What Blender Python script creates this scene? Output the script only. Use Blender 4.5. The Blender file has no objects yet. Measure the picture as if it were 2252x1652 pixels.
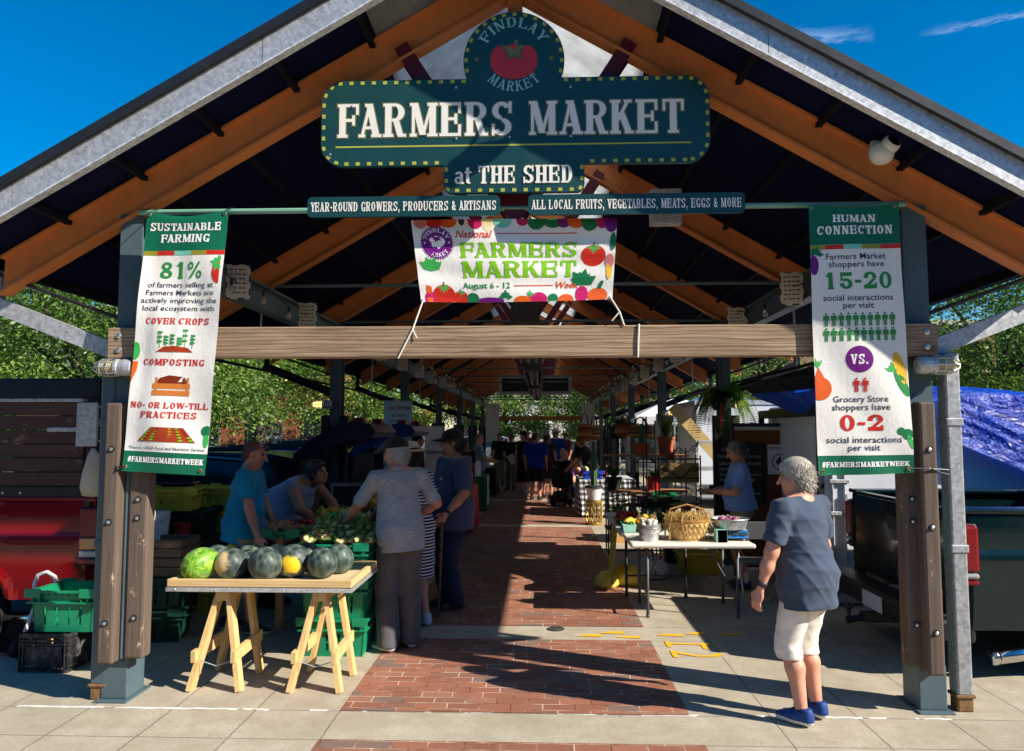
import bpy, bmesh, math, random
import numpy as np
from mathutils import Vector, Matrix, Euler
random.seed(7); rng = np.random.default_rng(7)
R = math.radians
SC = bpy.context.scene
COL = SC.collection
# ---------------------------------------------------------------- camera, sky, sun, exposure
CAMH = 1.75
cam = bpy.data.cameras.new('camera')
cam.sensor_fit = 'HORIZONTAL'; cam.sensor_width = 36.0; cam.lens = 36 * 1660 / 2251
cam.clip_start = 0.05; cam.clip_end = 3000
camo = bpy.data.objects.new('camera', cam); COL.objects.link(camo)
camo.location = (0, 0, CAMH); camo.rotation_euler = (R(90 + 4.169), 0, R(2.185))
SC.camera = camo
SUN_TO = Vector((2.137, -0.909, 1.58)).normalized()
SUN_EL = math.asin(SUN_TO.z); SUN_AZ = math.atan2(SUN_TO.x, SUN_TO.y)
world = bpy.data.worlds.new("World"); SC.world = world; world.use_nodes = True
wn = world.node_tree.nodes; wl = world.node_tree.links; wn.clear()
def wnode(t, **k):
 n = wn.new(t)
 for a, b in k.items(): setattr(n, a, b)
 return n
sky = wnode('ShaderNodeTexSky', sky_type='NISHITA', sun_disc=False, sun_elevation=SUN_EL, sun_rotation=SUN_AZ,
   altitude=200, air_density=1.0, dust_density=0.3, ozone_density=3.0)
hsv = wnode('ShaderNodeHueSaturation'); hsv.inputs['Saturation'].default_value = 1.6; hsv.inputs['Value'].default_value = 1.0
wl.new(sky.outputs[0], hsv.inputs['Color'])
# wisps of high cloud low in the right of the sky
tc = wnode('ShaderNodeTexCoord'); sep = wnode('ShaderNodeSeparateXYZ'); wl.new(tc.outputs['Generated'], sep.inputs[0])
def wm(op, a, b=None):
 n = wnode('ShaderNodeMath', operation=op)
 for i, v in enumerate((a, b)):
  if v is None: continue
  if isinstance(v, (int, float)): n.inputs[i].default_value = v
  else: wl.new(v, n.inputs[i])
 return n.outputs[0]
az = wm('ARCTAN2', sep.outputs[0], sep.outputs[1])
hyp = wm('SQRT', wm('ADD', wm('MULTIPLY', sep.outputs[0], sep.outputs[0]), wm('MULTIPLY', sep.outputs[1], sep.outputs[1])))
el = wm('ARCTAN2', sep.outputs[2], hyp)
nz = wnode('ShaderNodeTexNoise'); nz.inputs['Scale'].default_value = 9; nz.inputs['Detail'].default_value = 6; nz.inputs['Roughness'].default_value = .65
mp = wnode('ShaderNodeMapping'); mp.inputs['Scale'].default_value = (4, 1.5, 18)
wl.new(tc.outputs['Generated'], mp.inputs[0]); wl.new(mp.outputs[0], nz.inputs['Vector'])
wob = wm('MULTIPLY', wm('SUBTRACT', nz.outputs[0], .5), .03)
def wisp(a0, a1, e0, e1, w):
 u = wm('DIVIDE', wm('SUBTRACT', az, a0), a1 - a0)
 line = wm('ADD', wm('MULTIPLY', u, e1 - e0), e0)
 d = wm('ABSOLUTE', wm('ADD', wm('SUBTRACT', el, line), wob))
 m = wm('MAXIMUM', wm('SUBTRACT', 1, wm('DIVIDE', d, w)), 0)
 win = wm('MAXIMUM', wm('SUBTRACT', 1, wm('POWER', wm('ABSOLUTE', wm('SUBTRACT', wm('MULTIPLY', u, 2), 1)), 3)), 0)
 nn = wm('MAXIMUM', wm('MULTIPLY', wm('SUBTRACT', nz.outputs[0], .38), 3), 0)
 return wm('MULTIPLY', wm('MULTIPLY', m, win), nn)
wsp = wm('MINIMUM', wm('ADD', wisp(.275, .425, .477, .454, .009), wisp(.47, .66, .443, .434, .0055)), 1)
mixc = wnode('ShaderNodeMixRGB'); wl.new(wm('MULTIPLY', wsp, .55), mixc.inputs[0]); wl.new(hsv.outputs[0], mixc.inputs[1])
mixc.inputs[2].default_value = (4.2, 5.6, 8.2, 1)
bg = wnode('ShaderNodeBackground'); bg.inputs[1].default_value = 0.095
wo = wnode('ShaderNodeOutputWorld'); wl.new(mixc.outputs[0], bg.inputs[0]); wl.new(bg.outputs[0], wo.inputs[0])
sl = bpy.data.lights.new('sun', 'SUN'); sl.energy = 5.0; sl.angle = R(.55); sl.color = (1.0, .93, .82)
so = bpy.data.objects.new('sun', sl); COL.objects.link(so); so.location = (20, -10, 20)
so.rotation_euler = SUN_TO.to_track_quat('Z', 'Y').to_euler()
SC.view_settings.view_transform = 'Standard'; SC.view_settings.look = 'None'
SC.view_settings.exposure = 0.72; SC.view_settings.gamma = 1
SC.cycles.max_bounces = 6; SC.cycles.diffuse_bounces = 3; SC.cycles.glossy_bounces = 3
SC.cycles.transmission_bounces = 4; SC.cycles.transparent_max_bounces = 6
SC.cycles.use_denoising = True; SC.cycles.caustics_reflective = False; SC.cycles.caustics_refractive = False
# ---------------------------------------------------------------- helpers: photo ray -> point in the place (at a known depth)
_a = np.array([1189 - 1125.5, -(947 - 826), 1660.]); _a /= np.linalg.norm(_a)
_th = math.atan2(-_a[1], _a[2]); _u = np.array([0, math.cos(_th), math.sin(_th)]); _r = np.cross(_u, _a)
def ray(px, py):
 d = np.array([px - 1125.5, -(py - 826), 1660.]); return np.array([d @ _r, d @ _a, d @ _u])
def at(px, py, y):
 d = ray(px, py); t = y / d[1]; return Vector((d[0] * t, y, CAMH + d[2] * t))
def gnd(px, py, z=0):
 d = ray(px, py); t = (z - CAMH) / d[2]; return Vector((d[0] * t, d[1] * t, z))
# ---------------------------------------------------------------- helpers: objects
def tag(o, label=None, cat=None, group=None, kind=None):
 for k, v in (('label', label), ('category', cat), ('group', group), ('kind', kind)):
  if v: o[k] = v
 return o
def thing(name, label, cat, loc=(0, 0, 0), rz=0, group=None):
 o = bpy.data.objects.new(name, None); COL.objects.link(o); o.empty_display_size = .1
 o.location = loc; o.rotation_euler = (0, 0, rz)
 return tag(o, label, cat, group)
def mlist(m): return list(m) if isinstance(m, (list, tuple)) else [m]
def wmat(o):
 m = Matrix.Translation(o.location) @ o.rotation_euler.to_matrix().to_4x4()
 return (wmat(o.parent) @ o.matrix_parent_inverse @ m) if o.parent else m
def link(name, me, parent=None, world=True):
 o = bpy.data.objects.new(name, me); COL.objects.link(o)
 if parent:
  o.parent = parent
  if world: o.matrix_parent_inverse = wmat(parent).inverted()
 return o
def dup(o, loc=None, rz=None, label=None, group=None, parent=None):
 c = o.copy(); COL.objects.link(c)
 if parent: c.parent = parent
 for ch in list(o.children): dup(ch, parent=c)
 if loc is not None: c.location = loc
 if rz is not None: c.rotation_euler = (0, 0, rz)
 if label: c['label'] = label
 if group: c['group'] = group
 return c
class MB:
 def __init__(s): s.v = []; s.f = []; s.m = []
 def add(s, vs, fs, m=0):
  b = len(s.v); s.v.extend([tuple(p) for p in vs]); s.f.extend([tuple(b + i for i in q) for q in fs]); s.m.extend([m] * len(fs)); return s
 def box(s, x0, x1, y0, y1, z0, z1, m=0):
  if x1 < x0: x0, x1 = x1, x0
  return s.add([(x0, y0, z0), (x1, y0, z0), (x1, y1, z0), (x0, y1, z0), (x0, y0, z1), (x1, y0, z1), (x1, y1, z1), (x0, y1, z1)],
      [(0, 3, 2, 1), (4, 5, 6, 7), (0, 1, 5, 4), (1, 2, 6, 5), (2, 3, 7, 6), (3, 0, 4, 7)], m)
 def bbox(s, x0, x1, y0, y1, z0, z1, b=.01, m=0):
  # box with chamfered edges
  bm = bmesh.new(); bmesh.ops.create_cube(bm, size=1)
  for v in bm.verts: v.co = Vector(((x0 + x1) / 2 + v.co.x * (x1 - x0), (y0 + y1) / 2 + v.co.y * (y1 - y0), (z0 + z1) / 2 + v.co.z * (z1 - z0)))
  bmesh.ops.bevel(bm, geom=bm.edges[:], offset=b, segments=2, affect='EDGES', profile=.5)
  bm.verts.index_update(); s.add([v.co for v in bm.verts], [[v.index for v in f.verts] for f in bm.faces], m); bm.free(); return s
 def beam(s, a, b, w, h, m=0, up=(0, 0, 1)):
  # rectangular bar from a to b
  a = Vector(a); b = Vector(b); d = (b - a).normalized(); up = Vector(up)
  if abs(d.dot(up)) > .99: up = Vector((0, 1, 0))
  sx = d.cross(up).normalized() * w / 2; sy = sx.cross(d).normalized() * h / 2
  vs = [p + q for p in (a, b) for q in (-sx - sy, sx - sy, sx + sy, -sx + sy)]
  return s.add(vs, [(3, 2, 1, 0), (4, 5, 6, 7), (0, 1, 5, 4), (1, 2, 6, 5), (2, 3, 7, 6), (3, 0, 4, 7)], m)
 def tube(s, pts, r, n=8, m=0, caps=True):
  pts = [Vector(p) for p in pts]; k = len(pts); rs = r if isinstance(r, (list, tuple)) else [r] * k
  vs = []; nx = None
  for i, p in enumerate(pts):
   t = (pts[min(i + 1, k - 1)] - pts[max(i - 1, 0)]).normalized()
   if nx is None:
    nx = t.orthogonal().normalized()
   else:
    nx = (nx - t * nx.dot(t)); nx = nx.normalized() if nx.length > 1e-6 else t.orthogonal().normalized()
   ny = t.cross(nx)
   for j in range(n):
    a = 2 * math.pi * j / n; vs.append(p + (nx * math.cos(a) + ny * math.sin(a)) * rs[i])
  fs = [(i * n + j, i * n + (j + 1) % n, (i + 1) * n + (j + 1) % n, (i + 1) * n + j) for i in range(k - 1) for j in range(n)]
  if caps: fs += [tuple(range(n))[::-1], tuple((k - 1) * n + j for j in range(n))]
  return s.add(vs, fs, m)
 def lathe(s, prof, n=16, c=(0, 0, 0), m=0, axis='z', sq=1.0):
  vs = []
  for r, z in prof:
   for j in range(n):
    a = 2 * math.pi * j / n; x, y = r * math.cos(a), r * math.sin(a) * sq
    p = {'z': (x, y, z), 'x': (z, x, y), 'y': (x, z, y)}[axis]
    vs.append((c[0] + p[0], c[1] + p[1], c[2] + p[2]))
  k = len(prof)
  fs = [(i * n + j, i * n + (j + 1) % n, (i + 1) * n + (j + 1) % n, (i + 1) * n + j) for i in range(k - 1) for j in range(n)]
  if prof[0][0] > 1e-6: fs.append(tuple(range(n))[::-1])
  if prof[-1][0] > 1e-6: fs.append(tuple((k - 1) * n + j for j in range(n)))
  return s.add(vs, fs, m)
 def ball(s, c, r, nu=12, nv=8, m=0, rot=None, fn=None):
  if not isinstance(r, (tuple, list)): r = (r, r, r)
  vs = []
  for i in range(nv + 1):
   t = math.pi * i / nv
   for j in range(nu):
    a = 2 * math.pi * j / nu
    p = Vector((math.sin(t) * math.cos(a) * r[0], math.sin(t) * math.sin(a) * r[1], math.cos(t) * r[2]))
    if fn: p = fn(p)
    if rot: p = rot @ p
    vs.append(Vector(c) + p)
  fs = [(i * nu + j, (i + 1) * nu + j, (i + 1) * nu + (j + 1) % nu, i * nu + (j + 1) % nu) for i in range(nv) for j in range(nu)]
  return s.add(vs, fs, m)
 def extr(s, poly, d, fn, m=0):
  # polygon (2d) given a depth d, put in place by fn(u, v, w)
  n = len(poly); vs = [fn(u, v, 0) for u, v in poly] + [fn(u, v, d) for u, v in poly]
  return s.add(vs, [tuple(range(n)), tuple(range(2 * n - 1, n - 1, -1))] + [(i, i + n, (i + 1) % n + n, (i + 1) % n) for i in range(n)], m)
 def grid(s, fn, nu, nv, m=0, mf=None):
  vs = [fn(i / nu, j / nv) for j in range(nv + 1) for i in range(nu + 1)]
  b = len(s.v); s.v.extend([tuple(p) for p in vs])
  for j in range(nv):
   for i in range(nu):
    s.f.append(tuple(b + q for q in (j * (nu + 1) + i, j * (nu + 1) + i + 1, (j + 1) * (nu + 1) + i + 1, (j + 1) * (nu + 1) + i)))
    s.m.append(mf((i + .5) / nu, (j + .5) / nv) if mf else m)
  return s
 def xf(s, M):
  s.v = [tuple(M @ Vector(p)) for p in s.v]; return s
 def merge(s, o, M=None):
  return s.add([M @ Vector(p) for p in o.v] if M else o.v, o.f) if False else s._mg(o, M)
 def _mg(s, o, M):
  b = len(s.v); s.v.extend([tuple(M @ Vector(p)) for p in o.v] if M else o.v)
  s.f.extend([tuple(b + i for i in q) for q in o.f]); s.m.extend(o.m); return s
 def mesh(s, name, mats, smooth=False, fix=True):
  me = bpy.data.meshes.new(name); me.from_pydata(s.v, [], s.f)
  for x in mlist(mats): me.materials.append(x)
  me.polygons.foreach_set('material_index', s.m)
  if fix:
   bm = bmesh.new(); bm.from_mesh(me); bmesh.ops.recalc_face_normals(bm, faces=bm.faces); bm.to_mesh(me); bm.free()
  if smooth is True: me.polygons.foreach_set('use_smooth', [True] * len(me.polygons))
  elif smooth: me.shade_auto(smooth) if hasattr(me, 'shade_auto') else None
  me.update(); return me
 def build(s, name, mats, parent=None, smooth=False, world=True, fix=True):
  return link(name, s.mesh(name, mats, smooth, fix), parent, world)
# ---------------------------------------------------------------- helpers: materials
def lin(c): return tuple((x / 12.92 if x <= .04045 else ((x + .055) / 1.055) ** 2.4) for x in [q / 255 for q in c])
class NT:
 def __init__(s, name):
  s.mat = bpy.data.materials.new(name); s.mat.use_nodes = True; s.t = s.mat.node_tree
  s.n = s.t.nodes; s.l = s.t.links; s.b = s.n['Principled BSDF']
 def new(s, t, **k):
  n = s.n.new(t)
  for a, b in k.items():
   if a in n.inputs.keys() and not hasattr(type(n), a): s.set(n, a, b)
   else: setattr(n, a, b)
  return n
 def set(s, n, i, v):
  if isinstance(v, bpy.types.NodeSocket): s.l.new(v, n.inputs[i])
  else: n.inputs[i].default_value = v
 def math(s, op, a, b=None, c=None):
  n = s.n.new('ShaderNodeMath'); n.operation = op
  for i, v in enumerate((a, b, c)):
   if v is not None: s.set(n, i, v)
  return n.outputs[0]
 def obj(s): return s.n.new('ShaderNodeTexCoord').outputs['Object']
 def geo(s): return s.n.new('ShaderNodeNewGeometry').outputs['Position']
 def map(s, v, scale=(1, 1, 1), loc=(0, 0, 0), rot=(0, 0, 0)):
  n = s.n.new('ShaderNodeMapping'); s.l.new(v, n.inputs[0]); n.inputs['Scale'].default_value = scale
  n.inputs['Location'].default_value = loc; n.inputs['Rotation'].default_value = rot; return n.outputs[0]
 def noise(s, v, scale, detail=4, rough=.6, dist=0):
  n = s.n.new('ShaderNodeTexNoise'); s.l.new(v, n.inputs['Vector']); n.inputs['Scale'].default_value = scale
  n.inputs['Detail'].default_value = detail; n.inputs['Roughness'].default_value = rough; n.inputs['Distortion'].default_value = dist; return n.outputs[0]
 def ramp(s, f, stops, interp='LINEAR'):
  n = s.n.new('ShaderNodeValToRGB'); s.l.new(f, n.inputs[0]); e = n.color_ramp.elements; n.color_ramp.interpolation = interp
  while len(e) < len(stops): e.new(.5)
  for q, (p, c) in zip(e, stops): q.position = p; q.color = (*c, 1) if len(c) == 3 else c
  return n.outputs[0]
 def mix(s, f, a, b, mode='MIX'):
  n = s.n.new('ShaderNodeMixRGB'); n.blend_type = mode
  for i, v in enumerate((f, a, b)):
   if isinstance(v, tuple) and len(v) == 3: v = (*v, 1)
   s.set(n, i, v)
  return n.outputs[0]
 def bump(s, h, strength=.3, dist=.01):
  n = s.n.new('ShaderNodeBump'); n.inputs['Strength'].default_value = strength; n.inputs['Distance'].default_value = dist
  s.l.new(h, n.inputs['Height']); s.l.new(n.outputs[0], s.b.inputs['Normal'])
 def base(s, c): s.set(s.b, 'Base Color', (*c, 1) if isinstance(c, tuple) and len(c) == 3 else c)
 def p(s, **k):
  for a, v in k.items(): s.set(s.b, a.replace('_', ' '), v)
  return s
_mc = {}
def mt(name, col, rough=.6, metal=0., var=.25, vs=6., bump=0., bs=60., spec=.4, hue=None, coat=0., stretch=(1, 1, 1), grime=0.):
 # general material: base colour with soft patches of wear, optional grain bump
 if name in _mc: return _mc[name]
 t = NT(name); v = t.obj(); v = t.map(v, stretch); n1 = t.noise(v, vs, 5, .65)
 c2 = tuple(x * (1 - var) for x in col); c3 = tuple(min(1, x * (1 + var * .6) + .004) for x in (hue or col))
 cc = t.ramp(n1, [(.28, c2), (.5, col), (.74, c3)])
 if grime:
  n2 = t.noise(v, vs * 5, 6, .75); cc = t.mix(t.ramp(n2, [(.5, (0, 0, 0)), (.72, (grime,) * 3)]), cc, (.09, .075, .06))
 t.base(cc)
 rr = t.math('MULTIPLY_ADD', n1, .25, rough - .12); t.p(Roughness=rr, Metallic=metal)
 t.b.inputs['Specular IOR Level'].default_value = spec
 if coat: t.b.inputs['Coat Weight'].default_value = coat; t.b.inputs['Coat Roughness'].default_value = .08
 if bump: t.bump(t.noise(v, bs, 4, .6), bump, .01)
 _mc[name] = t.mat; return t.mat
def wood(name, c1, c2, axis='x', scale=1., rough=.75, dark=None, wear=None, knots=False):
 if name in _mc: return _mc[name]
 t = NT(name); v = t.obj()
 st = {'x': (.6, 9, 9), 'y': (9, .6, 9), 'z': (9, 9, .6)}[axis]
 w = t.map(v, tuple(q * scale for q in st))
 n1 = t.noise(w, 2.2, 6, .65, .6)
 s2 = {'x': (1.3, 60, 60), 'y': (60, 1.3, 60), 'z': (60, 60, 1.3)}[axis]
 n2 = t.noise(t.map(v, tuple(q * scale for q in s2)), 1.4, 3, .6, .3)
 f = t.math('MULTIPLY_ADD', n2, .45, t.math('MULTIPLY', n1, .6))
 cc = t.ramp(f, [(.3, c1), (.5, tuple((a + b) / 2 for a, b in zip(c1, c2))), (.68, c2)])
 if knots:
  wv = t.new('ShaderNodeTexVoronoi'); t.set(wv, 'Vector', t.map(v, (2.1, 6, 6.5))); wv.inputs['Scale'].default_value = .8
  cc = t.mix(t.ramp(wv.outputs[0], [(.04, (.9,) * 3), (.12, (.45,) * 3), (.22, (0, 0, 0))]), cc, lin((196, 150, 96)) if False else tuple(x * .4 for x in c1))
  wave = t.new('ShaderNodeTexWave', wave_type='BANDS', bands_direction='Z'); t.set(wave, 'Vector', t.map(v, (.5, 1, 5.5)))
  wave.inputs['Scale'].default_value = 2.2; wave.inputs['Distortion'].default_value = 6; wave.inputs['Detail'].default_value = 3; wave.inputs['Detail Scale'].default_value = 1.4
  cc = t.mix(t.ramp(wave.outputs[0], [(.0, (.6,) * 3), (.22, (0, 0, 0))]), cc, tuple(x * .36 for x in c1))
 if wear:
  n3 = t.noise(t.map(v, (1, 1, .5) if axis == 'z' else (.5, 1, 1)), 9, 8, .8); cc = t.mix(t.ramp(n3, [(.6, (0, 0, 0)), (.64, (1, 1, 1))]), cc, wear)
 t.base(cc); t.p(Roughness=rough); t.b.inputs['Specular IOR Level'].default_value = .25
 t.bump(f, .5, .006); _mc[name] = t.mat; return t.mat
def flat(name, rgb, rough=.55, **k): return mt(name, lin(rgb), rough, var=k.pop('var', .07), **k)
def glass(name, col=(.02, .025, .03), rough=.06, alpha=1):
 if name in _mc: return _mc[name]
 t = NT(name); t.base(col); t.p(Roughness=rough); t.b.inputs['Specular IOR Level'].default_value = .9
 t.b.inputs['Coat Weight'].default_value = .5
 if alpha < 1: t.b.inputs['Transmission Weight'].default_value = 1 - alpha
 _mc[name] = t.mat; return t.mat
def galv(name, col=(.42, .43, .44), rough=.5, metal=.55, s=22):
 if name in _mc: return _mc[name]
 t = NT(name); v = t.obj(); n = t.noise(v, s, 6, .75); vo = t.new('ShaderNodeTexVoronoi'); t.set(vo, 'Vector', v); vo.inputs['Scale'].default_value = s * 2.2
 f = t.math('MULTIPLY_ADD', vo.outputs[1], .35, t.math('MULTIPLY', n, .75))
 t.base(t.ramp(f, [(.3, tuple(x * .62 for x in col)), (.55, col), (.8, tuple(min(1, x * 1.35) for x in col))]))
 t.p(Roughness=t.math('MULTIPLY_ADD', n, .3, rough - .15), Metallic=metal); t.bump(n, .08, .004)
 _mc[name] = t.mat; return t.mat
# ---------------------------------------------------------------- lettering: slab-serif capitals drawn from strokes
def glyph(ch, W=.62, S=.2, T=.09, e=.06, g=0.):
 # polygons of one character in a box one cap height tall; returns (polygons, advance)
 P = []; h = S / 2
 def rect(x0, x1, y0, y1): P.append([(x0 - g, y0 - g), (x1 + g, y0 - g), (x1 + g, y1 + g), (x0 - g, y1 + g)])
 def stem(x, y0=0., y1=1., sb=1, st=1):
  rect(x - h, x + h, y0, y1)
  if sb: rect(x - h - e, x + h + e, y0, y0 + T)
  if st: rect(x - h - e, x + h + e, y1 - T, y1)
 def arc(cx, cy, rx, ry, a0, a1, S_=None, T_=None, n=None):
  s_ = S if S_ is None else S_; t_ = T if T_ is None else T_; n = n or max(4, int(abs(a1 - a0) / 18))
  for i in range(n):
   q = []
   for a in (a0 + (a1 - a0) * i / n, a0 + (a1 - a0) * (i + 1) / n):
    c, s = math.cos(R(a)), math.sin(R(a)); q.append((c, s))
   (c0, s0), (c1, s1) = q
   P.append([(cx + (rx + g) * c0, cy + (ry + g) * s0), (cx + (rx + g) * c1, cy + (ry + g) * s1),
      (cx + max(.01, rx - s_ - g) * c1, cy + max(.01, ry - t_ - g) * s1), (cx + max(.01, rx - s_ - g) * c0, cy + max(.01, ry - t_ - g) * s0)])
 def diag(x0, y0, x1, y1, t):
  P.append([(x0 - t / 2 - g, y0 - g * .6), (x0 + t / 2 + g, y0 - g * .6), (x1 + t / 2 + g, y1 + g * .6), (x1 - t / 2 - g, y1 + g * .6)])
 def foot(x, t, y=0):
  rect(x - t / 2 - e, x + t / 2 + e, y, y + T)
 l = e + h; r = e + W - h; R_ = e + W; m = e + W / 2; adv = W + 2 * e
 if ch == 'A':
  m2 = m; diag(l - h * .4, 0, m2, 1, T * 1.1); diag(r + h * .1, 0, m2 - S * .1, 1, S * 1.05); rect(l + .04, r - .04, .24, .24 + T)
  foot(l - h * .4, T); foot(r + h * .1, S); rect(m - S * .75, m + h * .6, 1 - T, 1)
 elif ch in 'BPRD':
  stem(l)
  if ch == 'D':
   rect(l, m, 0, T); rect(l, m, 1 - T, 1); arc(m - .02, .5, R_ - m + .02, .5, -90, 90)
  else:
   yb = .46; rect(l, m, 1 - T, 1); rect(l, m, yb, yb + T); arc(m, (1 + yb) / 2, R_ - m - (.03 if ch == 'B' else 0), (1 - yb) / 2, -90, 90, S * .95)
   if ch == 'B': rect(l, m, 0, T); arc(m, (yb + T) / 2, R_ - m, (yb + T) / 2, -90, 90)
   if ch == 'R': diag(r - .02, .03, m + S * .2, yb + .03, S * .95); rect(r - h, r + h + e * .9, 0, T)
 elif ch in 'CG':
  arc(m, .5, W / 2, .5, 48, 318 if ch == 'C' else 300); rect(R_ - T, R_, .64, 1.0)
  if ch == 'C': arc(m, .5, W / 2, .5, 300, 325, S * .5)
  if ch == 'G': rect(R_ - S, R_, 0, .42); rect(R_ - S - e, R_ + e * .7, .42 - T, .42)
 elif ch in 'EFL':
  stem(l)
  if ch != 'L': rect(l, R_, 1 - T, 1); rect(R_ - T, R_, .68, 1); rect(l, R_ - .15, .47, .47 + T); rect(R_ - .2, R_ - .2 + T, .36, .66)
  if ch != 'F': rect(l, R_, 0, T); rect(R_ - T, R_, 0, .34)
 elif ch == 'H':
  stem(l); stem(r); rect(l, r, .46, .46 + T)
 elif ch == 'I':
  stem(e + h); adv = S + 2 * e
 elif ch == 'K':
  stem(l); diag(l + h * .5, .36, r, 1, T * 1.3); diag(r + h * .2, 0, m - .02, .62, S); foot(r + h * .2, S * .8); rect(r - h - e * .6, r + h, 1 - T, 1)
 elif ch == 'M':
  W2 = W * 1.32; r = e + W2 - h; stem(r); t = T * 1.1; rect(l - t / 2, l + t / 2, 0, 1); foot(l, t); rect(l - t / 2 - e, l + S * .6, 1 - T, 1)
  mm = (l + r) / 2; diag(mm, .05, l + S * .2, 1, S); diag(mm, .05, r - h * .2, 1, T * 1.1); adv = W2 + 2 * e
 elif ch == 'N':
  t = T * 1.1; W2 = W * 1.06; r = e + W2 - h; rect(l - t / 2, l + t / 2, 0, 1); foot(l, t); rect(l - h - e * .7, l + h, 1 - T, 1); rect(r - t / 2, r + t / 2, 0, 1); rect(r - t / 2 - e, r + t / 2 + e, 1 - T, 1)
  diag(r - .03, 0, l + .03, 1, S * 1.05); adv = W2 + 2 * e
 elif ch == 'O': arc(m, .5, W / 2, .5, 0, 360)
 elif ch == 'S':
  arc(m, .735, W / 2 - .01, .265, 25, 270, S * .9, T * 1.25); arc(m, .255, W / 2, .265 - .01, -155, 90, S * .95, T * 1.25)
  rect(R_ - T, R_, .66, 1); rect(e, e + T, 0, .34)
 elif ch == 'T':
  stem(m, st=0); rect(e - .02, R_ + .02, 1 - T, 1); rect(e - .02, e - .02 + T, .66, 1); rect(R_ + .02 - T, R_ + .02, .66, 1)
 elif ch == 'U':
  t = T * 1.1; rect(l - h, l + h, .3, 1); rect(l - h - e, l + h + e, 1 - T, 1); rect(r + h - t, r + h, .3, 1); rect(r + h - t - e, r + h + e, 1 - T, 1); arc(m, .3, W / 2, .3, 180, 360, S * .9)
 elif ch == 'V':
  diag(m, 0, l, 1, S); diag(m, 0, r + .03, 1, T * 1.2); rect(l - h - e, l + h + e, 1 - T, 1); rect(r - h * .7 - e, r + e + h, 1 - T, 1)
 elif ch == 'W':
  W2 = W * 1.45; q = W2 / 4; x0 = e + h
  diag(e + q * 1.05, 0, x0, 1, S); diag(e + q * 1.05, 0, e + q * 2, 1, T * 1.1); diag(e + q * 3, 0, e + q * 2, 1, S); diag(e + q * 3, 0, e + q * 3.9, 1, T * 1.1)
  rect(x0 - h - e, x0 + h + e, 1 - T, 1); rect(e + q * 2 - h, e + q * 2 + h, 1 - T, 1); rect(e + q * 3.9 - e - .04, e + q * 3.9 + e + .04, 1 - T, 1); adv = W2 + 2 * e
 elif ch == 'Y':
  rect(m - h, m + h, 0, .45); foot(m, S); diag(m - .0, .4, l, 1, S); diag(m + h * .4, .4, r + .02, 1, T * 1.2); rect(l - h - e, l + h + e, 1 - T, 1); rect(r - h * .6 - e, r + h + e, 1 - T, 1)
 elif ch == 'X': diag(r, 0, l, 1, S); diag(l, 0, r, 1, T * 1.2)
 elif ch == '&':
  arc(m - .05, .76, W * .3, .24, 0, 360, S * .75, T); arc(m - .04, .27, W * .42, .27, 60, 345, S * .9, T); diag(R_ - .04, 0, m - .14, .66, S * .9); rect(R_ - .22, R_ + .04, .42, .42 + T)
 elif ch == '-': rect(.04, .04 + W * .5, .36, .36 + T * 1.4); adv = W * .5 + .08
 elif ch == ',': rect(.05, .05 + S * .85, 0, S * .85); diag(.05 + S * .3, -.2, .05 + S * .6, .05, T); adv = S + .1
 elif ch == '.': rect(.05, .05 + S, 0, S); adv = S + .1
 elif ch == '#':
  for x in (.18, .42): diag(x, 0, x + .14, 1, T * 1.3)
  for y in (.27, .6): rect(.04, .66, y, y + T * 1.1)
  adv = .72
 elif ch == '0': arc(m, .5, W / 2, .5, 0, 360, S * .95)
 elif ch == '1': stem(m, st=0); diag(m - W * .3, .74, m, 1, T * 1.5); adv = W + 2 * e
 elif ch == '2':
  arc(m, .7, W / 2, .3, -25, 180, S, T * 1.2); diag(e + .1, .08, R_ - S * .6, .58, S * .9); rect(e, R_, 0, T * 1.9); rect(R_ - T, R_, 0, .34); rect(e, e + S, .62, .76)
 elif ch == '5':
  rect(e + .05, e + .05 + T, .5, 1); rect(e + .05, R_ - .03, 1 - T * 1.8, 1); arc(m, .32, W / 2, .32, -160, 135, S, T * 1.2); rect(e, e + S, .2, .36)
 elif ch == '8': arc(m, .755, W * .43, .245, 0, 360, S * .8, T * 1.1); arc(m, .27, W * .5, .27, 0, 360, S * .95, T * 1.2)
 elif ch == '%':
  arc(.2, .76, .19, .24, 0, 360, .1, T); arc(.78, .24, .19, .24, 0, 360, .1, T); diag(.2, 0, .78, 1, T * 1.2); adv = 1.0
 elif ch == 'a':
  W2 = W * .78; arc(e + W2 * .45, .2, W2 * .45, .2, 0, 360, S * .75, T); rect(e + W2 - S, e + W2, 0, .5); arc(e + W2 / 2, .47, W2 / 2, .22, 0, 160, S, T * 1.2); rect(e + W2 - S, e + W2 + e, 0, T); adv = W2 + 2 * e
 elif ch == 't':
  W2 = W * .5; rect(e + .04, e + .04 + S, .1, .9); rect(e - .06, e + W2 + .05, .6, .6 + T); arc(e + .04 + S * .9, .16, S * .9, .16, 180, 320, S, T); adv = W2 + 2 * e + .02
 elif ch == ' ': adv = W * .52
 return P, adv
def slab(text, H, width=None, W=.62, S=.2, T=.09, gap=.05, g=0., wide=None):
 # polygons of a line of text, baseline at y = 0, starting at x = 0; stretched to width
 out = []; x = 0
 for i, ch in enumerate(text):
  P, a = glyph(ch, W, S, T, g=g)
  if text[max(0, i - 1):i + 1] in ('FA', 'TA', 'LT', 'AT', 'AV', 'YE', 'LA', 'RT'): x -= .13
  out += [[(px + x, py) for px, py in q] for q in P]; x += a + gap
 x -= gap; sx = (width / x) if width else H
 return [[(px * sx, py * H) for px, py in q] for q in out], (width or x * H)
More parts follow.
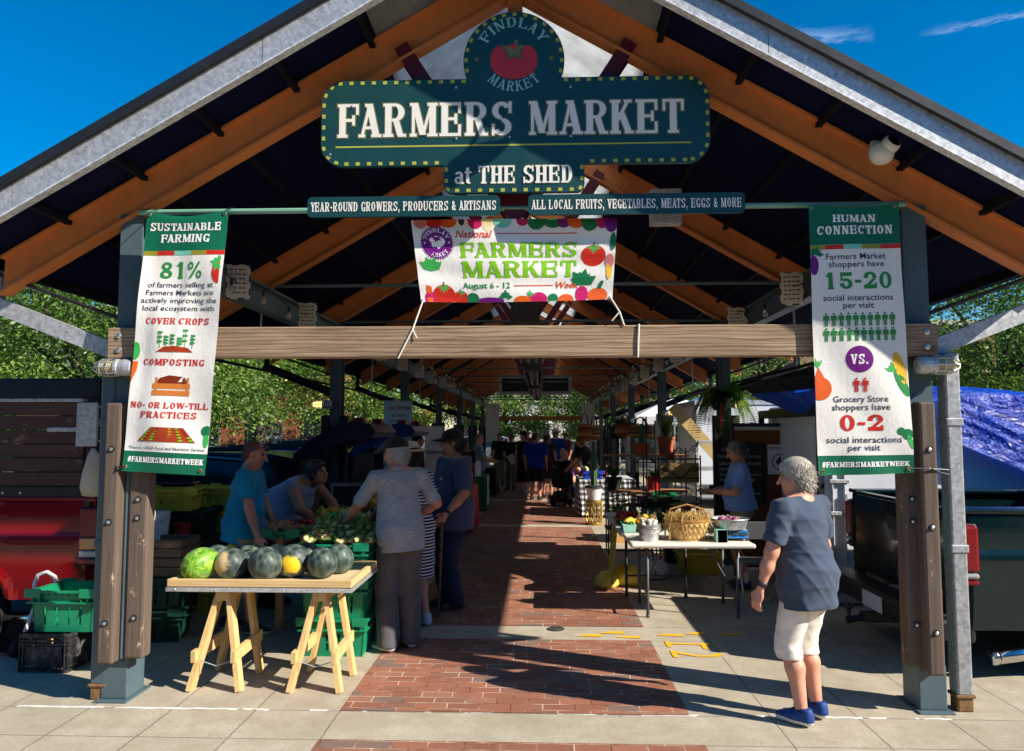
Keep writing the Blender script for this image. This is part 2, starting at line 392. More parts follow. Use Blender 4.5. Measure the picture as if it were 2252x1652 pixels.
def sans(text, H, width=None, bold=0., shear=0.):
 # polygons of a line in the built-in sans face (baseline y = 0)
 cu = bpy.data.curves.new('text', 'FONT'); cu.body = text; cu.size = 1; cu.resolution_u = 2; cu.offset = bold; cu.shear = shear
 o = bpy.data.objects.new('text', cu); me = bpy.data.meshes.new_from_object(o)
 vs = [v.co.copy() for v in me.vertices]; ps = [[(vs[i].x, vs[i].y) for i in p.vertices] for p in me.polygons]
 bpy.data.objects.remove(o); bpy.data.meshes.remove(me); bpy.data.curves.remove(cu)
 x0 = min(q[0] for p in ps for q in p); x1 = max(q[0] for p in ps for q in p); sy = H / .73
 sx = width / (x1 - x0) if width else sy
 return [[((x - x0) * sx, y * sy) for x, y in p] for p in ps], (x1 - x0) * sx
def shift(polys, dx, dy): return [[(x + dx, y + dy) for x, y in p] for p in polys]
def bend(polys, width, rad, up=True):
 # wrap a line of text round a circle: over the top (up) or under the bottom
 out = []
 for p in polys:
  q = []
  for x, y in p:
   if up: a = math.pi / 2 - (x - width / 2) / rad; r = rad + y
   else: a = -math.pi / 2 + (x - width / 2) / rad; r = rad - y
   q.append((r * math.cos(a), r * math.sin(a)))
  out.append(q)
 return out
def ell(cx, cy, rx, ry, n=24, a0=0, a1=360, rot=0):
 c, s = math.cos(R(rot)), math.sin(R(rot)); P = []
 m = n if a1 - a0 >= 360 else n + 1
 for i in range(m):
  a = R(a0 + (a1 - a0) * i / n); x, y = rx * math.cos(a), ry * math.sin(a); P.append((cx + x * c - y * s, cy + x * s + y * c))
 return [P]
def leafy(cx, cy, r, n=7, a0=0, a1=360, w=.3):
 # a fan of pointed leaves
 P = []
 for i in range(n):
  a = R(a0 + (a1 - a0) * i / max(1, n - (a1 - a0 < 360))); L = r * (1 if i % 2 == 0 else .82)
  u = (math.cos(a), math.sin(a)); v = (-u[1], u[0])
  P.append([(cx, cy), (cx + u[0] * L * .5 + v[0] * L * w, cy + u[1] * L * .5 + v[1] * L * w), (cx + u[0] * L, cy + u[1] * L), (cx + u[0] * L * .5 - v[0] * L * w, cy + u[1] * L * .5 - v[1] * L * w)])
 return P
def clip(p, ax, lim, keep_less):
 out = []
 for a, b in zip(p, p[1:] + p[:1]):
  ia = (a[ax] <= lim) == keep_less or a[ax] == lim; ib = (b[ax] <= lim) == keep_less or b[ax] == lim
  if ia: out.append(a)
  if ia != ib:
   t = (lim - a[ax]) / (b[ax] - a[ax]); out.append((a[0] + (b[0] - a[0]) * t, a[1] + (b[1] - a[1]) * t))
 return out
def split_poly(p, c):
 # cut a polygon along a grid so that it follows a wavy sheet
 for ax in (0, 1):
  done = []
  for q in ([p] if ax == 0 else res):
   lo = min(v[ax] for v in q); hi = max(v[ax] for v in q)
   if hi - lo > c * 1.4:
    k = math.ceil(lo / c + 1e-6)
    while k * c < hi - 1e-6:
     a = clip(q, ax, k * c, True); q = clip(q, ax, k * c, False)
     if len(a) > 2: done.append(a)
     k += 1
   if len(q) > 2: done.append(q)
  res = done
 return res
class Print:
 # coloured shapes laid on a sheet: every shape a hair above the one before
 def __init__(s, mb, fn, mats, step=.00002, base=.0016, cell=0, bounds=None): s.cell = cell; s.bd = bounds; s.mb = mb; s.fn = fn; s.mats = mats; s.k = 0; s.step = step; s.base = base
 def put(s, polys, m, lift=None):
  # all polygons of one call may touch each other, so each is set a little higher
  for p in polys:
   if s.bd:
    for ax in (0, 1):
     p = clip(p, ax, 0, False); p = clip(p, ax, s.bd[ax], True) if p else p
    if len(p) < 3: continue
   s.k += 1; w = s.base + (s.k % 60) * s.step if lift is None else lift + (s.k % 12) * s.step * .5
   area = sum(a[0] * b[1] - b[0] * a[1] for a, b in zip(p, p[1:] + p[:1]))
   if area < 0: p = p[::-1]
   mi = s.mats.index(m) if isinstance(m, str) else m
   for q in (split_poly(p, s.cell) if s.cell else [p]): s.mb.add([s.fn(u, v, w) for u, v in q], [tuple(range(len(q)))], mi)
# ---------------------------------------------------------------- the setting: ground, pavement, brick walk
XC = -.168; HS = 2.61; BAY = 5.15; PY0 = 4.95     # shed centre, half span, column spacing, front
def mat_concrete():
 t = NT('concrete'); v = t.geo(); sx = t.new('ShaderNodeSeparateXYZ'); t.set(sx, 0, v); x, y = sx.outputs[0], sx.outputs[1]
 n1 = t.noise(v, .9, 8, .75); n2 = t.noise(v, 55, 5, .75); n3 = t.noise(v, 5, 6, .7)
 c = t.ramp(n1, [(.3, lin((158, 147, 127))), (.52, lin((188, 178, 158))), (.75, lin((204, 196, 178)))])
 c = t.mix(t.ramp(n3, [(.35, (.5,) * 3), (.62, (0, 0, 0))]), c, lin((146, 132, 110)))
 c = t.mix(t.ramp(n2, [(.4, (.55,) * 3), (.6, (0, 0, 0))]), c, lin((158, 146, 124)))
 vo = t.new('ShaderNodeTexVoronoi'); t.set(vo, 'Vector', t.map(v, (2.3, 2.3, 0))); vo.inputs['Scale'].default_value = 1
 c = t.mix(t.ramp(t.math('MULTIPLY_ADD', t.noise(v, 30, 2), .012, vo.outputs[0]), [(.026, (.8,) * 3), (.036, (0, 0, 0))]), c, lin((84, 78, 74)))   # gum spots
 jit = t.math('MULTIPLY', t.math('SUBTRACT', t.noise(v, 14, 4, .7), .5), .02)
 def joint(coord, period, off, w):
  q = t.math('ADD', t.math('SUBTRACT', coord, off), jit); f = t.math('ABSOLUTE', t.math('SUBTRACT', t.math('FRACT', t.math('ADD', t.math('DIVIDE', q, period), .5)), .5))
  return t.math('LESS_THAN', t.math('MULTIPLY', f, period), w)
 j = t.math('MULTIPLY', joint(x, .532, -1.26, .0045), t.math('GREATER_THAN', t.math('ABSOLUTE', t.math('ADD', x, .175)), 1.06))
 for off in (4.38, 4.82): j = t.math('MAXIMUM', j, joint(y, 2.1, off, .0045))
 c = t.mix(t.math('MULTIPLY', j, .7), c, lin((84, 76, 66)))
 # pale sealant in the joint that runs along the front of the shed
 k = t.math('LESS_THAN', t.math('ABSOLUTE', t.math('ADD', t.math('SUBTRACT', y, 4.83), t.math('MULTIPLY', jit, 2))), .011)
 k = t.math('MULTIPLY', k, t.math('GREATER_THAN', t.noise(v, 3, 3), .5)); c = t.mix(k, c, lin((232, 228, 218)))
 t.base(c); t.p(Roughness=.9); t.b.inputs['Specular IOR Level'].default_value = .2
 t.bump(t.math('SUBTRACT', t.math('MULTIPLY_ADD', n2, .4, t.math('MULTIPLY', n3, .3)), t.math('MULTIPLY', j, .8)), .35, .008); return t.mat
def mat_brick():
 t = NT('brick_paving'); v = t.geo(); sx = t.new('ShaderNodeSeparateXYZ'); t.set(sx, 0, v)
 wob = t.math('MULTIPLY', t.math('SUBTRACT', t.noise(v, 6, 3), .5), .012)
 X = t.math('DIVIDE', t.math('ADD', sx.outputs[0], wob), .203); Y = t.math('DIVIDE', t.math('ADD', sx.outputs[1], wob), .1015)
 row = t.math('FLOOR', Y); X = t.math('ADD', X, t.math('MULTIPLY_ADD', t.math('MODULO', row, 2), .5, t.math('MULTIPLY', t.math('SINE', t.math('MULTIPLY', row, 12.9)), .12)))
 col = t.math('FLOOR', X); fx = t.math('SUBTRACT', X, col); fy = t.math('SUBTRACT', Y, row)
 cb = t.new('ShaderNodeCombineXYZ'); t.set(cb, 0, col); t.set(cb, 1, row); wn_ = t.new('ShaderNodeTexWhiteNoise'); t.set(wn_, 'Vector', cb.outputs[0])
 c = t.ramp(wn_.outputs[0], [(0, lin((148, 94, 72))), (.25, lin((158, 102, 78))), (.5, lin((138, 86, 68))), (.72, lin((156, 112, 92))), (.84, lin((134, 96, 80))), (.905, lin((112, 104, 96))), (1, lin((128, 122, 112)))], 'CONSTANT')
 n = t.noise(v, 60, 5, .7); c = t.mix(.3, c, t.ramp(n, [(.3, lin((110, 66, 52))), (.7, lin((186, 128, 104)))]))
 n4 = t.noise(v, 2.2, 5, .7); c = t.mix(t.ramp(n4, [(.4, (.0,) * 3), (.75, (.35,) * 3)]), c, lin((120, 92, 76)))
 dx = t.math('MULTIPLY', t.math('MINIMUM', fx, t.math('SUBTRACT', 1, fx)), .203); dy = t.math('MULTIPLY', t.math('MINIMUM', fy, t.math('SUBTRACT', 1, fy)), .1015)
 ed = t.math('MINIMUM', dx, dy); mor = t.math('LESS_THAN', ed, .0035)
 sd = t.noise(v, 3.5, 3); c = t.mix(mor, c, t.ramp(sd, [(.42, lin((92, 66, 52))), (.6, lin((206, 186, 160)))]))
 # engraved donor bricks: faint rows of small marks on some bricks
 eng = t.math('MULTIPLY', t.math('GREATER_THAN', t.math('FRACT', t.math('MULTIPLY', wn_.outputs[0], 37.7)), .72), t.math('LESS_THAN', wn_.outputs[0], .9))
 ln = t.math('GREATER_THAN', t.math('SINE', t.math('MULTIPLY', fy, 19)), .2); chs = t.math('GREATER_THAN', t.noise(t.map(v, (70, 16, 1)), 2.2, 2), .5)
 ins = t.math('MULTIPLY', t.math('GREATER_THAN', dx, .03), t.math('GREATER_THAN', dy, .016))
 c = t.mix(t.math('MULTIPLY', t.math('MULTIPLY', t.math('MULTIPLY', eng, ln), t.math('MULTIPLY', chs, ins)), .5), c, lin((92, 50, 40)))
 t.base(c); t.p(Roughness=.85); t.b.inputs['Specular IOR Level'].default_value = .25
 t.bump(t.math('SUBTRACT', t.math('MULTIPLY', n, .25), t.math('MULTIPLY', mor, .7)), .4, .006); return t.mat
def mat_asphalt():
 t = NT('asphalt'); v = t.geo(); n = t.noise(v, 90, 4, .8); n2 = t.noise(v, .8, 4)
 t.base(t.mix(t.ramp(n2, [(.35, (0, 0, 0)), (.7, (.5,) * 3)]), t.ramp(n, [(.3, (.032, .032, .034)), (.7, (.085, .083, .08))]), (.1, .097, .09)))
 t.p(Roughness=.92); t.bump(n, .5, .008); return t.mat
M_CON, M_BRK, M_ASP = mat_concrete(), mat_brick(), mat_asphalt()
def struct(mb, name, m, label=None, **k):
 o = mb.build(name, m, **k); o['kind'] = 'structure'
 if label: o['label'] = label
 return o
STZ = -.15    # street level beside the shed
struct(MB().add([(-400, -60, STZ), (400, -60, STZ), (400, 700, STZ), (-400, 700, STZ)], [(0, 1, 2, 3)]), 'street', M_ASP, 'dark asphalt street round the market shed')
pv = MB(); pv.bbox(-4.15, 3.95, 4.0, 44, -.5, 0, .02); pv.bbox(-14, 14, -3, 3.995, -.5, -.001, .02)
pv.bbox(-4.7, -4.155, 2, 5.9, -.5, -.002, .02); pv.bbox(3.955, 4.6, 2, 44, -.5, -.003, .02)
struct(pv, 'pavement', M_CON, 'pale concrete pavement of the market shed')
bw = MB()
ys = [(3.0, 4.38), (4.825, 6.48), (6.925, 13.9)] + [(14.3 + 5.15 * k, 19.05 + 5.15 * k) for k in range(4)] + [(34.9, 42)]
for a, b in ys: bw.add([(-1.26, a, .004), (.91, a, .004), (.91, b, .004), (-1.26, b, .004)], [(0, 1, 2, 3)])
struct(bw, 'brick_walk', M_BRK, 'red brick walk with concrete bands down the middle of the shed')
# faded yellow paint and numbers on the pavement by the walk
M_YEL = mt('yellow_paint', lin((236, 178, 20)), .8, var=.2, vs=40)
pm = MB(); pr = Print(pm, lambda u, v, w: (u, v, .0045 + w * .2), ['y'])
rr_ = random.Random(3)
for x0, x1, y in ((.3, .52, 6.62), (.5, .72, 6.72), (.98, 1.22, 6.66), (1.24, 1.42, 6.72), (1.5, 1.72, 6.7), (.62, .84, 6.58)):
 pr.put([[(x0, y - .035 + rr_.uniform(0, .02)), (x1, y - .04), (x1 - .02, y + .03 + rr_.uniform(0, .03)), (x0 + .06, y + .025)]], 0)
pr.put([[(1.02, 6.38), (1.42, 6.36), (1.42, 6.40), (1.02, 6.42)], [(1.02, 6.3), (1.06, 6.3), (1.06, 6.46), (1.02, 6.46)], [(1.3, 6.25), (1.34, 6.25), (1.34, 6.42), (1.3, 6.42)],
  [(1.02, 6.02), (1.06, 6.02), (1.06, 6.2), (1.02, 6.2)], [(1.05, 6.13), (1.2, 6.04), (1.2, 6.08), (1.05, 6.19)], [(1.2, 6.04), (1.36, 6.04), (1.42, 6.1), (1.38, 6.14), (1.32, 6.08), (1.2, 6.08)]], 0)
struct(pm, 'pavement_marking', M_YEL, 'yellow sprayed marks and numbers on the pavement', fix=False)
dr = thing('floor_drain', 'small round metal cleanout cover in the concrete band', 'drain cover', (.13, 6.82, .004))
m_ = MB(); m_.lathe([(.075, .0), (.075, .006), (.06, .007), (0, .007)], 20); m_.build('cover_plate', galv('cast_iron', (.12, .115, .1), .6, .6), dr, world=False)
m_ = MB()
for i in range(-4, 5): m_.box(-.05, .05, i * .011 - .002, i * .011 + .002, .007, .009)
m_.build('grip_ribs', galv('cast_iron'), dr, world=False)
# ---------------------------------------------------------------- the shed
M_POST = mt('post_paint', lin((80, 100, 106)), .42, var=.16, vs=4, grime=.25)
M_ORANGE = mt('orange_steel', lin((214, 130, 70)), .5, var=.14, vs=2.5, grime=.18)
M_MAROON = mt('maroon_steel', lin((92, 26, 40)), .45, var=.15)
M_NAVY = mt('navy_deck', (.004, .006, .032), .8, var=.2, spec=.08)
M_PURLIN = mt('purlin_steel', (.008, .009, .015), .7, var=.25, spec=.1)
M_GALV = galv('galvanised', (.5, .51, .52), .5, .45)
M_GREENPIPE = mt('green_pipe', lin((120, 168, 146)), .4, var=.12)
M_DARKTRIM = mt('dark_trim', (.016, .018, .022), .45)
M_WOODBEAM = wood('weathered_beam', lin((106, 84, 64)), lin((182, 156, 126)), 'x', 1., knots=True)
M_GUARD = wood('painted_guard', lin((78, 66, 57)), lin((112, 97, 85)), 'z', 1., wear=lin((206, 176, 140)))
M_BOLT = galv('bolt_zinc', (.62, .62, .6), .35, .9, 60)
def mat_skylight():
 t = NT('fibreglass_skylight'); t.n.remove(t.b); o = t.n['Material Output']; v = t.obj(); n = t.noise(v, 5, 6, .7)
 c = t.ramp(n, [(.3, (.5, .5, .48)), (.6, (.72, .73, .72)), (.8, (.78, .78, .78))])
 a = t.new('ShaderNodeBsdfTranslucent'); b = t.new('ShaderNodeBsdfDiffuse'); t.set(a, 0, c); t.set(b, 0, c); m = t.new('ShaderNodeMixShader'); m.inputs[0].default_value = .22
 t.l.new(a.outputs[0], m.inputs[1]); t.l.new(b.outputs[0], m.inputs[2]); t.l.new(m.outputs[0], o.inputs[0]); return t.mat
M_SKYL = mat_skylight()
shed = thing('market_shed', 'open gabled market shed with orange rafters, dark columns and a galvanised roof edge', 'market shed', (XC, PY0, 0))
SL = .583; DE = 3.66; ZR = 4.71; RD = .27; ZD = 4.995; Y_F = 4.41; Y_B = 37.2
zr = lambda d: ZR - SL * d
NJ = 13; RAF = [PY0 + .03 + 2.575 * j for j in range(NJ)]
# rafters: two sloping I-sections meeting at the ridge
def rafter(y, s):
 m = MB(); d1 = 3.5; B = .055
 def pr_(y0, y1, a0, a1):
  v = []
  for d in (0, d1):
   for (yy, zz) in ((y0, a0), (y1, a0), (y1, a1), (y0, a1)): v.append((XC + s * d, yy, zr(d) + zz))
  m.add(v, [(0, 1, 2, 3), (7, 6, 5, 4), (0, 4, 5, 1), (1, 5, 6, 2), (2, 6, 7, 3), (3, 7, 4, 0)])
 pr_(y - B, y + B, 0, .022); pr_(y - .008, y + .008, .022, RD - .022); pr_(y - B, y + B, RD - .022, RD); return m
for y in RAF:
 for s in (-1, 1): rafter(y, s).build('rafter', M_ORANGE, shed)
 m = MB(); m.box(XC - .05, XC + .05, y - .05, y + .05, 4.52, 5.0); m.build('ridge_plate', M_ORANGE, shed)
 # maroon V struts from the rafters to the tie rod
 for s in (-1, 1):
  m = MB(); a = Vector((XC + s * .78, y, zr(.66) + .04)); b = Vector((XC + s * .03, y, 3.2))
  m.beam(a, b, .075, .09, up=(0, 1, 0)); m.beam(a + Vector((0, -.045, 0)), b + Vector((0, -.045, 0)), .1, .012, up=(0, 1, 0)); m.beam(a + Vector((0, .045, 0)), b + Vector((0, .045, 0)), .1, .012, up=(0, 1, 0)); m.build('v_strut', M_MAROON, shed)
 m = MB(); m.extr([(-.26, .34), (.26, .34), (.03, -.06), (-.03, -.06)], .02, lambda u, v, w, y=y: (XC + u, y - .065 + w, 3.2 + v)); m.build('gusset_plate', M_MAROON, shed)
for j, y in enumerate(RAF):
 yy = 4.93 if j == 0 else y
 m = MB(); m.tube([(XC - 2.55, yy, 3.225), (XC + 2.55, yy, 3.225)], .019, 10); m.build('tie_rod', M_GREENPIPE if j == 0 else M_POST, shed)
for s in (-1, 1):
 for d0, d1, nm, mm, yf in ((.0, .95, 'skylight', M_SKYL, Y_F + .02), (.95, DE, 'roof_deck', M_NAVY, Y_F + .02)):
  m = MB(); v = []
  for yv in (yf, Y_B):
   for d, dz in ((d0, 0), (d1, 0), (d1, .05), (d0, .05)): v.append((XC + s * d, yv, ZD - SL * d + dz + (.0 if nm == 'skylight' else .002)))
  m.add(v, [(0, 1, 2, 3), (7, 6, 5, 4), (0, 4, 5, 1), (1, 5, 6, 2), (2, 6, 7, 3), (3, 7, 4, 0)]); m.build(nm, mm, shed)
 for d in (.98, 1.5, 2.02, 2.54, 3.06, 3.58):
  m = MB()
  zc = ZD - SL * d
  m.box(XC + s * d - .02, XC + s * d + .02, Y_F + .05, Y_B - .05, zc - .055, zc - .004); m.build('purlin', M_PURLIN, shed)
 # galvanised fascia, its bright return lip and the dark drip edge over it
 m = MB()
 for d0, d1 in ((0, 1.53), (1.534, 3.06), (3.064, DE + .04)):
  v = []
  for d in (d0, d1):
   for yv, dz in ((Y_F, 0), (Y_F + .018, 0), (Y_F + .018, .19), (Y_F, .19)): v.append((XC + s * d, yv, 4.883 - SL * d + dz))
  m.add(v, [(0, 1, 2, 3), (7, 6, 5, 4), (0, 4, 5, 1), (1, 5, 6, 2), (2, 6, 7, 3), (3, 7, 4, 0)])
 fa = m.build('fascia', M_GALV, shed)
 m = MB(); v = []
 for d in (0, DE + .04):
  for yv, dz in ((Y_F - .012, -.014), (Y_F + .05, -.014), (Y_F + .05, -.002), (Y_F - .012, -.002)): v.append((XC + s * d, yv, 4.883 - SL * d + dz))
 m.add(v, [(0, 1, 2, 3), (7, 6, 5, 4), (0, 4, 5, 1), (1, 5, 6, 2), (2, 6, 7, 3), (3, 7, 4, 0)]); m.build('return_lip', galv('lip_zinc', (.7, .71, .72), .45, .3), fa)
 m = MB(); v = []
 for d in (0, DE + .06):
  for yv, dz in ((Y_F - .036, .165), (Y_F + .6, .165 + .01), (Y_F + .6, .225), (Y_F - .036, .225)): v.append((XC + s * d, yv, 4.883 - SL * d + dz + (.03 if yv < Y_F else .0) * 0))
 m.add(v, [(0, 1, 2, 3), (7, 6, 5, 4), (0, 4, 5, 1), (1, 5, 6, 2), (2, 6, 7, 3), (3, 7, 4, 0)]); m.build('drip_edge', M_DARKTRIM, shed)
 m = MB(); v = []
 for yv in (Y_F + .61, Y_B):
  for d, dz in ((0, .06), (DE + .06, .06), (DE + .06, .1), (0, .1)): v.append((XC + s * d, yv, ZD - SL * d + dz))
 # leave the strip over the skylight open to the sun
 v = []
 for yv in (Y_F + .61, Y_B):
  for d, dz in ((.97, .06), (DE + .06, .06), (DE + .06, .1), (.97, .1)): v.append((XC + s * d, yv, ZD - SL * d + dz))
 m.add(v, [(0, 1, 2, 3), (7, 6, 5, 4), (0, 4, 5, 1), (1, 5, 6, 2), (2, 6, 7, 3), (3, 7, 4, 0)]); m.build('roof_sheet', M_GALV, shed)
 # long I-beam over the columns
 xb = XC + s * HS; m = MB(); yb0 = PY0 + .2
 m.box(xb - .06, xb + .06, yb0, Y_B - .3, 2.935, 2.955); m.box(xb - .01, xb + .01, yb0, Y_B - .3, 2.955, 3.165); m.box(xb - .06, xb + .06, yb0, Y_B - .3, 3.165, 3.185); m.build('eave_beam', M_POST, shed)
 # thin pipe and hanger rods below the beam, outside the columns
 m = MB(); m.tube([(xb + s * .12, PY0 + .1, 2.38), (xb + s * .12, Y_B - 1.4, 2.38)], .016, 6); m.build('conduit', M_PURLIN, shed)
 m = MB()
 for k in range(6): m.tube([(xb + s * .12, PY0 + .1 + BAY * k + 2.575, 2.38), (xb + s * .1, PY0 + .1 + BAY * k + 2.575, 2.95)], .011, 6)
 m.build('hanger_rod', M_GALV, shed)
 for k in range(7):
  y0 = PY0 + BAY * k; y1 = y0 + .2
  ztop = 3.22
  m = MB(); m.box(xb - .075, xb + .075, y0, y0 + .016, 0, ztop); m.box(xb - .075, xb + .075, y1 - .016, y1, 0, ztop); m.box(xb - .006, xb + .006, y0 + .016, y1 - .016, 0, ztop)
  m.box(xb - .07, xb - .055, y0 + .016, y1 - .016, 0, ztop) if s < 0 else m.box(xb + .055, xb + .07, y0 + .016, y1 - .016, 0, ztop)
  po = m.build('column', M_POST, shed)
  if k == 0:
   m = MB(); m.bbox(xb - .085, xb + .085, y0 - .012, y1 + .01, .012, .28, .006); m.bbox(xb - .11, xb + .11, y0 - .06, y1 + .06, 0, .012, .004)
   m.lathe([(.012, 0), (.012, -.008), (0, -.009)], 8, (xb - .05, y0 - .012, .25), axis='y'); m.lathe([(.012, 0), (.012, -.008), (0, -.009)], 8, (xb + .05, y0 - .012, .25), axis='y'); m.build('base_shoe', M_POST, po)
  # bracket strut out to the eave, with a dark brace rod above it
  m = MB(); m.beam((xb + s * .08, y0 + .1, 2.27), (xb + s * 1.02, y0 + .1, 2.63), .07, .11); m.beam((xb + s * .98, y0 + .1, 2.6), (xb + s * .98, y0 + .1, 2.86), .06, .06); m.build('eave_bracket', M_GALV if k == 0 else M_PURLIN, shed)
  m = MB(); m.tube([(xb + s * .06, y0 + .06, 2.5), (xb + s * 1.0, y0 + .06, 2.84)], .014, 6); m.build('brace_rod', M_DARKTRIM, shed)
  # rain pipe outside the column
  if k == 0:
   xp = xb + s * .2 if s > 0 else xb - .115; m = MB(); m.bbox(xp - .048, xp + .048, y0 - .01, y0 + .1, .1, 2.25 if s > 0 else 2.2, .012)
   for zz in (1.78, .98): m.bbox(xp - .054, xp + .054, y0 - .018, y0 + .1, zz, zz + .05, .006)
   dp = m.build('rain_pipe', galv('pipe_zinc', (.36, .37, .38), .55, .4) if s > 0 else M_POST, shed)
   m = MB(); m.bbox(xp - .05, xp + .05, y0 - .006, y0 + .09, 0, .1, .01); m.bbox(xp - .06, xp + .06, y0 - .016, y0 + .1, .085, .105, .005); m.build('pipe_boot', mt('rusty_iron', lin((128, 96, 60)), .8, var=.5, vs=30), dp)
  # timber guards bolted to the column
  if k == 0:
   gs = ((xb - .012, y0 - .12, .26, 1.93, .054), (xb + .142, y0 - .06, .28, 1.6, .064)) if s < 0 else ((xb - .022, y0 - .12, .25, 1.93, .052), (xb - .1, y0 - .04, .28, 1.62, .055))
  else: gs = ((xb - .12, y0 - .06, .12, 1.95, .05), (xb + .12, y0 - .06, .12, 1.95, .05))
  for gx, gy_, z0, z1, hw in gs:
   m = MB(); m.bbox(gx - hw, gx + hw, gy_, gy_ + .115, z0, z1, .016 if k == 0 else .008); gd = m.build('guard_board', M_GUARD if k == 0 else mt('old_guard', (.022, .02, .019), .8), shed)
   if k == 0:
    for zz in (z0 + .26, z0 + .9, z1 - .3):
     m = MB(); m.lathe([(.022, 0), (.022, -.003), (0, -.003)], 12, (gx, gy_ + .0005, zz), axis='y', m=1); m.lathe([(.012, -.003), (.012, -.011), (.006, -.014), (0, -.014)], 8, (gx, gy_, zz), axis='y'); m.build('bolt', [M_BOLT, M_DARKTRIM], gd)
  if k == 0:
   xq = xb + (.062 if s < 0 else .035); m = MB(); m.tube([(xq, y0 - .028, .28), (xq, y0 - .028, 1.75)], .024, 10); m.build('wiring_conduit', M_POST, shed)
# timber crossbeam bolted to the front columns (and one at the far end)
for yb, first in ((PY0 - .085, True), (Y_B - 1.2, False)):
 m = MB(); m.bbox(XC - 2.7, XC + 2.69, yb, yb + .083, 2.225, 2.43, .006); bm_ = m.build('crossbeam', M_WOODBEAM if first else wood('far_beam', lin((150, 96, 50)), lin((190, 130, 76))), shed)
 if first:
  for sx in (-1, 1):
   for zz in (2.28, 2.375):
    m = MB(); m.lathe([(.021, 0), (.018, -.008), (.008, -.013), (0, -.014)], 12, (XC + sx * 2.62, yb, zz), axis='y'); m.build('bolt', M_BOLT, bm_)
# ridge-hung radiant heaters: long dark troughs
for i, (y0, y1) in enumerate(((8.6, 13.6), (15.2, 20.2), (21.6, 27.4))):
 h = thing('radiant_heater', ['long black radiant heater trough under the ridge, nearest of the three', 'middle black radiant heater trough hung under the ridge', 'farthest black radiant heater trough hung near the far gable'][i], 'heater', (XC, y0, 2.95), group='radiant heaters along the ridge')
 m = MB(); m.extr([(-.2, 0), (-.1, .17), (.1, .17), (.2, 0), (.19, -.01), (.095, .155), (-.095, .155), (-.19, -.01)], y1 - y0, lambda u, v, w: (XC + u, y0 + w, 2.95 + v)); m.build('reflector', M_DARKTRIM, h)
 m = MB(); m.tube([(XC - .06, y0 + .05, 2.99), (XC - .06, y1 - .05, 2.99)], .04, 8); m.tube([(XC + .08, y0 + .05, 2.99), (XC + .08, y1 - .05, 2.99)], .04, 8); m.build('burner_tube', galv('heater_tube', (.14, .14, .145), .45, .8), h)
 m = MB(); m.bbox(XC - .16, XC + .16, y0 - .35, y0, 2.93, 3.21, .02); m.build('burner_box', mt('heater_box', (.03, .031, .034), .5), h)
 m = MB()
 for yy in np.arange(y0 + .4, y1, 1.4): m.tube([(XC, yy, 3.11), (XC, yy, 4.55)], .006, 5)
 m.build('hanger_chain', M_PURLIN, h)
# screens in pale frames hung across the far bay
for s in (-1, 1):
 t_ = thing('hanging_screen', 'dark screen in a pale frame hung %s of the far heater' % ('left' if s < 0 else 'right'), 'screen', (XC + s * .62, 23.2, 3.0))
 m = MB(); m.box(XC + s * .62 - .5, XC + s * .62 + .5, 23.2, 23.24, 2.85, 3.42); m.build('frame', mt('pale_frame', (.45, .45, .44), .6), t_)
 m = MB(); m.box(XC + s * .62 - .4, XC + s * .62 + .4, 23.17, 23.2, 2.95, 3.36); m.build('screen', M_DARKTRIM, t_)
# ---------------------------------------------------------------- signs on the gable
M_SIGN = mt('sign_green', lin((24, 66, 66)), .38, var=.12, vs=5, spec=.5)
M_CREAM = mt('sign_white', lin((238, 234, 224)), .5, var=.05)
M_OLIVE = mt('sign_olive', lin((176, 178, 74)), .5, var=.08)
M_OLIVED = mt('sign_olive_dark', lin((116, 118, 74)), .5, var=.08)
M_TEALT = mt('sign_teal', lin((140, 200, 194)), .5, var=.06)
M_TOM = mt('sign_tomato', lin((196, 50, 58)), .5, var=.08)
M_STEMG = mt('sign_stem', lin((112, 118, 62)), .5, var=.08)
def rrect(x0, x1, z0, z1, r, n=6):
 P = []
 for cx, cz, a0 in ((x1 - r, z1 - r, 0), (x0 + r, z1 - r, 90), (x0 + r, z0 + r, 180), (x1 - r, z0 + r, 270)):
  for i in range(n + 1): a = R(a0 + 90 * i / n); P.append((cx + r * math.cos(a), cz + r * math.sin(a)))
 return P
SX0, SX1, SZ0, SZ1 = -1.443, 1.10, 3.478, 4.058; SCX = -.171; ZC, CR = 4.178, .333
def sign_outline():
 P = []; r = .15
 hc = math.sqrt(CR ** 2 - (SZ1 - ZC) ** 2); tb0, tb1, tz, tr = SCX - .458, SCX + .458, 3.292, .05
 def cor(cx, cz, r, a0, a1, n=7): P.extend([(cx + r * math.cos(R(a0 + (a1 - a0) * i / n)), cz + r * math.sin(R(a0 + (a1 - a0) * i / n))) for i in range(n + 1)])
 cor(SX1 - r, SZ0 + r, r, -90, 0); cor(SX1 - r, SZ1 - r, r, 0, 90)
 a = math.degrees(math.atan2(SZ1 - ZC, hc)); cor(SCX, ZC, CR, a, 180 - a, 36)
 cor(SX0 + r, SZ1 - r, r, 90, 180); cor(SX0 + r, SZ0 + r, r, 180, 270)
 P.append((tb0, SZ0)); cor(tb0 + tr, tz + tr, tr, 180, 270, 4); cor(tb1 - tr, tz + tr, tr, 270, 360, 4); P.append((tb1, SZ0)); return P
YS = 4.80
ms = thing('gable_sign', 'large dark green sign with a round tomato emblem reading FARMERS MARKET at THE SHED', 'sign', (SCX, YS, SZ0))
m = MB(); ol = sign_outline(); m.extr(ol, .035, lambda u, v, w: (u, YS + w, v)); m.build('sign_panel', M_SIGN, ms, fix=False)
front = lambda y: (lambda u, v, w: (u, y - w, v))
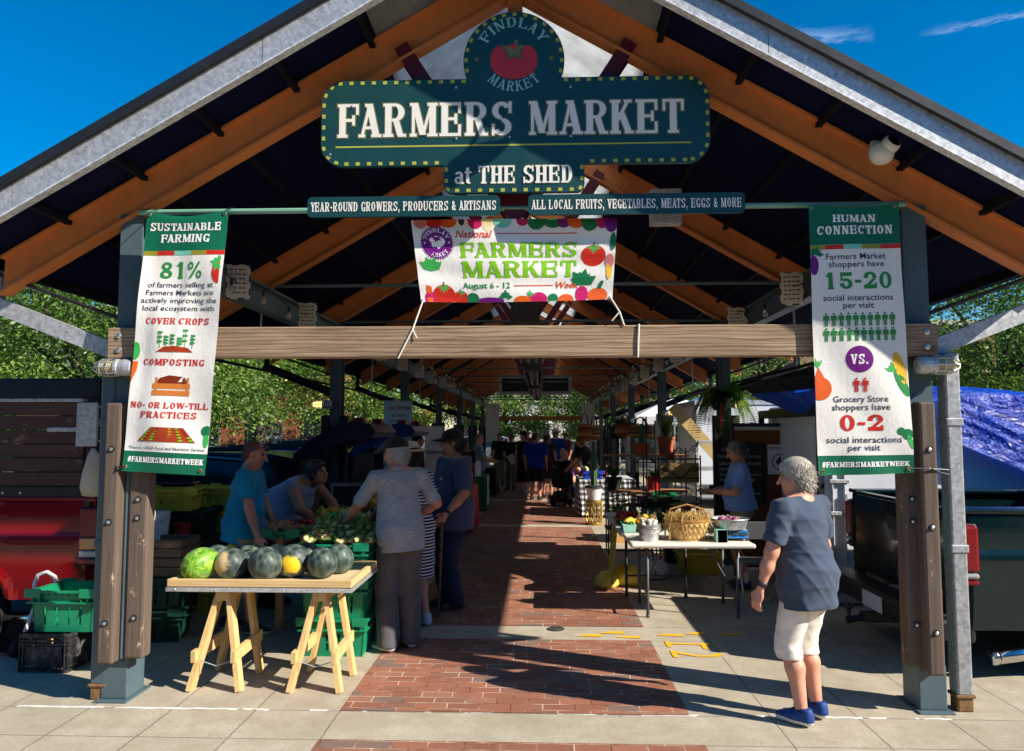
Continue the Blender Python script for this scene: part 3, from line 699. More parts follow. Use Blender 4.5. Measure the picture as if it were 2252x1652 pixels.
# dashes along the edge
m = MB(); pr = Print(m, front(YS), ['o'], base=.0012)
seg = [(Vector((a[0], a[1])), Vector((b[0], b[1]))) for a, b in zip(ol, ol[1:] + ol[:1])]; tot = 0; nxt = .04
for a, b in seg:
 L = (b - a).length
 if L < 1e-6: continue
 u = (b - a) / L; nrm = Vector((-u.y, u.x))
 while nxt <= tot + L:
  c = a + u * (nxt - tot) + nrm * .017
  pr.put([[tuple(c + u * p + nrm * q) for p, q in ((-.0135, -.011), (.0135, -.011), (.0135, .011), (-.0135, .011))]], 0, lift=.0015); nxt += .0745
 tot += L
pr.put([[(-1.345, 3.603), (.975, 3.603), (.975, 3.614), (-1.345, 3.614)]], 0); m.build('edge_dashes', M_OLIVE, ms, fix=False)
def put_line(mb, y, polys, x, z, m, back=None):
 pr = Print(mb, front(y), list(range(8)), step=.00003)
 if back is not None: pr.put(shift(back, x, z), 1)
 pr.k = 0; pr.base = .0036 if back is not None else .0015
 pr.put(shift(polys, x, z), m)
def outlined(text, H, width, **k):
 a, w = slab(text, H, width, **k); b, _ = slab(text, H, width, g=.035, **k); return a, b
m = MB(); a, b = outlined('FARMERS MARKET', .226, 2.275, W=.60, S=.2, T=.085, gap=.055); put_line(m, YS, a, -1.335, 3.672, 0, b)
a, b = outlined('THE SHED', .118, .62, W=.6, S=.2, T=.09); put_line(m, YS, a, SCX - .235, 3.352, 0, b)
a, b = outlined('at', .118, .12, W=.72, S=.2, T=.09); put_line(m, YS, a, SCX - .392, 3.352, 0, b)
m.build('lettering', [M_CREAM, M_OLIVED], ms, fix=False)
m = MB(); a, w = slab('FINDLAY', .068, .43, W=.7, S=.19, gap=.16)
pr = Print(m, front(YS), ['t', 'r', 's', 'g']); pr.put(shift(bend(a, w, .192), SCX, ZC + .035), 't')
a, w = slab('MARKET', .07, .40, W=.7, S=.19, gap=.18); pr.put(shift(bend(a, w, .245, False), SCX, ZC + .035), 't')
pr.put(ell(SCX - .245, ZC + .01, .014, .014) + ell(SCX + .245, ZC + .01, .014, .014), 's')
pr.put(ell(SCX, ZC - .01, .155, .118, 32), 'r')
pr.put(ell(SCX - .07, ZC + .02, .085, .085) + ell(SCX + .07, ZC + .02, .085, .085), 'r')
pr.put(leafy(SCX, ZC + .075, .095, 7, 168, 378, .2), 'g'); pr.put(leafy(SCX, ZC + .078, .082, 7, 170, 375, .17) + [[(SCX - .012, ZC + .08), (SCX + .012, ZC + .08), (SCX + .03, ZC + .14), (SCX + .008, ZC + .14)]], 's')
m.build('tomato_emblem', [M_TEALT, M_TOM, M_STEMG, M_SIGN], ms, fix=False)
m = MB()
for x, z in ((-1.24, 3.88), (-.55, 3.655), (-.2, 3.66), (.2, 3.66), (.85, 3.9), (-.55, 4.0), (.2, 3.99), (-1.38, 3.56)): m.lathe([(.009, -.0005), (.009, -.006), (0, -.009)], 8, (x, YS, z), axis='y')
m.build('screw_heads', M_BOLT, ms)
for i, (x0, x1, tx) in enumerate(((-1.525, -.262, 'YEAR-ROUND GROWERS, PRODUCERS & ARTISANS'), (-.078, 1.312, 'ALL LOCAL FRUITS, VEGETABLES, MEATS, EGGS & MORE'))):
 st = thing('strip_sign', 'long narrow green sign under the main sign reading %s' % ('YEAR-ROUND GROWERS' if i == 0 else 'ALL LOCAL FRUITS'), 'sign', (x0, YS, 3.14), group='narrow strip signs under the gable sign')
 m = MB(); m.extr(rrect(x0, x1, 3.142, 3.276, .03), .02, lambda u, v, w: (u, YS + w, v)); m.build('sign_panel', M_SIGN, st, fix=False)
 m = MB(); a, w = slab(tx, .062, x1 - x0 - .045, W=.62, S=.2, T=.1, gap=.07); put_line(m, YS, a, x0 + .022, 3.178, 0); m.build('lettering', M_CREAM, st, fix=False)
# gooseneck lamp that lights the sign, hung on the roof edge
gl = thing('sign_lamp', 'gooseneck sign lamp with a dark shade on the roof edge', 'lamp', (.83, 4.4, 4.5))
m = MB(); m.tube([(.83, 4.4, 4.5), (.88, 4.33, 4.68), (.92, 4.25, 4.7), (.94, 4.2, 4.62)], .011, 8); m.tube([(.85, 4.4, 4.46), (.92, 4.3, 4.57), (.95, 4.21, 4.58)], .006, 6); m.build('arm', M_DARKTRIM, gl)
m = MB(); m.lathe([(.02, .09), (.05, .07), (.12, -.02), (.115, -.02), (.045, .06), (0, .07)], 16, (.94, 4.19, 4.53)); m.build('lamp_shade', M_DARKTRIM, gl)
# ---------------------------------------------------------------- printed cloth banners
def vinyl(name, rgb, rough=.42):
 if name in _mc: return _mc[name]
 t = NT(name); v = t.obj(); n = t.noise(t.map(v, (3, 1, 1)), 5, 3); t.base(lin(rgb)); t.p(Roughness=rough); t.b.inputs['Specular IOR Level'].default_value = .35
 t.bump(t.noise(t.map(v, (9, 9, 7), rot=(0, .5, 0)), 2.4, 4, .55, .8), .13, .02); _mc[name] = t.mat; return t.mat
PRC = dict(white=(236, 232, 224), green=(18, 104, 74), red=(204, 44, 30), orange=(232, 104, 26), lime=(128, 196, 22), purple=(112, 22, 122), navy=(44, 56, 70), teal=(126, 206, 184),
   gold=(150, 142, 40), tgreen=(48, 140, 66), brown=(124, 44, 22), soil=(166, 60, 30), wood=(204, 120, 52), leaf=(62, 176, 82), dleaf=(26, 118, 70), yellow=(238, 184, 44), magenta=(196, 30, 100), pale=(246, 244, 240), pump=(226, 96, 36), script=(222, 78, 30), peach=(214, 128, 120), cream=(240, 222, 170))
PM = {k: vinyl('print_' + k, v) for k, v in PRC.items()}; PK = list(PRC)
M_GROM = galv('brass_grommet', (.6, .5, .28), .35, .9, 60)
def banner(name, label, C, w, h, wave, group, grom, y_extra=None):
 # C: four corners (TL, TR, BL, BR); wave(u, v) pushes the cloth along y
 TL, TR, BL, BR = [Vector(c) for c in C]; S = (w, h)
 def fn(x, z, k):      # x, z in metres from the lower left corner of the sheet
  u, v = x / w, z / h; p = (BL * (1 - u) + BR * u) * (1 - v) + (TL * (1 - u) + TR * u) * v; ww, dz = wave(u, v)
  return (p.x, p.y + ww - k, p.z + dz)
 return fn
def cloth_sheet(m, fn, w, h, bands, nu=20, nv=64):
 zs = sorted(set([h * i / nv for i in range(nv + 1)] + [b for b, _ in bands if 0 < b < h]))
 base = len(m.v); xs = [w * i / nu for i in range(nu + 1)]
 for z in zs: m.v.extend([fn(x, z, 0) for x in xs])
 for j in range(len(zs) - 1):
  zm = (zs[j] + zs[j + 1]) / 2; col = [c for b, c in bands if b <= zm][-1]
  for i in range(nu):
   m.f.append(tuple(base + q for q in (j * (nu + 1) + i, j * (nu + 1) + i + 1, (j + 1) * (nu + 1) + i + 1, (j + 1) * (nu + 1) + i))); m.m.append(PK.index(col))
def cline(pr, text, xc, z, H, col, width=None, kind='slab', **k):
 if kind == 'slab': k.setdefault('T', .125)
 a, w = (slab(text, H, width, **k) if kind == 'slab' else sans(text, H, width, **k)); pr.put(shift(a, xc - w / 2, z), col)
def tomato(pr, x, z, r, col='red'):
 pr.put(ell(x, z, r, r * .85), col); pr.put(leafy(x, z + r * .7, r * .62, 6, 190, 380, .16), 'leaf'); pr.put([[(x - r * .06, z + r * .7), (x + r * .06, z + r * .7), (x + r * .12, z + r * 1.1), (x, z + r * 1.1)]], 'dleaf')
def man(pr, x, z, H, col):
 pr.put(ell(x, z + H * .92, H * .085, H * .085, 10), col)
 pr.put([[(x - H * .15, z + H * .48), (x + H * .15, z + H * .48), (x + H * .17, z + H * .8), (x - H * .17, z + H * .8)]], col)
 pr.put([[(x - H * .12, z), (x - H * .02, z), (x - H * .02, z + H * .5), (x - H * .12, z + H * .5)], [(x + H * .02, z), (x + H * .12, z), (x + H * .12, z + H * .5), (x + H * .02, z + H * .5)], [(x - H * .23, z + H * .42), (x - H * .17, z + H * .42), (x - H * .15, z + H * .78), (x - H * .21, z + H * .78)], [(x + H * .17, z + H * .42), (x + H * .23, z + H * .42), (x + H * .21, z + H * .78), (x + H * .15, z + H * .78)]], col)
def grommets(fn, pts, par, wd):
 for x, z in pts:
  p = fn(x, z, .003); m = MB(); m.lathe([(.014, 0), (.012, -.004), (.006, -.004), (.006, 0)], 12, p, axis='y'); m.build('grommet', M_GROM, par)
TILLS = [PM[k] for k in PK]
# left banner
YB = 4.815
w, h = .545, 1.755
Cn = [at(325, 466, YB), at(503, 462, YB), at(266, 1036, YB), at(450, 1046, YB)]
def wv1(u, v):
 a = .010 * math.sin(6.5 * u + 5 * v + 1) * (1 - abs(2 * v - 1) * .3) + .012 * math.exp(-((u - .12) / .1) ** 2) * math.sin(3.1 * v) - .014 * math.exp(-((u - .55 - .25 * (v - .6)) / .07) ** 2) * math.exp(-((v - .62) / .16) ** 2) + .006 * math.sin(17 * v + 5 * u)
 top = max(0, (v - .9) / .1); return a - .012 * math.exp(-((v - .97) / .03) ** 2) * math.sin(math.pi * u) , -.035 * top * top * math.sin(math.pi * u)
fn = banner('b', '', Cn, w, h, wv1, '', None)
lb = thing('vertical_banner', 'tall white banner with green ends headed SUSTAINABLE FARMING', 'banner', (float(Cn[2].x), YB, float(Cn[2].z)), group='tall printed banners on the front columns')
m = MB(); cloth_sheet(m, fn, w, h, [(0, 'green'), (.137, 'white'), (h - .302, 'teal'), (h - .275, 'green')])
pr = Print(m, fn, PK, cell=.03, bounds=(w, h))
xs = [0, .09, .205, .32, .425, w]
for i, c in enumerate(('gold', 'red', 'teal', 'gold', 'red')): pr.put([[(xs[i], h - .302), (xs[i + 1], h - .302), (xs[i + 1], h - .272), (xs[i], h - .272)]], c, lift=.0012)
X = w / 2
for x in (.08, .17, .34, .44, .5): pr.put([[(x, .15), (x + .02, .15), (x + .02, h - .32), (x, h - .32)]][:0], 'pale')
cline(pr, 'SUSTAINABLE', X - .005, h - .135, .058, 'pale', .475, W=.66, S=.23, gap=.06); cline(pr, 'FARMING', X, h - .215, .055, 'pale', .33, W=.72, S=.23, gap=.06)
cline(pr, '81%', X - .01, h - .46, .112, 'tgreen', .29, W=.8, S=.25)
for i, tx in enumerate(('of farmers selling at', 'Farmers Markets are', 'actively improving the', 'local ecosystem with')): cline(pr, tx, X, h - .52 - .053 * i, .037, 'navy', (.44, .45, .5, .47)[i], kind='sans', bold=.006)
cline(pr, 'COVER CROPS', X, h - .77, .043, 'red', .42, W=.7, S=.22, gap=.07)
pr.put([[(X - .12, h - .955), (X + .12, h - .955), (X + .08, h - .925), (X, h - .915), (X - .07, h - .92)]], 'soil')
for dx, hh in ((-.1, .1), (-.06, .07), (-.02, .08), (.03, .06), (.06, .115), (.11, .08)):
 pr.put([[(X + dx, h - .93), (X + dx + .004, h - .93), (X + dx + .004, h - .93 + hh), (X + dx, h - .93 + hh)]], 'leaf')
 for q in (.4, .7, 1): pr.put(leafy(X + dx, h - .93 + hh * q, .022, 4, 20, 200, .3), 'tgreen')
cline(pr, 'COMPOSTING', X, h - 1.045, .043, 'red', .41, W=.7, S=.22, gap=.07)
pr.put([[(X - .1, h - 1.165), (X + .1, h - 1.165), (X + .08, h - 1.12), (X - .02, h - 1.11), (X - .08, h - 1.13)]], 'brown')
for z0, z1 in ((1.245, 1.21), (1.2, 1.165)): pr.put([[(X - .12, h - z0), (X + .12, h - z0), (X + .12, h - z1), (X - .12, h - z1)]], 'wood')
for dx in (-.105, .095): pr.put([[(X + dx, h - 1.245), (X + dx + .015, h - 1.245), (X + dx + .015, h - 1.125), (X + dx, h - 1.125)]], 'wood')
pr.put([[(X + .04, h - 1.155), (X + .07, h - 1.15), (X + .06, h - 1.125)], [(X + .058, h - 1.135), (X + .085, h - 1.1), (X + .09, h - 1.105), (X + .064, h - 1.138)]], 'pale')
cline(pr, 'NO- OR LOW-TILL', X, h - 1.33, .04, 'red', .51, W=.7, S=.22, gap=.06); cline(pr, 'PRACTICES', X, h - 1.395, .043, 'red', .36, W=.7, S=.22, gap=.07)
pr.put([[(X - .19, h - 1.55), (X + .19, h - 1.55), (X + .105, h - 1.455), (X - .105, h - 1.455)]], 'soil')
for i in range(6):
 u0 = -.16 + .064 * i; pr.put([[(X + u0 - .012, h - 1.55), (X + u0 + .014, h - 1.55), (X + u0 * .56 + .007, h - 1.455), (X + u0 * .56 - .006, h - 1.455)]], 'brown')
 for q in range(5): s_ = 1 - .44 * q / 5; pr.put(leafy(X + u0 * s_, h - 1.542 + q * .019, .017 * s_, 3, 25, 155, .35), 'lime')
cline(pr, '*Source: USDA Food and Nutrition Service', X, .152, .021, 'navy', .5, kind='sans', shear=.2, bold=.004)
cline(pr, '#FARMERSMARKETWEEK', X + .005, .065, .036, 'pale', .5, W=.66, S=.24, gap=.04)
pr.put(ell(.012, h - .95, .028, .06, 16), 'leaf'); pr.put([[(0, h - 1.02), (.035, h - 1.02), (.03, h - 1.08), (0, h - 1.17)]], 'orange')
pr.put(ell(w - .02, h - .42, .05, .075, 20, 90, 270), 'red'); pr.put(leafy(w - .03, h - .36, .06, 6, 90, 280, .25), 'leaf')
pr.put(ell(w - .02, h - 1.47, .035, .035, 16), 'dleaf'); pr.put(ell(w - .018, h - 1.53, .018, .05, 12), 'leaf')
m.build('cloth', TILLS, lb, smooth=True, fix=False)
grommets(fn, ((.02, h - .02), (w - .025, h - .02), (.02, .03), (w - .03, .03)), lb, w)
m = MB(); p = Vector(fn(.02, .03, .004)); m.tube([p, p + Vector((-.05, .0, -.004)), p + Vector((-.1, .03, .012))], .004, 5); m.tube([p, p + Vector((-.06, 0, -.025)), p + Vector((-.1, .03, -.035))], .004, 5); m.build('tie_cord', M_DARKTRIM, lb)
for u in (.02, w - .025):
 m = MB(); p = Vector(fn(u, h - .02, .004)); m.tube([p, p + Vector((0, .02, .03)), Vector((p.x, 4.93, 3.25)), Vector((p.x + .01, 4.955, 3.225))], .003, 5); m.build('tie_cord', M_DARKTRIM, lb)
# right banner
w, h = .59, 1.755
Cn = [at(1777, 452, YB), at(1975, 446, YB), at(1800, 1046, YB), at(2010, 1044, YB)]
def wv2(u, v):
 a = .007 * math.sin(5 * u + 4 * v) + .004 * math.sin(15 * v + 9 * u) + .01 * math.exp(-((v - .02) / .05) ** 2) * math.sin(9 * u)
 return a, -.02 * max(0, (v - .92) / .08) ** 2 * math.sin(math.pi * u) + .02 * math.exp(-((v) / .04) ** 2) * u * u * .6
fn = banner('b', '', Cn, w, h, wv2, '', None)
rb = thing('vertical_banner', 'tall white banner with green ends headed HUMAN CONNECTION', 'banner', (float(Cn[2].x), YB, float(Cn[2].z)), group='tall printed banners on the front columns')
m = MB(); cloth_sheet(m, fn, w, h, [(0, 'green'), (.125, 'white'), (h - .297, 'teal'), (h - .265, 'green')]); pr = Print(m, fn, PK, cell=.03, bounds=(w, h)); X = w / 2
xs = [0, .1, .215, .335, .46, w]
for i, c in enumerate(('gold', 'red', 'teal', 'gold', 'red')): pr.put([[(xs[i], h - .297), (xs[i + 1], h - .297), (xs[i + 1], h - .267), (xs[i], h - .267)]], c, lift=.0012)
cline(pr, 'HUMAN', X, h - .12, .055, 'pale', .29, W=.74, S=.24, gap=.05); cline(pr, 'CONNECTION', X, h - .2, .057, 'pale', .5, W=.68, S=.24, gap=.05)
cline(pr, 'Farmers Market', X, h - .365, .041, 'navy', .39, kind='sans', bold=.006); cline(pr, 'shoppers have', X, h - .415, .041, 'navy', .36, kind='sans', bold=.006)
cline(pr, '15-20', X + .005, h - .56, .11, 'tgreen', .45, W=.78, S=.26)
cline(pr, 'social interactions', X, h - .635, .041, 'navy', .45, kind='sans', bold=.006); cline(pr, 'per visit', X, h - .685, .041, 'navy', .2, kind='sans', bold=.006)
for r_ in range(2):
 for i in range(10): man(pr, .085 + .047 * i, h - .8 - .097 * r_, .086, 'tgreen')
pr.put(ell(X - .01, h - 1.015, .086, .086, 32), 'purple'); cline(pr, 'VS.', X - .012, h - 1.047, .064, 'pale', .11, W=.6, S=.2)
man(pr, X - .035, h - 1.225, .09, 'red'); man(pr, X + .018, h - 1.225, .09, 'red')
cline(pr, 'Grocery Store', X - .015, h - 1.29, .041, 'navy', .34, kind='sans', bold=.006); cline(pr, 'shoppers have', X - .015, h - 1.342, .041, 'navy', .36, kind='sans', bold=.006)
cline(pr, '0-2', X - .015, h - 1.475, .104, 'red', .28, W=.78, S=.26)
cline(pr, 'social interactions', X - .005, h - 1.55, .041, 'navy', .465, kind='sans', bold=.006); cline(pr, 'per visit', X - .005, h - 1.6, .041, 'navy', .2, kind='sans', bold=.006)
cline(pr, '#FARMERSMARKETWEEK', X, .05, .034, 'pale', .54, W=.66, S=.24, gap=.04)
pr.put(ell(.02, h - .4, .03, .065, 16), 'purple'); pr.put(leafy(.03, h - .33, .06, 6, 0, 180, .25), 'dleaf')
pr.put(ell(.03, h - 1.2, .075, .075, 24), 'pump'); pr.put([[(.0, h - 1.13), (.06, h - 1.13), (.025, h - 1.06)]], 'pump'); pr.put(leafy(.02, h - 1.07, .07, 4, 60, 120, .1), 'leaf')
pr.put(ell(w - .05, h - 1.08, .035, .11, 20, rot=14), 'yellow'); pr.put(ell(w - .045, h - 1.17, .03, .1, 16, rot=24), 'tgreen'); pr.put(leafy(w - .085, h - 1.1, .07, 3, 110, 160, .2), 'leaf')
pr.put(ell(w - .03, h - 1.5, .035, .035, 14), 'dleaf'); pr.put(ell(w - .07, h - 1.48, .025, .025, 14), 'dleaf'); pr.put(ell(w - .012, h - 1.55, .015, .05, 12, rot=20), 'leaf')
m.build('cloth', TILLS, rb, smooth=True, fix=False)
grommets(fn, ((.02, h - .02), (w - .025, h - .02), (.025, .025), (w - .03, .03)), rb, w)
m = MB(); p = Vector(fn(w - .03, .03, .004)); m.tube([p, p + Vector((.12, .0, 0)), p + Vector((.26, .04, -.01))], .004, 5); m.tube([p + Vector((.14, 0, 0)), p + Vector((.2, .02, -.025)), p + Vector((.26, .04, -.04))], .004, 5); m.build('tie_cord', M_DARKTRIM, rb)
# middle banner
w, h = 1.345, .535; YM = 4.9
Cn = [at(903, 484, YM), at(1357, 480, YM), at(926, 664, YM), at(1346, 658, YM)]
def wv3(u, v): return .006 * math.sin(9 * u + 2 * v) + .004 * math.sin(20 * v + 6 * u), -.01 * math.sin(math.pi * u) * (1 - v)
fn = banner('b', '', Cn, w, h, wv3, '', None)
mb_ = thing('event_banner', 'wide white banner with a border of vegetables reading National FARMERS MARKET Week', 'banner', (0, YM, 2.59))
m = MB(); cloth_sheet(m, fn, w, h, [(0, 'white')], 40, 16); pr = Print(m, fn, PK, cell=.03, bounds=(w, h))
cline(pr, 'FARMERS', .70, .285, .098, 'lime', .79, W=.78, S=.24, gap=.06); cline(pr, 'MARKET', .70, .155, .108, 'lime', .79, W=.82, S=.24, gap=.06)
cline(pr, 'National', .405, .415, .05, 'script', .25, kind='sans', shear=.35, bold=.018); cline(pr, 'Week', 1.03, .082, .045, 'script', .16, kind='sans', shear=.35, bold=.018)
cline(pr, 'August 6 - 12', .47, .088, .04, 'tgreen', .33, kind='sans', bold=.02)
pr.put([[(.56, .438), (1.09, .438), (1.09, .444), (.56, .444)], [(.66, .1), (.93, .1), (.93, .106), (.66, .106)]], 'script')
cx, cz = .155, .385
for i in range(40): a = R(9 * i); c_, s_ = math.cos(a), math.sin(a); pr.put([[(cx + .1 * c_ - .004 * s_, cz + .1 * s_ + .004 * c_), (cx + .112 * c_ - .004 * s_, cz + .112 * s_ + .004 * c_), (cx + .112 * c_ + .004 * s_, cz + .112 * s_ - .004 * c_), (cx + .1 * c_ + .004 * s_, cz + .1 * s_ - .004 * c_)]], 'purple', lift=.001)
pr.put(ell(cx, cz, .103, .1, 32), 'purple'); pr.put(ell(cx, cz - .002, .058, .046, 24), 'pale')
a, w_ = slab('FINDLAY', .026, .17, W=.7, S=.2, gap=.14); pr.put(shift(bend(a, w_, .068), cx, cz), 'pale'); a, w_ = slab('MARKET', .026, .17, W=.7, S=.2, gap=.16); pr.put(shift(bend(a, w_, .093, False), cx, cz), 'pale')
pr.put(leafy(cx, cz + .035, .038, 6, 180, 360, .2), 'purple'); pr.put(ell(cx - .082, cz, .006, .006, 8) + ell(cx + .082, cz, .006, .006, 8), 'pale')
tomato(pr, 1.2, .29, .082); tomato(pr, .17, .045, .078); tomato(pr, .285, .025, .055)
pr.put(leafy(.1, .2, .1, 7, 40, 140, .25), 'leaf'); pr.put([[(.05, .0), (.09, .0), (.085, .1), (.05, .11)]], 'orange'); pr.put(ell(.07, .02, .04, .05, 14), 'magenta')
pr.put(ell(.37, .02, .045, .04, 14), 'dleaf'); pr.put(ell(.49, .008, .1, .022, 20), 'purple'); pr.put(leafy(.6, .03, .05, 5, 0, 180, .3), 'dleaf'); pr.put(ell(.72, .01, .06, .028, 16), 'orange'); pr.put(leafy(.77, .03, .05, 4, 30, 120, .15), 'leaf')
pr.put(ell(.83, .015, .06, .045, 16), 'magenta'); pr.put(ell(.93, .02, .035, .03, 12), 'dleaf'); pr.put(ell(1.02, .005, .055, .04, 16), 'pump'); pr.put(ell(1.13, .04, .045, .055, 16), 'magenta'); pr.put(leafy(1.13, .1, .11, 6, 30, 150, .3), 'dleaf'); pr.put(ell(1.24, .03, .07, .05, 16), 'pump'); pr.put([[(1.23, .07), (1.26, .07), (1.28, .12), (1.26, .125)]], 'dleaf'); pr.put(ell(1.31, .2, .02, .07, 12), 'yellow'); pr.put(ell(1.31, .25, .03, .05, 12), 'peach'); pr.put(ell(1.325, .38, .02, .06, 12), 'dleaf')
for x, c, rx, rz in ((.06, 'peach', .045, .05), (.15, 'red', .06, .045), (.24, 'pump', .06, .045), (.33, 'navy', .02, .03), (.42, 'magenta', .05, .055), (.5, 'cream', .04, .07), (.6, 'teal', .06, .05), (.73, 'magenta', .04, .035), (.82, 'dleaf', .06, .06), (.93, 'dleaf', .07, .05), (1.0, 'purple', .05, .05), (1.08, 'pump', .06, .055), (1.17, 'dleaf', .06, .075), (1.25, 'magenta', .045, .06), (1.31, 'purple', .05, .085)): pr.put(ell(x, h - .01, rx, rz, 16), c)
m.build('cloth', TILLS, mb_, smooth=True, fix=False)
M_ROPE = mt('white_rope', lin((224, 218, 204)), .8)
for (u, px, pb) in ((.02, 875, 788), (w - .02, 1372, 716)):
 m = MB(); p = Vector(fn(u, .02, .004)); e = at(px, pb, PY0 - .09); mid = (p + e) / 2 + Vector((.015, -.02, -.01)); m.tube([p, mid, e], .0055, 6); m.tube([mid, mid + Vector((-.05 if u > .5 else .03, -.01, -.06))], .004, 5); m.build('tie_rope', M_ROPE, mb_)
m = MB(); xr = at(1405, 750, PY0 - .09).x; m.tube([(xr, PY0 - .092, 2.435), (xr - .006, PY0 - .094, 2.33), (xr - .01, PY0 - .092, 2.22)], .006, 6); m.build('rope_wrap', M_ROPE, mb_)
# ---------------------------------------------------------------- caged lamps and the dome camera
def jar_lamp(label, p, s, lit=False, group='caged jar lamps on the columns'):
 # sideways lamp: cast base, glass jar, wire cage
 t = thing('caged_lamp', label, 'lamp', p, group=group)
 m = MB(); m.lathe([(.03, -.02), (.055, -.01), (.058, .03), (.052, .075), (.056, .08), (.056, .1), (.048, .1)], 16, p, axis='x'); mm = MB(); mm._mg(m, None)
 if s < 0: mm.xf(Matrix.Translation(p) @ Matrix.Scale(-1, 4, (1, 0, 0)) @ Matrix.Translation(-Vector(p)))
 mm.build('lamp_base', M_GALV, t, smooth=R(40))
 m = MB(); m.lathe([(.04, .1), (.046, .13), (.044, .19), (.032, .225), (0, .24)], 14, p, axis='x')
 if s < 0: m.xf(Matrix.Translation(p) @ Matrix.Scale(-1, 4, (1, 0, 0)) @ Matrix.Translation(-Vector(p)))
 gm = NT('lit_jar_glass' if lit else 'jar_glass'); gm.base((.75, .66, .38)); gm.p(Roughness=.12)
 gm.b.inputs['Transmission Weight'].default_value = .35
 if lit: gm.b.inputs['Emission Color'].default_value = (1, .72, .25, 1); gm.b.inputs['Emission Strength'].default_value = .9
 m.build('glass_jar', gm.mat, t, smooth=True)
 m = MB()
 for i in range(8):
  a = math.pi * 2 * i / 8; ca, sa = math.cos(a), math.sin(a); m.tube([Vector(p) + Vector((s * q, r_ * ca, r_ * sa)) for q, r_ in ((.09, .056), (.15, .058), (.2, .052), (.235, .036), (.255, .0))], .004, 5)
 for q, r_ in ((.14, .058), (.19, .054)): m.tube([Vector(p) + Vector((s * q, r_ * math.cos(R(i * 30)), r_ * math.sin(R(i * 30)))) for i in range(13)], .004, 5)
 m.build('wire_cage', galv('cage_wire', (.6, .58, .54), .4, .7), t); return t
jar_lamp('grey caged jar lamp on the front column left of the SUSTAINABLE FARMING banner', Vector((-2.7, 4.87, 2.165)), -1)
jar_lamp('grey caged jar lamp on the front column right of the HUMAN CONNECTION banner', Vector((2.4, 4.87, 2.165)), 1)
for k in (1, 2):
 y = PY0 + BAY * k; jar_lamp('lit caged lamp on the %s column of the left row' % ('second' if k == 1 else 'third'), Vector((XC - HS - .05, y - .05, 2.1)), -1, True)
 jar_lamp('lit caged lamp on the %s column of the right row' % ('second' if k == 1 else 'third'), Vector((XC + HS + .0, y - .07, 2.1)), 1, True)
M_CAMW = mt('camera_white', lin((214, 214, 208)), .4, var=.06)
sc_ = thing('security_camera', 'white dome security camera under the right slope of the roof edge', 'security camera', tuple(at(1938, 338, 4.84)))
c = at(1938, 338, 4.8); rt = Euler((R(70), R(20), R(-20))).to_matrix()
d = Vector((.3, -.8, .42)).normalized(); q = d.to_track_quat('Z', 'Y').to_matrix().to_4x4(); b0 = Vector((-.1, -.35, -.93)).normalized().to_track_quat('Z', 'Y').to_matrix().to_4x4()
m = MB(); m.lathe([(.06, -.06), (.088, -.05), (.09, -.01), (.085, .03), (.07, .055), (.045, .07), (0, .075)], 28); m.xf(Matrix.Translation(c) @ b0 @ Matrix.Scale(.85, 4)); m.build('housing', M_CAMW, sc_, smooth=True)
m = MB(); m.lathe([(.03, .0), (.062, .03), (.062, .07), (.052, .088)], 24); m.lathe([(.052, .086), (.03, .098), (0, .102)], 24, m=1); m.xf(Matrix.Translation(c + Vector((.02, -.01, .02))) @ q @ Matrix.Scale(.92, 4)); m.build('lens_eye', [M_CAMW, glass('camera_lens', (.004, .004, .008), .05)], sc_, smooth=R(40))
m = MB(); m.tube([c + Vector((0, .02, .06)), c + Vector((0, .1, .1))], .03, 10); m.build('mount', M_CAMW, sc_)
jb = thing('junction_box', 'grey metal junction box behind the right strip sign', 'junction box', (1.0, 6.3, 3.45)); p = at(1465, 450, 6.3)
m = MB(); m.bbox(p.x - .13, p.x + .13, 6.3, 6.42, p.z - .16, p.z + .14, .006); m.build('box_shell', M_GALV, jb); m = MB(); m.tube([(p.x - .05, 6.36, p.z + .14), (p.x - .05, 6.36, p.z + .5)], .01, 6); m.build('conduit', M_PURLIN, jb)
# ---------------------------------------------------------------- trees
def leaf_mat(name, c, tr=.35):
 if name in _mc: return _mc[name]
 t = NT(name); t.n.remove(t.b); o = t.n['Material Output']; v = t.obj(); n = t.noise(v, 1.3, 3)
 cc = t.ramp(n, [(.3, tuple(x * .7 for x in c)), (.7, tuple(x * 1.25 for x in c))])
 a = t.new('ShaderNodeBsdfTranslucent'); b = t.new('ShaderNodeBsdfDiffuse'); g = t.new('ShaderNodeBsdfGlossy'); g.inputs['Roughness'].default_value = .45; g.inputs[0].default_value = (.5, .5, .45, 1)
 t.set(a, 0, t.mix(.35, cc, (.2, .3, .02), 'ADD')); t.set(b, 0, cc); m = t.new('ShaderNodeMixShader'); m.inputs[0].default_value = tr; t.l.new(b.outputs[0], m.inputs[1]); t.l.new(a.outputs[0], m.inputs[2])
 m2 = t.new('ShaderNodeMixShader'); m2.inputs[0].default_value = .06; t.l.new(m.outputs[0], m2.inputs[1]); t.l.new(g.outputs[0], m2.inputs[2]); t.l.new(m2.outputs[0], o.inputs[0]); _mc[name] = t.mat; return t.mat
LEAVES = [leaf_mat('leaf_dark', (.075, .15, .025)), leaf_mat('leaf_mid', (.14, .25, .038)), leaf_mat('leaf_light', (.23, .36, .055)), leaf_mat('leaf_yellow', (.38, .33, .05))]
M_BARK = mt('bark', (.07, .055, .042), .9, var=.4, vs=14, bump=.6, bs=40)
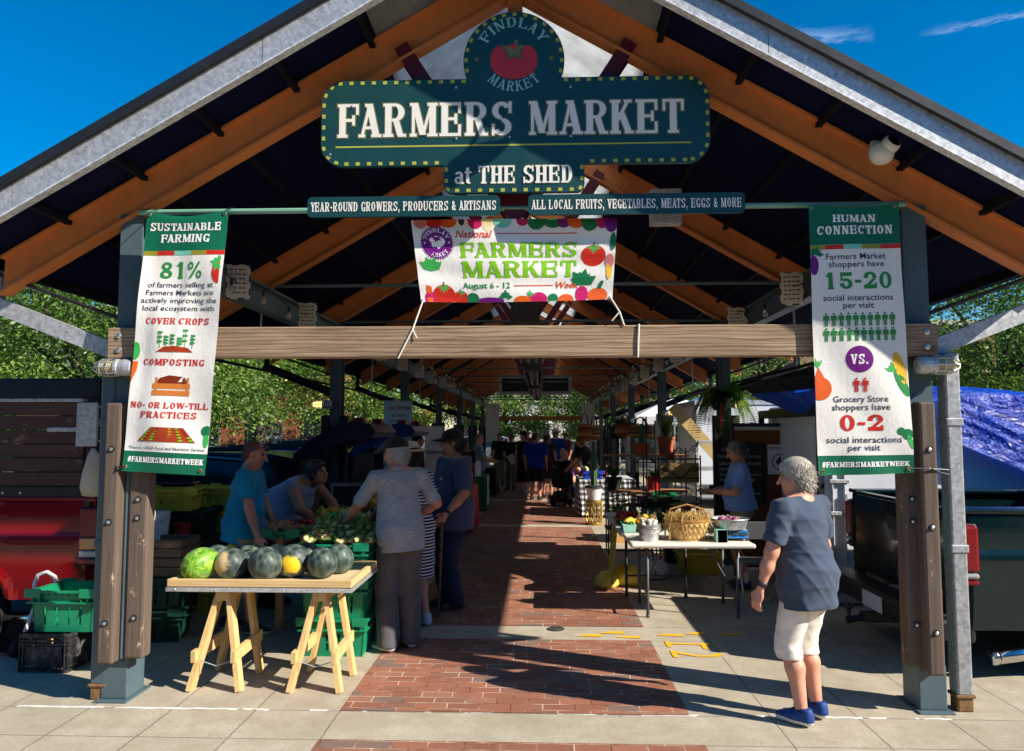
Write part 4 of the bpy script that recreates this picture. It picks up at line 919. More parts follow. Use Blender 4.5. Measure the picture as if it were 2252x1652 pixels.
def leaf_faces(pos, dirs, up, L, W, mi):
 # numpy: one folded leaf (two quads would be heavy: one quad) per position
 n = len(pos); side = np.cross(dirs, up); side /= np.linalg.norm(side, axis=1, keepdims=True) + 1e-9
 a = pos; b = pos + dirs * L[:, None] * .55 + side * W[:, None]; c = pos + dirs * L[:, None]; d = pos + dirs * L[:, None] * .55 - side * W[:, None]
 return np.stack([a, b, c, d], 1).reshape(-1, 3)
def quads_mesh(name, V, mi, mats):
 n = len(V) // 4; me = bpy.data.meshes.new(name); me.vertices.add(len(V)); me.vertices.foreach_set('co', V.astype(np.float32).ravel())
 me.loops.add(n * 4); me.loops.foreach_set('vertex_index', np.arange(n * 4, dtype=np.int32)); me.polygons.add(n)
 me.polygons.foreach_set('loop_start', np.arange(0, n * 4, 4, dtype=np.int32))
 for x in mats: me.materials.append(x)
 me.polygons.foreach_set('material_index', mi.astype(np.int32)); me.update(calc_edges=True); me.validate(); return me
def crown_mesh(seed, rx, rz, zc, n_cl=70, per=260, L=.17, W=.04, yel=.05):
 g = np.random.default_rng(seed); P, D, MI = [], [], []
 for i in range(n_cl):
  d = g.normal(size=3); d /= np.linalg.norm(d); r = g.uniform(.35, 1) ** .5
  c = np.array([d[0] * rx * r, d[1] * rx * r, zc + d[2] * rz * r]); s = g.uniform(.45, 1.0) * rx * .3
  q = g.normal(size=(per, 3)) * np.array([s * .55, s * .55, s * .28]); q[:, 2] -= (q[:, 0] ** 2 + q[:, 1] ** 2) / (s * 2.6)
  dr = q * np.array([1, 1, .2]) + g.normal(size=(per, 3)) * s * .4; dr[:, 2] -= s * .35; dr /= np.linalg.norm(dr, axis=1, keepdims=True)
  P.append(c + q); D.append(dr); tone = g.choice(3, p=(.3, .45, .25)); m = np.clip(tone + g.integers(-1, 2, per), 0, 2);
  if g.random() < yel: m[g.random(per) < .75] = 3
  MI.append(m)
 P = np.concatenate(P); D = np.concatenate(D); MI = np.concatenate(MI); n = len(P)
 U = g.normal(size=(n, 3)); U[:, 2] += 1.0
 return quads_mesh('crown', leaf_faces(P, D, U, g.uniform(.7, 1.3, n) * L, g.uniform(.7, 1.3, n) * W, MI), MI, LEAVES)
def trunk_mb(seed, h, r, spread, zc):
 g = random.Random(seed); m = MB(); top = Vector((g.uniform(-.2, .2), g.uniform(-.2, .2), h * .45))
 m.tube([(0, 0, -.05), (0, 0, .15), tuple(top * .5), tuple(top)], [r * 1.5, r * 1.1, r * .95, r * .8], 10)
 for i in range(7):
  a = 2 * math.pi * i / 7 + g.uniform(-.3, .3); L = spread * g.uniform(.6, .95); e = Vector((math.cos(a) * L, math.sin(a) * L, h * g.uniform(.62, .95))); mid = top * .45 + e * .5 + Vector((0, 0, h * .05))
  m.tube([top - Vector((0, 0, .05)), mid, e], [r * .5, r * .3, r * .08], 7)
  for k in range(3):
   f = g.uniform(.4, .95); p = mid.lerp(e, f); q = p + Vector((g.uniform(-1, 1), g.uniform(-1, 1), g.uniform(.1, .9))) * spread * .3; m.tube([p, q], [r * .14, r * .04], 5)
 return m
CR = {}
def tree(label, x, y, h=8.5, r=3.4, seed=1, zb=2.0, group=None, yel=.06, dense=1., leaf=1.):
 t = thing('tree', label, 'tree', (x, y, STZ), group=group)
 key = (seed, r, h, zb)
 rz = (h - zb) / 2; zc = (h + zb) / 2
 me = crown_mesh(seed, r, rz, zc, int(70 * dense), 390, .125 * leaf, .032 * leaf, yel); link('crown', me, t, False)
 trunk_mb(seed, h, .17, r * .8, zc).build('trunk', M_BARK, t, smooth=True, world=False); return t
tree('leafy green street tree behind the red pickup at the left edge', -9.4, 15.5, 6.1, 3.6, 1, 1.2, dense=2.2, yel=.015, leaf=.78)
tree('bright yellow-green tree behind the navy car with the raised hatch', -8.2, 21.5, 8.5, 3.6, 2, 2.3, yel=.06, dense=1.6, leaf=.9)
tree('tree left of the shed between the brick building and the vendor banner', -6.6, 27.5, 8, 3.2, 3, 2.2, yel=.05, dense=1.3)
tree('far tree left of the shed behind the white standing banner', -6.2, 36, 8, 3.2, 4, 1.6, yel=.08, dense=1.2)
tree('tree far off to the left above the red pickup', -16.5, 22, 7.6, 4.2, 5, 1.4, yel=.08, dense=1.2)
tree('street tree seen through the far gable, left of the walk', -2.3, 47, 8.8, 3.7, 6, 1.5, yel=.04, dense=1.2, leaf=1.35)
tree('street tree seen through the far gable, right of the walk', 2.4, 48, 8.8, 3.9, 7, 1.5, yel=.04, dense=1.2, leaf=1.35)
tree('dark green tree behind the blue tarp at the right edge', 11.8, 19.5, 7.2, 3.6, 8, 1.4, yel=.0, dense=1.9, leaf=.85)
tree('green tree behind the white box truck right of the shed', 8.6, 30, 8.5, 3.4, 9, 1.8, yel=.03, dense=1.1)
tree('tree far right of the shed beside the blue tent', 7.0, 40, 8.5, 3.4, 10, 1.8, yel=.03, dense=1.1, leaf=1.2)
# ---------------------------------------------------------------- buildings beyond
def mat_wallbrick(name, c1, c2, mortar, s=1.):
 t = NT(name); v = t.obj(); b = t.new('ShaderNodeTexBrick'); t.set(b, 'Vector', t.map(v, (1, 1, 1), rot=(R(90), 0, 0))); b.inputs['Scale'].default_value = 5 * s
 b.inputs['Color1'].default_value = (*c1, 1); b.inputs['Color2'].default_value = (*c2, 1); b.inputs['Mortar'].default_value = (*mortar, 1); b.inputs['Mortar Size'].default_value = .012
 n = t.noise(v, 3, 5); t.base(t.mix(t.ramp(n, [(.3, (.35,) * 3), (.7, (0, 0, 0))]), b.outputs[0], tuple(x * .5 for x in c1))); t.p(Roughness=.9); return t.mat
def building(name, label, cat, x0, x1, y0, y1, h, wall, rows, cols, win=(1.1, 1.6), trim=(.5, .45, .38)):
 t = thing(name, label, cat, ((x0 + x1) / 2, y0, STZ))
 m = MB(); m.box(x0, x1, y0, y1, STZ, h); m.build('wall', wall, t)
 m = MB(); m.bbox(x0 - .25, x1 + .25, y0 - .3, y1 + .2, h, h + .35, .05); m.bbox(x0 - .1, x1 + .1, y0 - .12, y1, h - .3, h - .002, .03); m.build('cornice', mt(name + '_trim', trim, .8), t)
 for r_ in range(rows):
  for c in range(cols):
   xc = x0 + (c + .5) * (x1 - x0) / cols; zc = 1.9 + r_ * 3.1
   m = MB(); m.box(xc - win[0] / 2 - .08, xc + win[0] / 2 + .08, y0 - .06, y0 - .003, zc - win[1] / 2 - .08, zc + win[1] / 2 + .08); f = m.build('window', mt(name + '_frame', (.18, .16, .14), .7), t)
   m = MB(); m.box(xc - win[0] / 2, xc + win[0] / 2, y0 - .075, y0 - .061, zc - win[1] / 2, zc + win[1] / 2); m.build('pane', glass('window_glass'), f)
   m = MB(); m.box(xc - win[0] / 2 - .15, xc + win[0] / 2 + .15, y0 - .16, y0 - .077, zc - win[1] / 2 - .2, zc - win[1] / 2 - .06); m.build('sill', mt(name + '_trim', trim, .8), f)
 return t
building('brick_building', 'orange-red brick building behind the parked cars on the left', 'building', -21, -8.6, 33, 42, 7, mat_wallbrick('red_brick', lin((178, 92, 60)), lin((150, 74, 50)), lin((150, 120, 100))), 2, 5)
building('pale_building', 'pale rendered building beyond the far end of the shed', 'building', -7, 10, 60, 70, 7.5, mt('pale_render', lin((206, 198, 184)), .9, var=.12), 2, 6)
building('tan_building', 'tan building far behind the trees on the right', 'building', 13, 30, 46, 56, 8, mat_wallbrick('tan_brick', lin((170, 130, 96)), lin((150, 112, 84)), lin((160, 140, 120))), 2, 5)
building('added_terrace', 'unseen long brick terrace behind the viewer, added to cut sky light', 'building', -60, 75, -34, -24, 10, mat_wallbrick('terrace_brick', lin((140, 84, 62)), lin((120, 70, 54)), lin((140, 120, 104))), 2, 4)  # out of view; added to darken reflections in dark paint and cut sky fill
building('added_side_block', 'unseen brown brick block to the right, added to cut sky light', 'building', 26, 40, -14, 44, 8, mat_wallbrick('block_brick', lin((120, 92, 74)), lin((104, 80, 64)), lin((130, 116, 100))), 2, 3)  # out of view; added to cut the sky fill from this side
building('grey_building', 'grey building far behind the trees at the left edge', 'building', -44, -24, 38, 50, 8, mt('grey_render', lin((150, 146, 140)), .9, var=.15), 2, 6)
sg = thing('street_sign', 'white street sign with red marks on a thin post before the brick building', 'sign', tuple(gnd(596, 985, STZ)) if False else (-9.6, 27, STZ))
m = MB(); m.tube([(-9.62, 27, STZ), (-9.62, 27, 2.05)], .035, 8); m.build('post', M_GALV, sg)
m = MB(); m.bbox(-9.95, -9.3, 26.94, 26.965, 1.45, 2.0, .01); m.build('sign_plate', flat('sign_plate_white', (232, 228, 222)), sg)
m = MB(); pr = Print(m, front(26.94), ['r']); pr.put([[(-9.9 + .12 * i, 1.78), (-9.82 + .12 * i, 1.78), (-9.82 + .12 * i, 1.92), (-9.9 + .12 * i, 1.92)] for i in range(5)] + [[(-9.88, 1.58), (-9.4, 1.58), (-9.4, 1.66), (-9.88, 1.66)]], 0); m.build('red_marks', flat('sign_red', (190, 60, 60)), sg, fix=False)
# ---------------------------------------------------------------- vehicles
M_TYRE = mt('tyre', (.016, .016, .017), .85); M_RIM = galv('wheel_rim', (.4, .4, .41), .35, .8, 40); M_BLKP = mt('black_plastic', (.015, .015, .016), .5)
M_CHROME = galv('chrome', (.6, .6, .62), .15, 1., 80); M_TAILR = mt('tail_red', (.2, .002, .004), .2, var=.3, vs=9, spec=.5); M_TAILA = glass('tail_amber', (.7, .2, .015), .15); M_TAILW = glass('tail_clear', (.35, .34, .32), .15); M_CARGL = mt('car_glass', (.008, .011, .016), .16, var=.05, spec=.5)
def paint(name, c, rough=.16): return mt(name, c, rough, var=.1, vs=3, coat=.3, spec=.35)
def wheel(par, x, y, r, w=.22):
 wl_ = MB(); wl_.lathe([(r * .55, -w / 2), (r * .93, -w / 2), (r, -w * .3), (r, w * .3), (r * .93, w / 2), (r * .55, w / 2)], 28, (x, y, r), axis='y'); o = wl_.build('wheel', M_TYRE, par, smooth=R(40), world=False)
 m = MB(); m.lathe([(r * .55, -w * .42), (r * .5, -w * .2), (r * .2, -w * .28), (0, -w * .3)], 20, (x, y, r), axis='y'); m.lathe([(0, w * .3), (r * .2, w * .28), (r * .5, w * .2), (r * .55, w * .42)], 20, (x, y, r), axis='y')
 for i in range(5): a = 2 * math.pi * i / 5; m.beam((x + r * .1 * math.cos(a), y - w * .36, r + r * .1 * math.sin(a)), (x + r * .52 * math.cos(a), y - w * .34, r + r * .52 * math.sin(a)), r * .14, .03, up=(0, 1, 0))
 q = m.build('rim', M_RIM, None, smooth=R(40)); q.parent = o
def arch_poly(x0, x1, zb, zt, xw, rw, zw):
 P = [(x1, zb), (x1, zt), (x0, zt), (x0, zb)]
 a0 = math.acos(max(-1, min(1, (zb - zw) / rw)))
 n = 14; A = math.asin((zb - zw) / rw); P += [(xw + rw * math.cos(a), zw + rw * math.sin(a)) for a in [math.pi - A + (2 * A - math.pi) * i / n for i in range(n + 1)]]
 return P
def pickup(label, loc, rz, col, lamp, tailgate='up', bumper=M_BLKP, name='pickup_truck', ex=-1):
 # rear at x = 0, front towards -x, left and right at y = +-.97, road at z = 0
 t = thing(name, label, 'pickup truck', loc, rz); pm_ = paint(label[:14] + '_paint', col)
 B = lambda m, n, mm, par=t, **k: m.build(n, mm, par, world=False, **k)
 m = MB()
 for s in (-1, 1):
  PZ = ((.4, .915), (.52, .935), (.66, .956), (.82, .966), (.97, .972), (1.0, .985), (1.03, .972), (1.06, .958), (1.2, .956), (1.29, .95), (1.34, .925))
  def side(u, v, s=s):
   x = -2.05 + 2.03 * u; dx = x + 1.22; zb = max(.5, .40 + math.sqrt(max(0, .47 ** 2 - dx * dx))) if abs(dx) < .47 else .5; z = zb + (1.33 - zb) * v; fl = max(0, 1 - abs(math.hypot(dx, z - .4) - .5) / .06) * .02
   return (x, s * (float(np.interp(z, *zip(*PZ))) + fl - .05 * max(0, (u - .97) / .03)), z)
  m.grid(side, 60, 22); m.extr(arch_poly(-2.05, -.04, .52, 1.31, -1.22, .46, .40), .04, lambda u, v, w, s=s: (u, s * (.925 - w), v))
  m.extr(arch_poly(-2.05, -.02, .50, 1.26, -1.22, .43, .40), .25, lambda u, v, w, s=s: (u + .0, s * (.905 - w), v + .0))
  m.bbox(-2.05, -.01, s * .88 - .09, s * .88 + .09, 1.31, 1.35, .015)
 m.box(-2.05, -.02, -.66, .66, .62, .70); m.box(-2.08, -2.02, -.9, .9, .6, 1.32); B(m, 'bed', pm_, smooth=R(30))
 m = MB()
 st = [(-2.12, .5, 1.05, 1.78, .95, .74), (-2.2, .45, 1.08, 1.86, .96, .75), (-3.3, .45, 1.08, 1.88, .96, .75), (-3.55, .45, 1.08, 1.84, .96, .74), (-4.15, .45, 1.08, 1.12, .95, .9), (-5.3, .5, 1.0, 1.02, .92, .86), (-5.45, .55, .9, .92, .84, .8)]
 def sec(s): x, zb, zm, zt, wm_, wt = s; return [(x, -wm_ * .97, zb), (x, -wm_, (zb + zm) / 2), (x, -wm_ * .98, zm), (x, -wt, zt - .04), (x, -wt * .9, zt), (x, wt * .9, zt), (x, wt, zt - .04), (x, wm_ * .98, zm), (x, wm_, (zb + zm) / 2), (x, wm_ * .97, zb)]
 vs = [p for s in st for p in sec(s)]; k = 10; fs = []; mi = []
 for i in range(len(st) - 1):
  for j in range(k): fs.append((i * k + j, i * k + (j + 1) % k, (i + 1) * k + (j + 1) % k, (i + 1) * k + j)); mi.append(1 if (j in (2, 6) and 1 <= i <= 2) or (j in (4,) and i == 3) else 0)
 fs += [tuple(range(k)), tuple((len(st) - 1) * k + j for j in range(k))[::-1]]; mi += [0, 0]; b = len(m.v); m.v += vs; m.f += fs; m.m += mi
 m.box(-2.115, -2.105, -.6, .6, 1.2, 1.7, 1); B(m, 'cab', [pm_, M_CARGL], smooth=R(30))
 for s in (-1, 1):
  wheel(t, -1.22, s * .84, .39); wheel(t, -4.55, s * .84, .39)
  m = MB(); z0, z1, wd = lamp
  m.bbox(-wd, .012, s * .93 - .05, s * .93 + .035, z0, z1, .03, 0); tl = m.build('tail_lamp', M_BLKP, None); tl.parent = t
  m = MB(); h_ = z1 - z0
  if tailgate != 'up':
   for f0, f1, mm in ((.5, .97, 0), (.28, .48, 1), (.15, .27, 2), (.03, .14, 0)): m.bbox(-wd + .015, .022, *sorted((s * .90, s * .988)), z0 + h_ * f0, z0 + h_ * f1, .012, mm)
  else:
   for f0, f1, mm in ((.24, .97, 0), (.13, .23, 2), (.03, .12, 0)): m.bbox(-wd + .01, .024, *sorted((s * .90, s * .99)), z0 + h_ * f0, z0 + h_ * f1, .025, mm)
  q = m.build('lens', [M_TAILR, M_TAILA, M_TAILW], None, smooth=R(40)); q.parent = tl
 m = MB()
 if tailgate == 'up':
  m.bbox(-.06, 0, -.80, .80, .66, 1.34, .02); m.bbox(-.005, .012, -.72, .72, 1.24, 1.31, .006); m.bbox(-.004, .010, -.72, .72, .74, .8, .006); tg = B(m, 'tailgate', pm_, smooth=R(30))
  m = MB(); m.bbox(.008, .022, -.1, .1, 1.08, 1.2, .008); q = B(m, 'handle', M_BLKP, None); q.parent = tg
  m = MB(); m.lathe([(.07, 0), (.06, .008), (0, .01)], 20, (.004, 0, .96), axis='x', sq=.6); q = B(m, 'badge_disc', M_CHROME, None); q.parent = tg
 else:
  m.bbox(.0, .58, -.76, .76, .78, .85, .02); m.box(.03, .55, -.6, .6, .85, .858); tg = B(m, 'tailgate', mt('tailgate_liner', (.035, .033, .032), .7), smooth=R(30))
 m = MB(); m.bbox(.0, .2, -.95, .95, .42, .58, .03); m.bbox(.02, .22, -.93, .93, .585, .605, .006); m.bbox(-.12, .08, -.93, -.7, .4, .56, .03); m.bbox(-.12, .08, .7, .93, .4, .56, .03); B(m, 'rear_bumper', bumper, smooth=R(30))
 m = MB(); m.bbox(.205, .215, -.18, .18, .43, .56, .004); pl = B(m, 'number_plate', flat('plate_white', (210, 212, 214))); pl['label'] = 'white number plate'
 m = MB(); m.bbox(-.3, .3, -.05, .05, .33, .41, .01); m.tube([(.3, 0, .36), (.42, 0, .34)], .03, 8); m.tube([(.4, 0, .33), (.4, 0, .42)], .016, 8); m.ball((.4, 0, .45), .032); B(m, 'tow_hitch', M_BLKP, smooth=R(30))
 m = MB(); m.tube([(-1.0, ex * .8, .33), (-.5, ex * .86, .33), (-.26, ex * .9, .31)], .05, 14); m.tube([(-.26, ex * .9, .31), (-.22, ex * .905, .309)], [.054, .054], 14); B(m, 'exhaust_pipe', M_CHROME, smooth=True)
 return t
red = pickup('red pickup truck with timber stake sides and its tailgate down', (-3.68, 7.16, STZ), 0, lin((124, 10, 18)), (.78, 1.27, .15), 'down')
red['label'] = 'red pickup truck with weathered timber stake sides and its tailgate down'
M_STAKE = wood('stake_board', lin((66, 46, 40)), lin((98, 72, 62)), 'x', 1., wear=lin((132, 116, 106)))
M_BLUEBLK = mt('blue_black_canvas', lin((22, 34, 46)), .75, bump=.2)
for s in (-1, 1):
 yb = 7.16 + s * .93
 m = MB()
 for i in range(6): m.bbox(-5.75, -3.83, yb - .016, yb + .016, 1.29 + i * .118, 1.40 + i * .118, .006)
 sr = m.build('stake_side', M_STAKE, red)
 m = MB(); m.box(-5.75, -3.82, yb - .022, yb + .022, 1.195, 1.28); m.box(-3.8, -3.75, yb - .03, yb + .03, 1.0, 2.02); m.build('stake_pocket', M_BLKP, red)
 m = MB(); m.bbox(-5.75, -3.84, yb - .03, yb + .03, 1.99, 2.02, .004); m.build('top_rail', M_GALV, red)
 m = MB(); m.bbox(-5.8, -3.7, yb - .05, yb + .05, 2.022, 2.19, .02); m.build('canvas_roll', M_BLUEBLK, red)
 m = MB(); m.bbox(-4.15, -3.86, yb - s * .0 - .021, yb + .021, 1.74, 1.775, .003); m.build('hinge_strap', M_GALV, red)
 m = MB()
 for k in range(2): m.lathe([(.012, 0), (.01, -.006), (0, -.007)], 8, (-4.5 + .15 * k, yb - .023, 1.23), axis='y')
 m.build('rivet', M_BOLT, red)
m = MB(); m.bbox(-3.83, -3.66, 6.1, 6.13, 1.62, 1.98, .004); m.build('corner_latch', M_GALV, red)
green = pickup('dark green pickup truck with a red tail lamp parked at the right front column', (2.94, 6.47, STZ - .0), math.pi, lin((8, 30, 32)), (.80, 1.25, .14), 'up', mt('bumper_black', (.012, .012, .013), .45), ex=1)
def suv(label, loc, col, hatch=False, name='parked_car', L=4.6, H=1.62, rz=0):
 t = thing(name, label, 'car', loc, rz); pm_ = paint(label[:18] + '_paint', col, .22); B = lambda m, n, mm, par=t, **k: m.build(n, mm, par, world=False, **k)
 st = [(-.02, .35, .78, .80, .80, .78), (-.12, .28, .95, H - .1, .88, .62), (-.5, .25, .98, H - .02, .91, .66), (-1.3, .22, .97, H, .92, .68), (-2.4, .22, .95, H - .03, .92, .67), (-2.75, .22, .94, H - .12, .92, .66), (-3.4, .22, .93, 1.0, .91, .78), (-4.3, .25, .80, .88, .88, .74), (-4.58, .35, .6, .68, .78, .66)]
 def sec(s): x, zb, zm, zt, wm_, wt = s; return [(x, -wm_ * .95, zb), (x, -wm_, zb + .3 * (zm - zb)), (x, -wm_ * .985, zm - .02), (x, -wm_ * .96, zm), (x, -wt, zt - .05), (x, -wt * .86, zt), (x, wt * .86, zt), (x, wt, zt - .05), (x, wm_ * .96, zm), (x, wm_ * .985, zm - .02), (x, wm_, zb + .3 * (zm - zb)), (x, wm_ * .95, zb)]
 m = MB(); k = 12; m.v += [p for s in st for p in sec(s)]
 for i in range(len(st) - 1):
  for j in range(k):
   if hatch and i == 0: continue
   m.f.append((i * k + j, i * k + (j + 1) % k, (i + 1) * k + (j + 1) % k, (i + 1) * k + j)); m.m.append(1 if (j in (3, 7) and 1 <= i <= 4) or (j == 5 and i == 5) or (not hatch and j == 5 and i == 0) else 0)
 if not hatch: m.f.append(tuple(range(k))); m.m.append(0)
 else:
  m.f.append(tuple(range(k, 2 * k))[::1]); m.m.append(2)
 m.f.append(tuple((len(st) - 1) * k + j for j in range(k))[::-1]); m.m.append(0)
 B(m, 'body', [pm_, M_CARGL, M_BLKP], smooth=R(35))
 for s in (-1, 1):
  m = MB()
  for x0, z0, x1, z1 in ((-1.42, .96, -1.36, H - .04), (-2.5, .95, -2.55, H - .1)): m.beam((x0, s * .885, z0), (x1, s * .672, z1), .07, .03, up=(0, 1, 0))
  B(m, 'pillar', pm_)
  m = MB(); m.tube([(-.35, s * .875, .965), (-1.3, s * .885, .965), (-2.9, s * .885, .95)], .012, 6); m.tube([(-.45, s * .7, H - .13), (-1.3, s * .715, H - .06), (-2.4, s * .705, H - .09), (-2.9, s * .75, 1.2)], .012, 6); B(m, 'window_trim', M_CHROME)
  m = MB(); m.bbox(-1.35, -1.15, s * .925 - .015, s * .925 + .015, .82, .85, .008); m.bbox(-2.35, -2.15, s * .925 - .015, s * .925 + .015, .82, .85, .008); B(m, 'door_handle', M_CHROME)
  m = MB(); m.tube([(-.5, s * .6, H + .03), (-2.3, s * .6, H + .02)], .018, 6); B(m, 'roof_rail', M_BLKP)
  wheel(t, -.95, s * .8, .35); wheel(t, -3.65, s * .8, .35)
  m = MB(); m.bbox(-.24, -.0, s * .74 - .13, s * .74 + .13, .74, .92, .04); B(m, 'tail_lamp', M_TAILR, smooth=R(40))
 m = MB(); m.bbox(-.14, .06, -.84, .84, .36, .62, .05); B(m, 'rear_bumper', M_BLKP, smooth=R(40))
 m = MB(); m.bbox(.055, .065, -.16, .16, .62, .74, .004) if hatch else m.bbox(-.01, .005, -.16, .16, .62, .74, .004); B(m, 'number_plate', flat('plate_white', (210, 212, 214)))
 if hatch:
  m = MB(); hx, hz = -.16, H - .06
  P = [(0, .02), (.3, .1), (.62, .12), (.92, .06), (1.08, -.08), (1.1, -.2), (1.02, -.24), (.8, -.16), (.5, -.1), (.2, -.1), (0, -.07)]
  ca, sa = math.cos(R(27)), math.sin(R(27)); hq = lambda u, v: (hx + u * ca - v * sa, hz + u * sa + v * ca)
  m.extr([(hx + u * ca - v * sa, hz + u * sa + v * ca) for u, v in P], 1.36, lambda u, v, w: (u, -.68 + w, v)); ht = B(m, 'hatch', pm_, smooth=R(35))
  m = MB(); m.extr([(hx + u * ca - v * sa, hz + u * sa + v * ca) for u, v in ((.1, .06), (.3, .106), (.6, .126), (.6, .1), (.1, .03))], 1.1, lambda u, v, w: (u, -.55 + w, v)); q = B(m, 'hatch_window', M_CARGL); q.parent = ht
  for s in (-1, 1):
   m = MB(); lx, lz = hq(.95, .03); m.bbox(lx - .08, lx + .08, s * .56 - .1, s * .56 + .1, lz - .05, lz + .05, .03); q = B(m, 'tail_lamp', M_TAILR); q.parent = ht
   m = MB(); m.tube([(-.1, s * .66, 1.0), (hx + .5, s * .66, hz + .17)], .012, 6); B(m, 'gas_strut', M_BLKP)
  m = MB(); m.box(-.1, .0, -.7, .7, .6, .72); B(m, 'sill_trim', M_BLKP)
 return t
suv('dark navy car with its rear hatch raised beside the red pickup', (-3.02, 10.3, STZ), lin((22, 26, 52)), True)
suv('blue car with its rear hatch raised behind the dark navy car', (-2.95, 13.1, STZ), lin((26, 52, 104)), True, rz=R(-2))
suv('black car parked third along on the left, its hatch shut', (-2.95, 15.9, STZ), lin((18, 20, 26)), False)
suv('silver car parked beyond the brick walk at the far end', (-4.6, 43.0, STZ), lin((120, 124, 130)), False, rz=R(180))
suv('dark car parked under the trees at the far end, right of the walk', (3.2, 45.5, STZ), lin((30, 32, 36)), False, rz=R(180))
suv('maroon car parked far behind the raised hatches on the left', (-7.6, 29.0, STZ), lin((90, 24, 26)), False)
M_WHITEP = mt('white_paint', lin((226, 228, 232)), .35, var=.05, coat=.4)
tr_ = thing('cargo_trailer', 'white cargo trailer with a door latch and a blue tarp thrown over it', 'trailer', (2.9, 7.9, STZ))
m = MB(); m.bbox(2.92, 8.2, 7.86, 9.9, .12, 2.05, .06); m.build('body', M_WHITEP, tr_, smooth=R(40))
m = MB(); m.bbox(2.86, 3.9, 7.8, 7.85, .2, 1.98, .01); dr_ = m.build('door', M_WHITEP, tr_)
m = MB()
for xx in (2.93, 3.05): m.tube([(xx, 7.785, .3), (xx, 7.785, 1.95)], .013, 8)
for zz in (.9, 1.22): m.bbox(2.9, 3.1, 7.765, 7.8, zz, zz + .04, .006)
m.bbox(3.04, 3.07, 7.75, 7.775, .62, 1.12, .006); m.build('lock_rods', M_GALV, dr_)
m = MB(); m.bbox(3.08, 3.2, 7.795, 7.8, 1.34, 1.46, .001); m.build('sticker', flat('green_sticker', (60, 110, 80)), dr_)
m = MB(); m.box(2.8, 2.86, 7.8, 7.84, .15, 2.0); m.box(2.8, 2.86, 9.8, 9.86, .15, 2.0); m.box(2.8, 2.86, 7.85, 9.79, 1.9, 2.0); m.build('door_frame', M_DARKTRIM, tr_)
m = MB(); m.box(2.84, 8.2, 7.84, 9.9, .02, .115); m.build('sill', M_GALV, tr_)
for xx in (5.6, 6.4): wheel(tr_, xx - 2.9, .1, .33)
van = thing('white_van', 'white van with a rounded roof behind the cork notice board', 'van', (3.6, 12.2, STZ))
m = MB(); st = []
for x, zt, zb in ((3.75, 1.2, .3), (3.8, 1.75, .2), (3.95, 2.02, .15), (4.3, 2.12, .15), (6.5, 2.14, .15), (8.6, 2.12, .15)):
 st.append([(x, 11.4, zb), (x, 11.38, zt * .6), (x, 11.46, zt - .2), (x, 11.65, zt), (x, 12.85, zt), (x, 13.04, zt - .2), (x, 13.12, zt * .6), (x, 13.1, zb)])
m.v += [p for s in st for p in s]
for i in range(5):
 for j in range(8): m.f.append((i * 8 + j, i * 8 + (j + 1) % 8, (i + 1) * 8 + (j + 1) % 8, (i + 1) * 8 + j)); m.m.append(0)
m.f += [tuple(range(8)), tuple(40 + j for j in range(8))[::-1]]; m.m += [0, 0]; m.build('body', M_WHITEP, van, smooth=R(40))
m = MB(); m.bbox(3.72, 3.76, 11.6, 12.9, 1.2, 1.7, .01); m.build('rear_window', M_CARGL, van)
for xx in (4.5, 7.6):
 for yy in (11.5, 13.0): wheel(van, xx - 3.6, yy - 12.2, .34)
bt = thing('box_truck', 'white box truck beyond the plant shelves on the right', 'truck', (3.5, 17, STZ))
m = MB(); m.bbox(3.45, 8.6, 17, 19.3, .55, 2.32, .02); m.build('box_body', M_WHITEP, bt)
m = MB(); m.box(3.43, 8.62, 16.98, 19.32, 2.322, 2.42); m.box(3.43, 3.449, 17.0, 19.3, .5, .62); m.build('roof_rail', M_GALV, bt)
for xx in (4.6, 8.0):
 for yy in (17.2, 19.1): wheel(bt, xx - 3.5, yy - 17, .42)
# blue tarps
def mat_tarp(name, c):
 t = NT(name); v = t.obj(); n = t.noise(t.map(v, (1, 1, 1.3)), 2.2, 8, .55, 1.6); n2 = t.noise(v, 11, 4, .6, 1.5); t.base(t.ramp(n, [(.3, tuple(x * .75 for x in c)), (.7, c)])); t.p(Roughness=.24); t.b.inputs['Specular IOR Level'].default_value = .75; tn = t.new('ShaderNodeBsdfTranslucent'); tn.inputs[0].default_value = (*c, 1); ms_ = t.new('ShaderNodeMixShader'); ms_.inputs[0].default_value = .3; t.l.new(t.b.outputs[0], ms_.inputs[1]); t.l.new(tn.outputs[0], ms_.inputs[2]); t.l.new(ms_.outputs[0], t.n['Material Output'].inputs[0])
 t.bump(t.math('MULTIPLY_ADD', n2, .25, n), .9, .12); return t.mat
M_TARP = mat_tarp('blue_tarp', lin((24, 84, 220))); M_TARPB = mat_tarp('black_tarp', (.012, .014, .024))
rn = np.random.default_rng(5); FR = [(rn.uniform(2, 9, 2), rn.uniform(0, 6.28), rn.uniform(.2, 1)) for _ in range(9)]
def fold(u, v, s=1.): return sum(a * math.sin(f[0] * u * s + f[1] * v * s + p) / (1 + .25 * (f[0] + f[1])) for f, p, a in FR)
tp = thing('blue_tarp', 'crumpled shiny blue tarp over the trailer roof at the right edge', 'tarp', (5.2, 7.8, 2.08))
def tf(u, v):
 x = 4.05 + u * 3.4; low = max(.7, 1.66 - 1.45 * u)
 f = fold(x * 1.4, v * 4) * .045
 if v < .55: q = v / .55; return (x, 7.74 - abs(f) * .9 - .03 * (1 - q), low + (2.1 - low) * q + .02 * f)
 q = (v - .55) / .45; return (x, 7.74 + q * 1.9, 2.1 + abs(f) * 1.2 + .1 * math.sin(q * 3) + .05 * math.sin(x * 2))
MB().grid(tf, 70, 40).build('tarp_sheet', M_TARP, tp, smooth=True, fix=False)
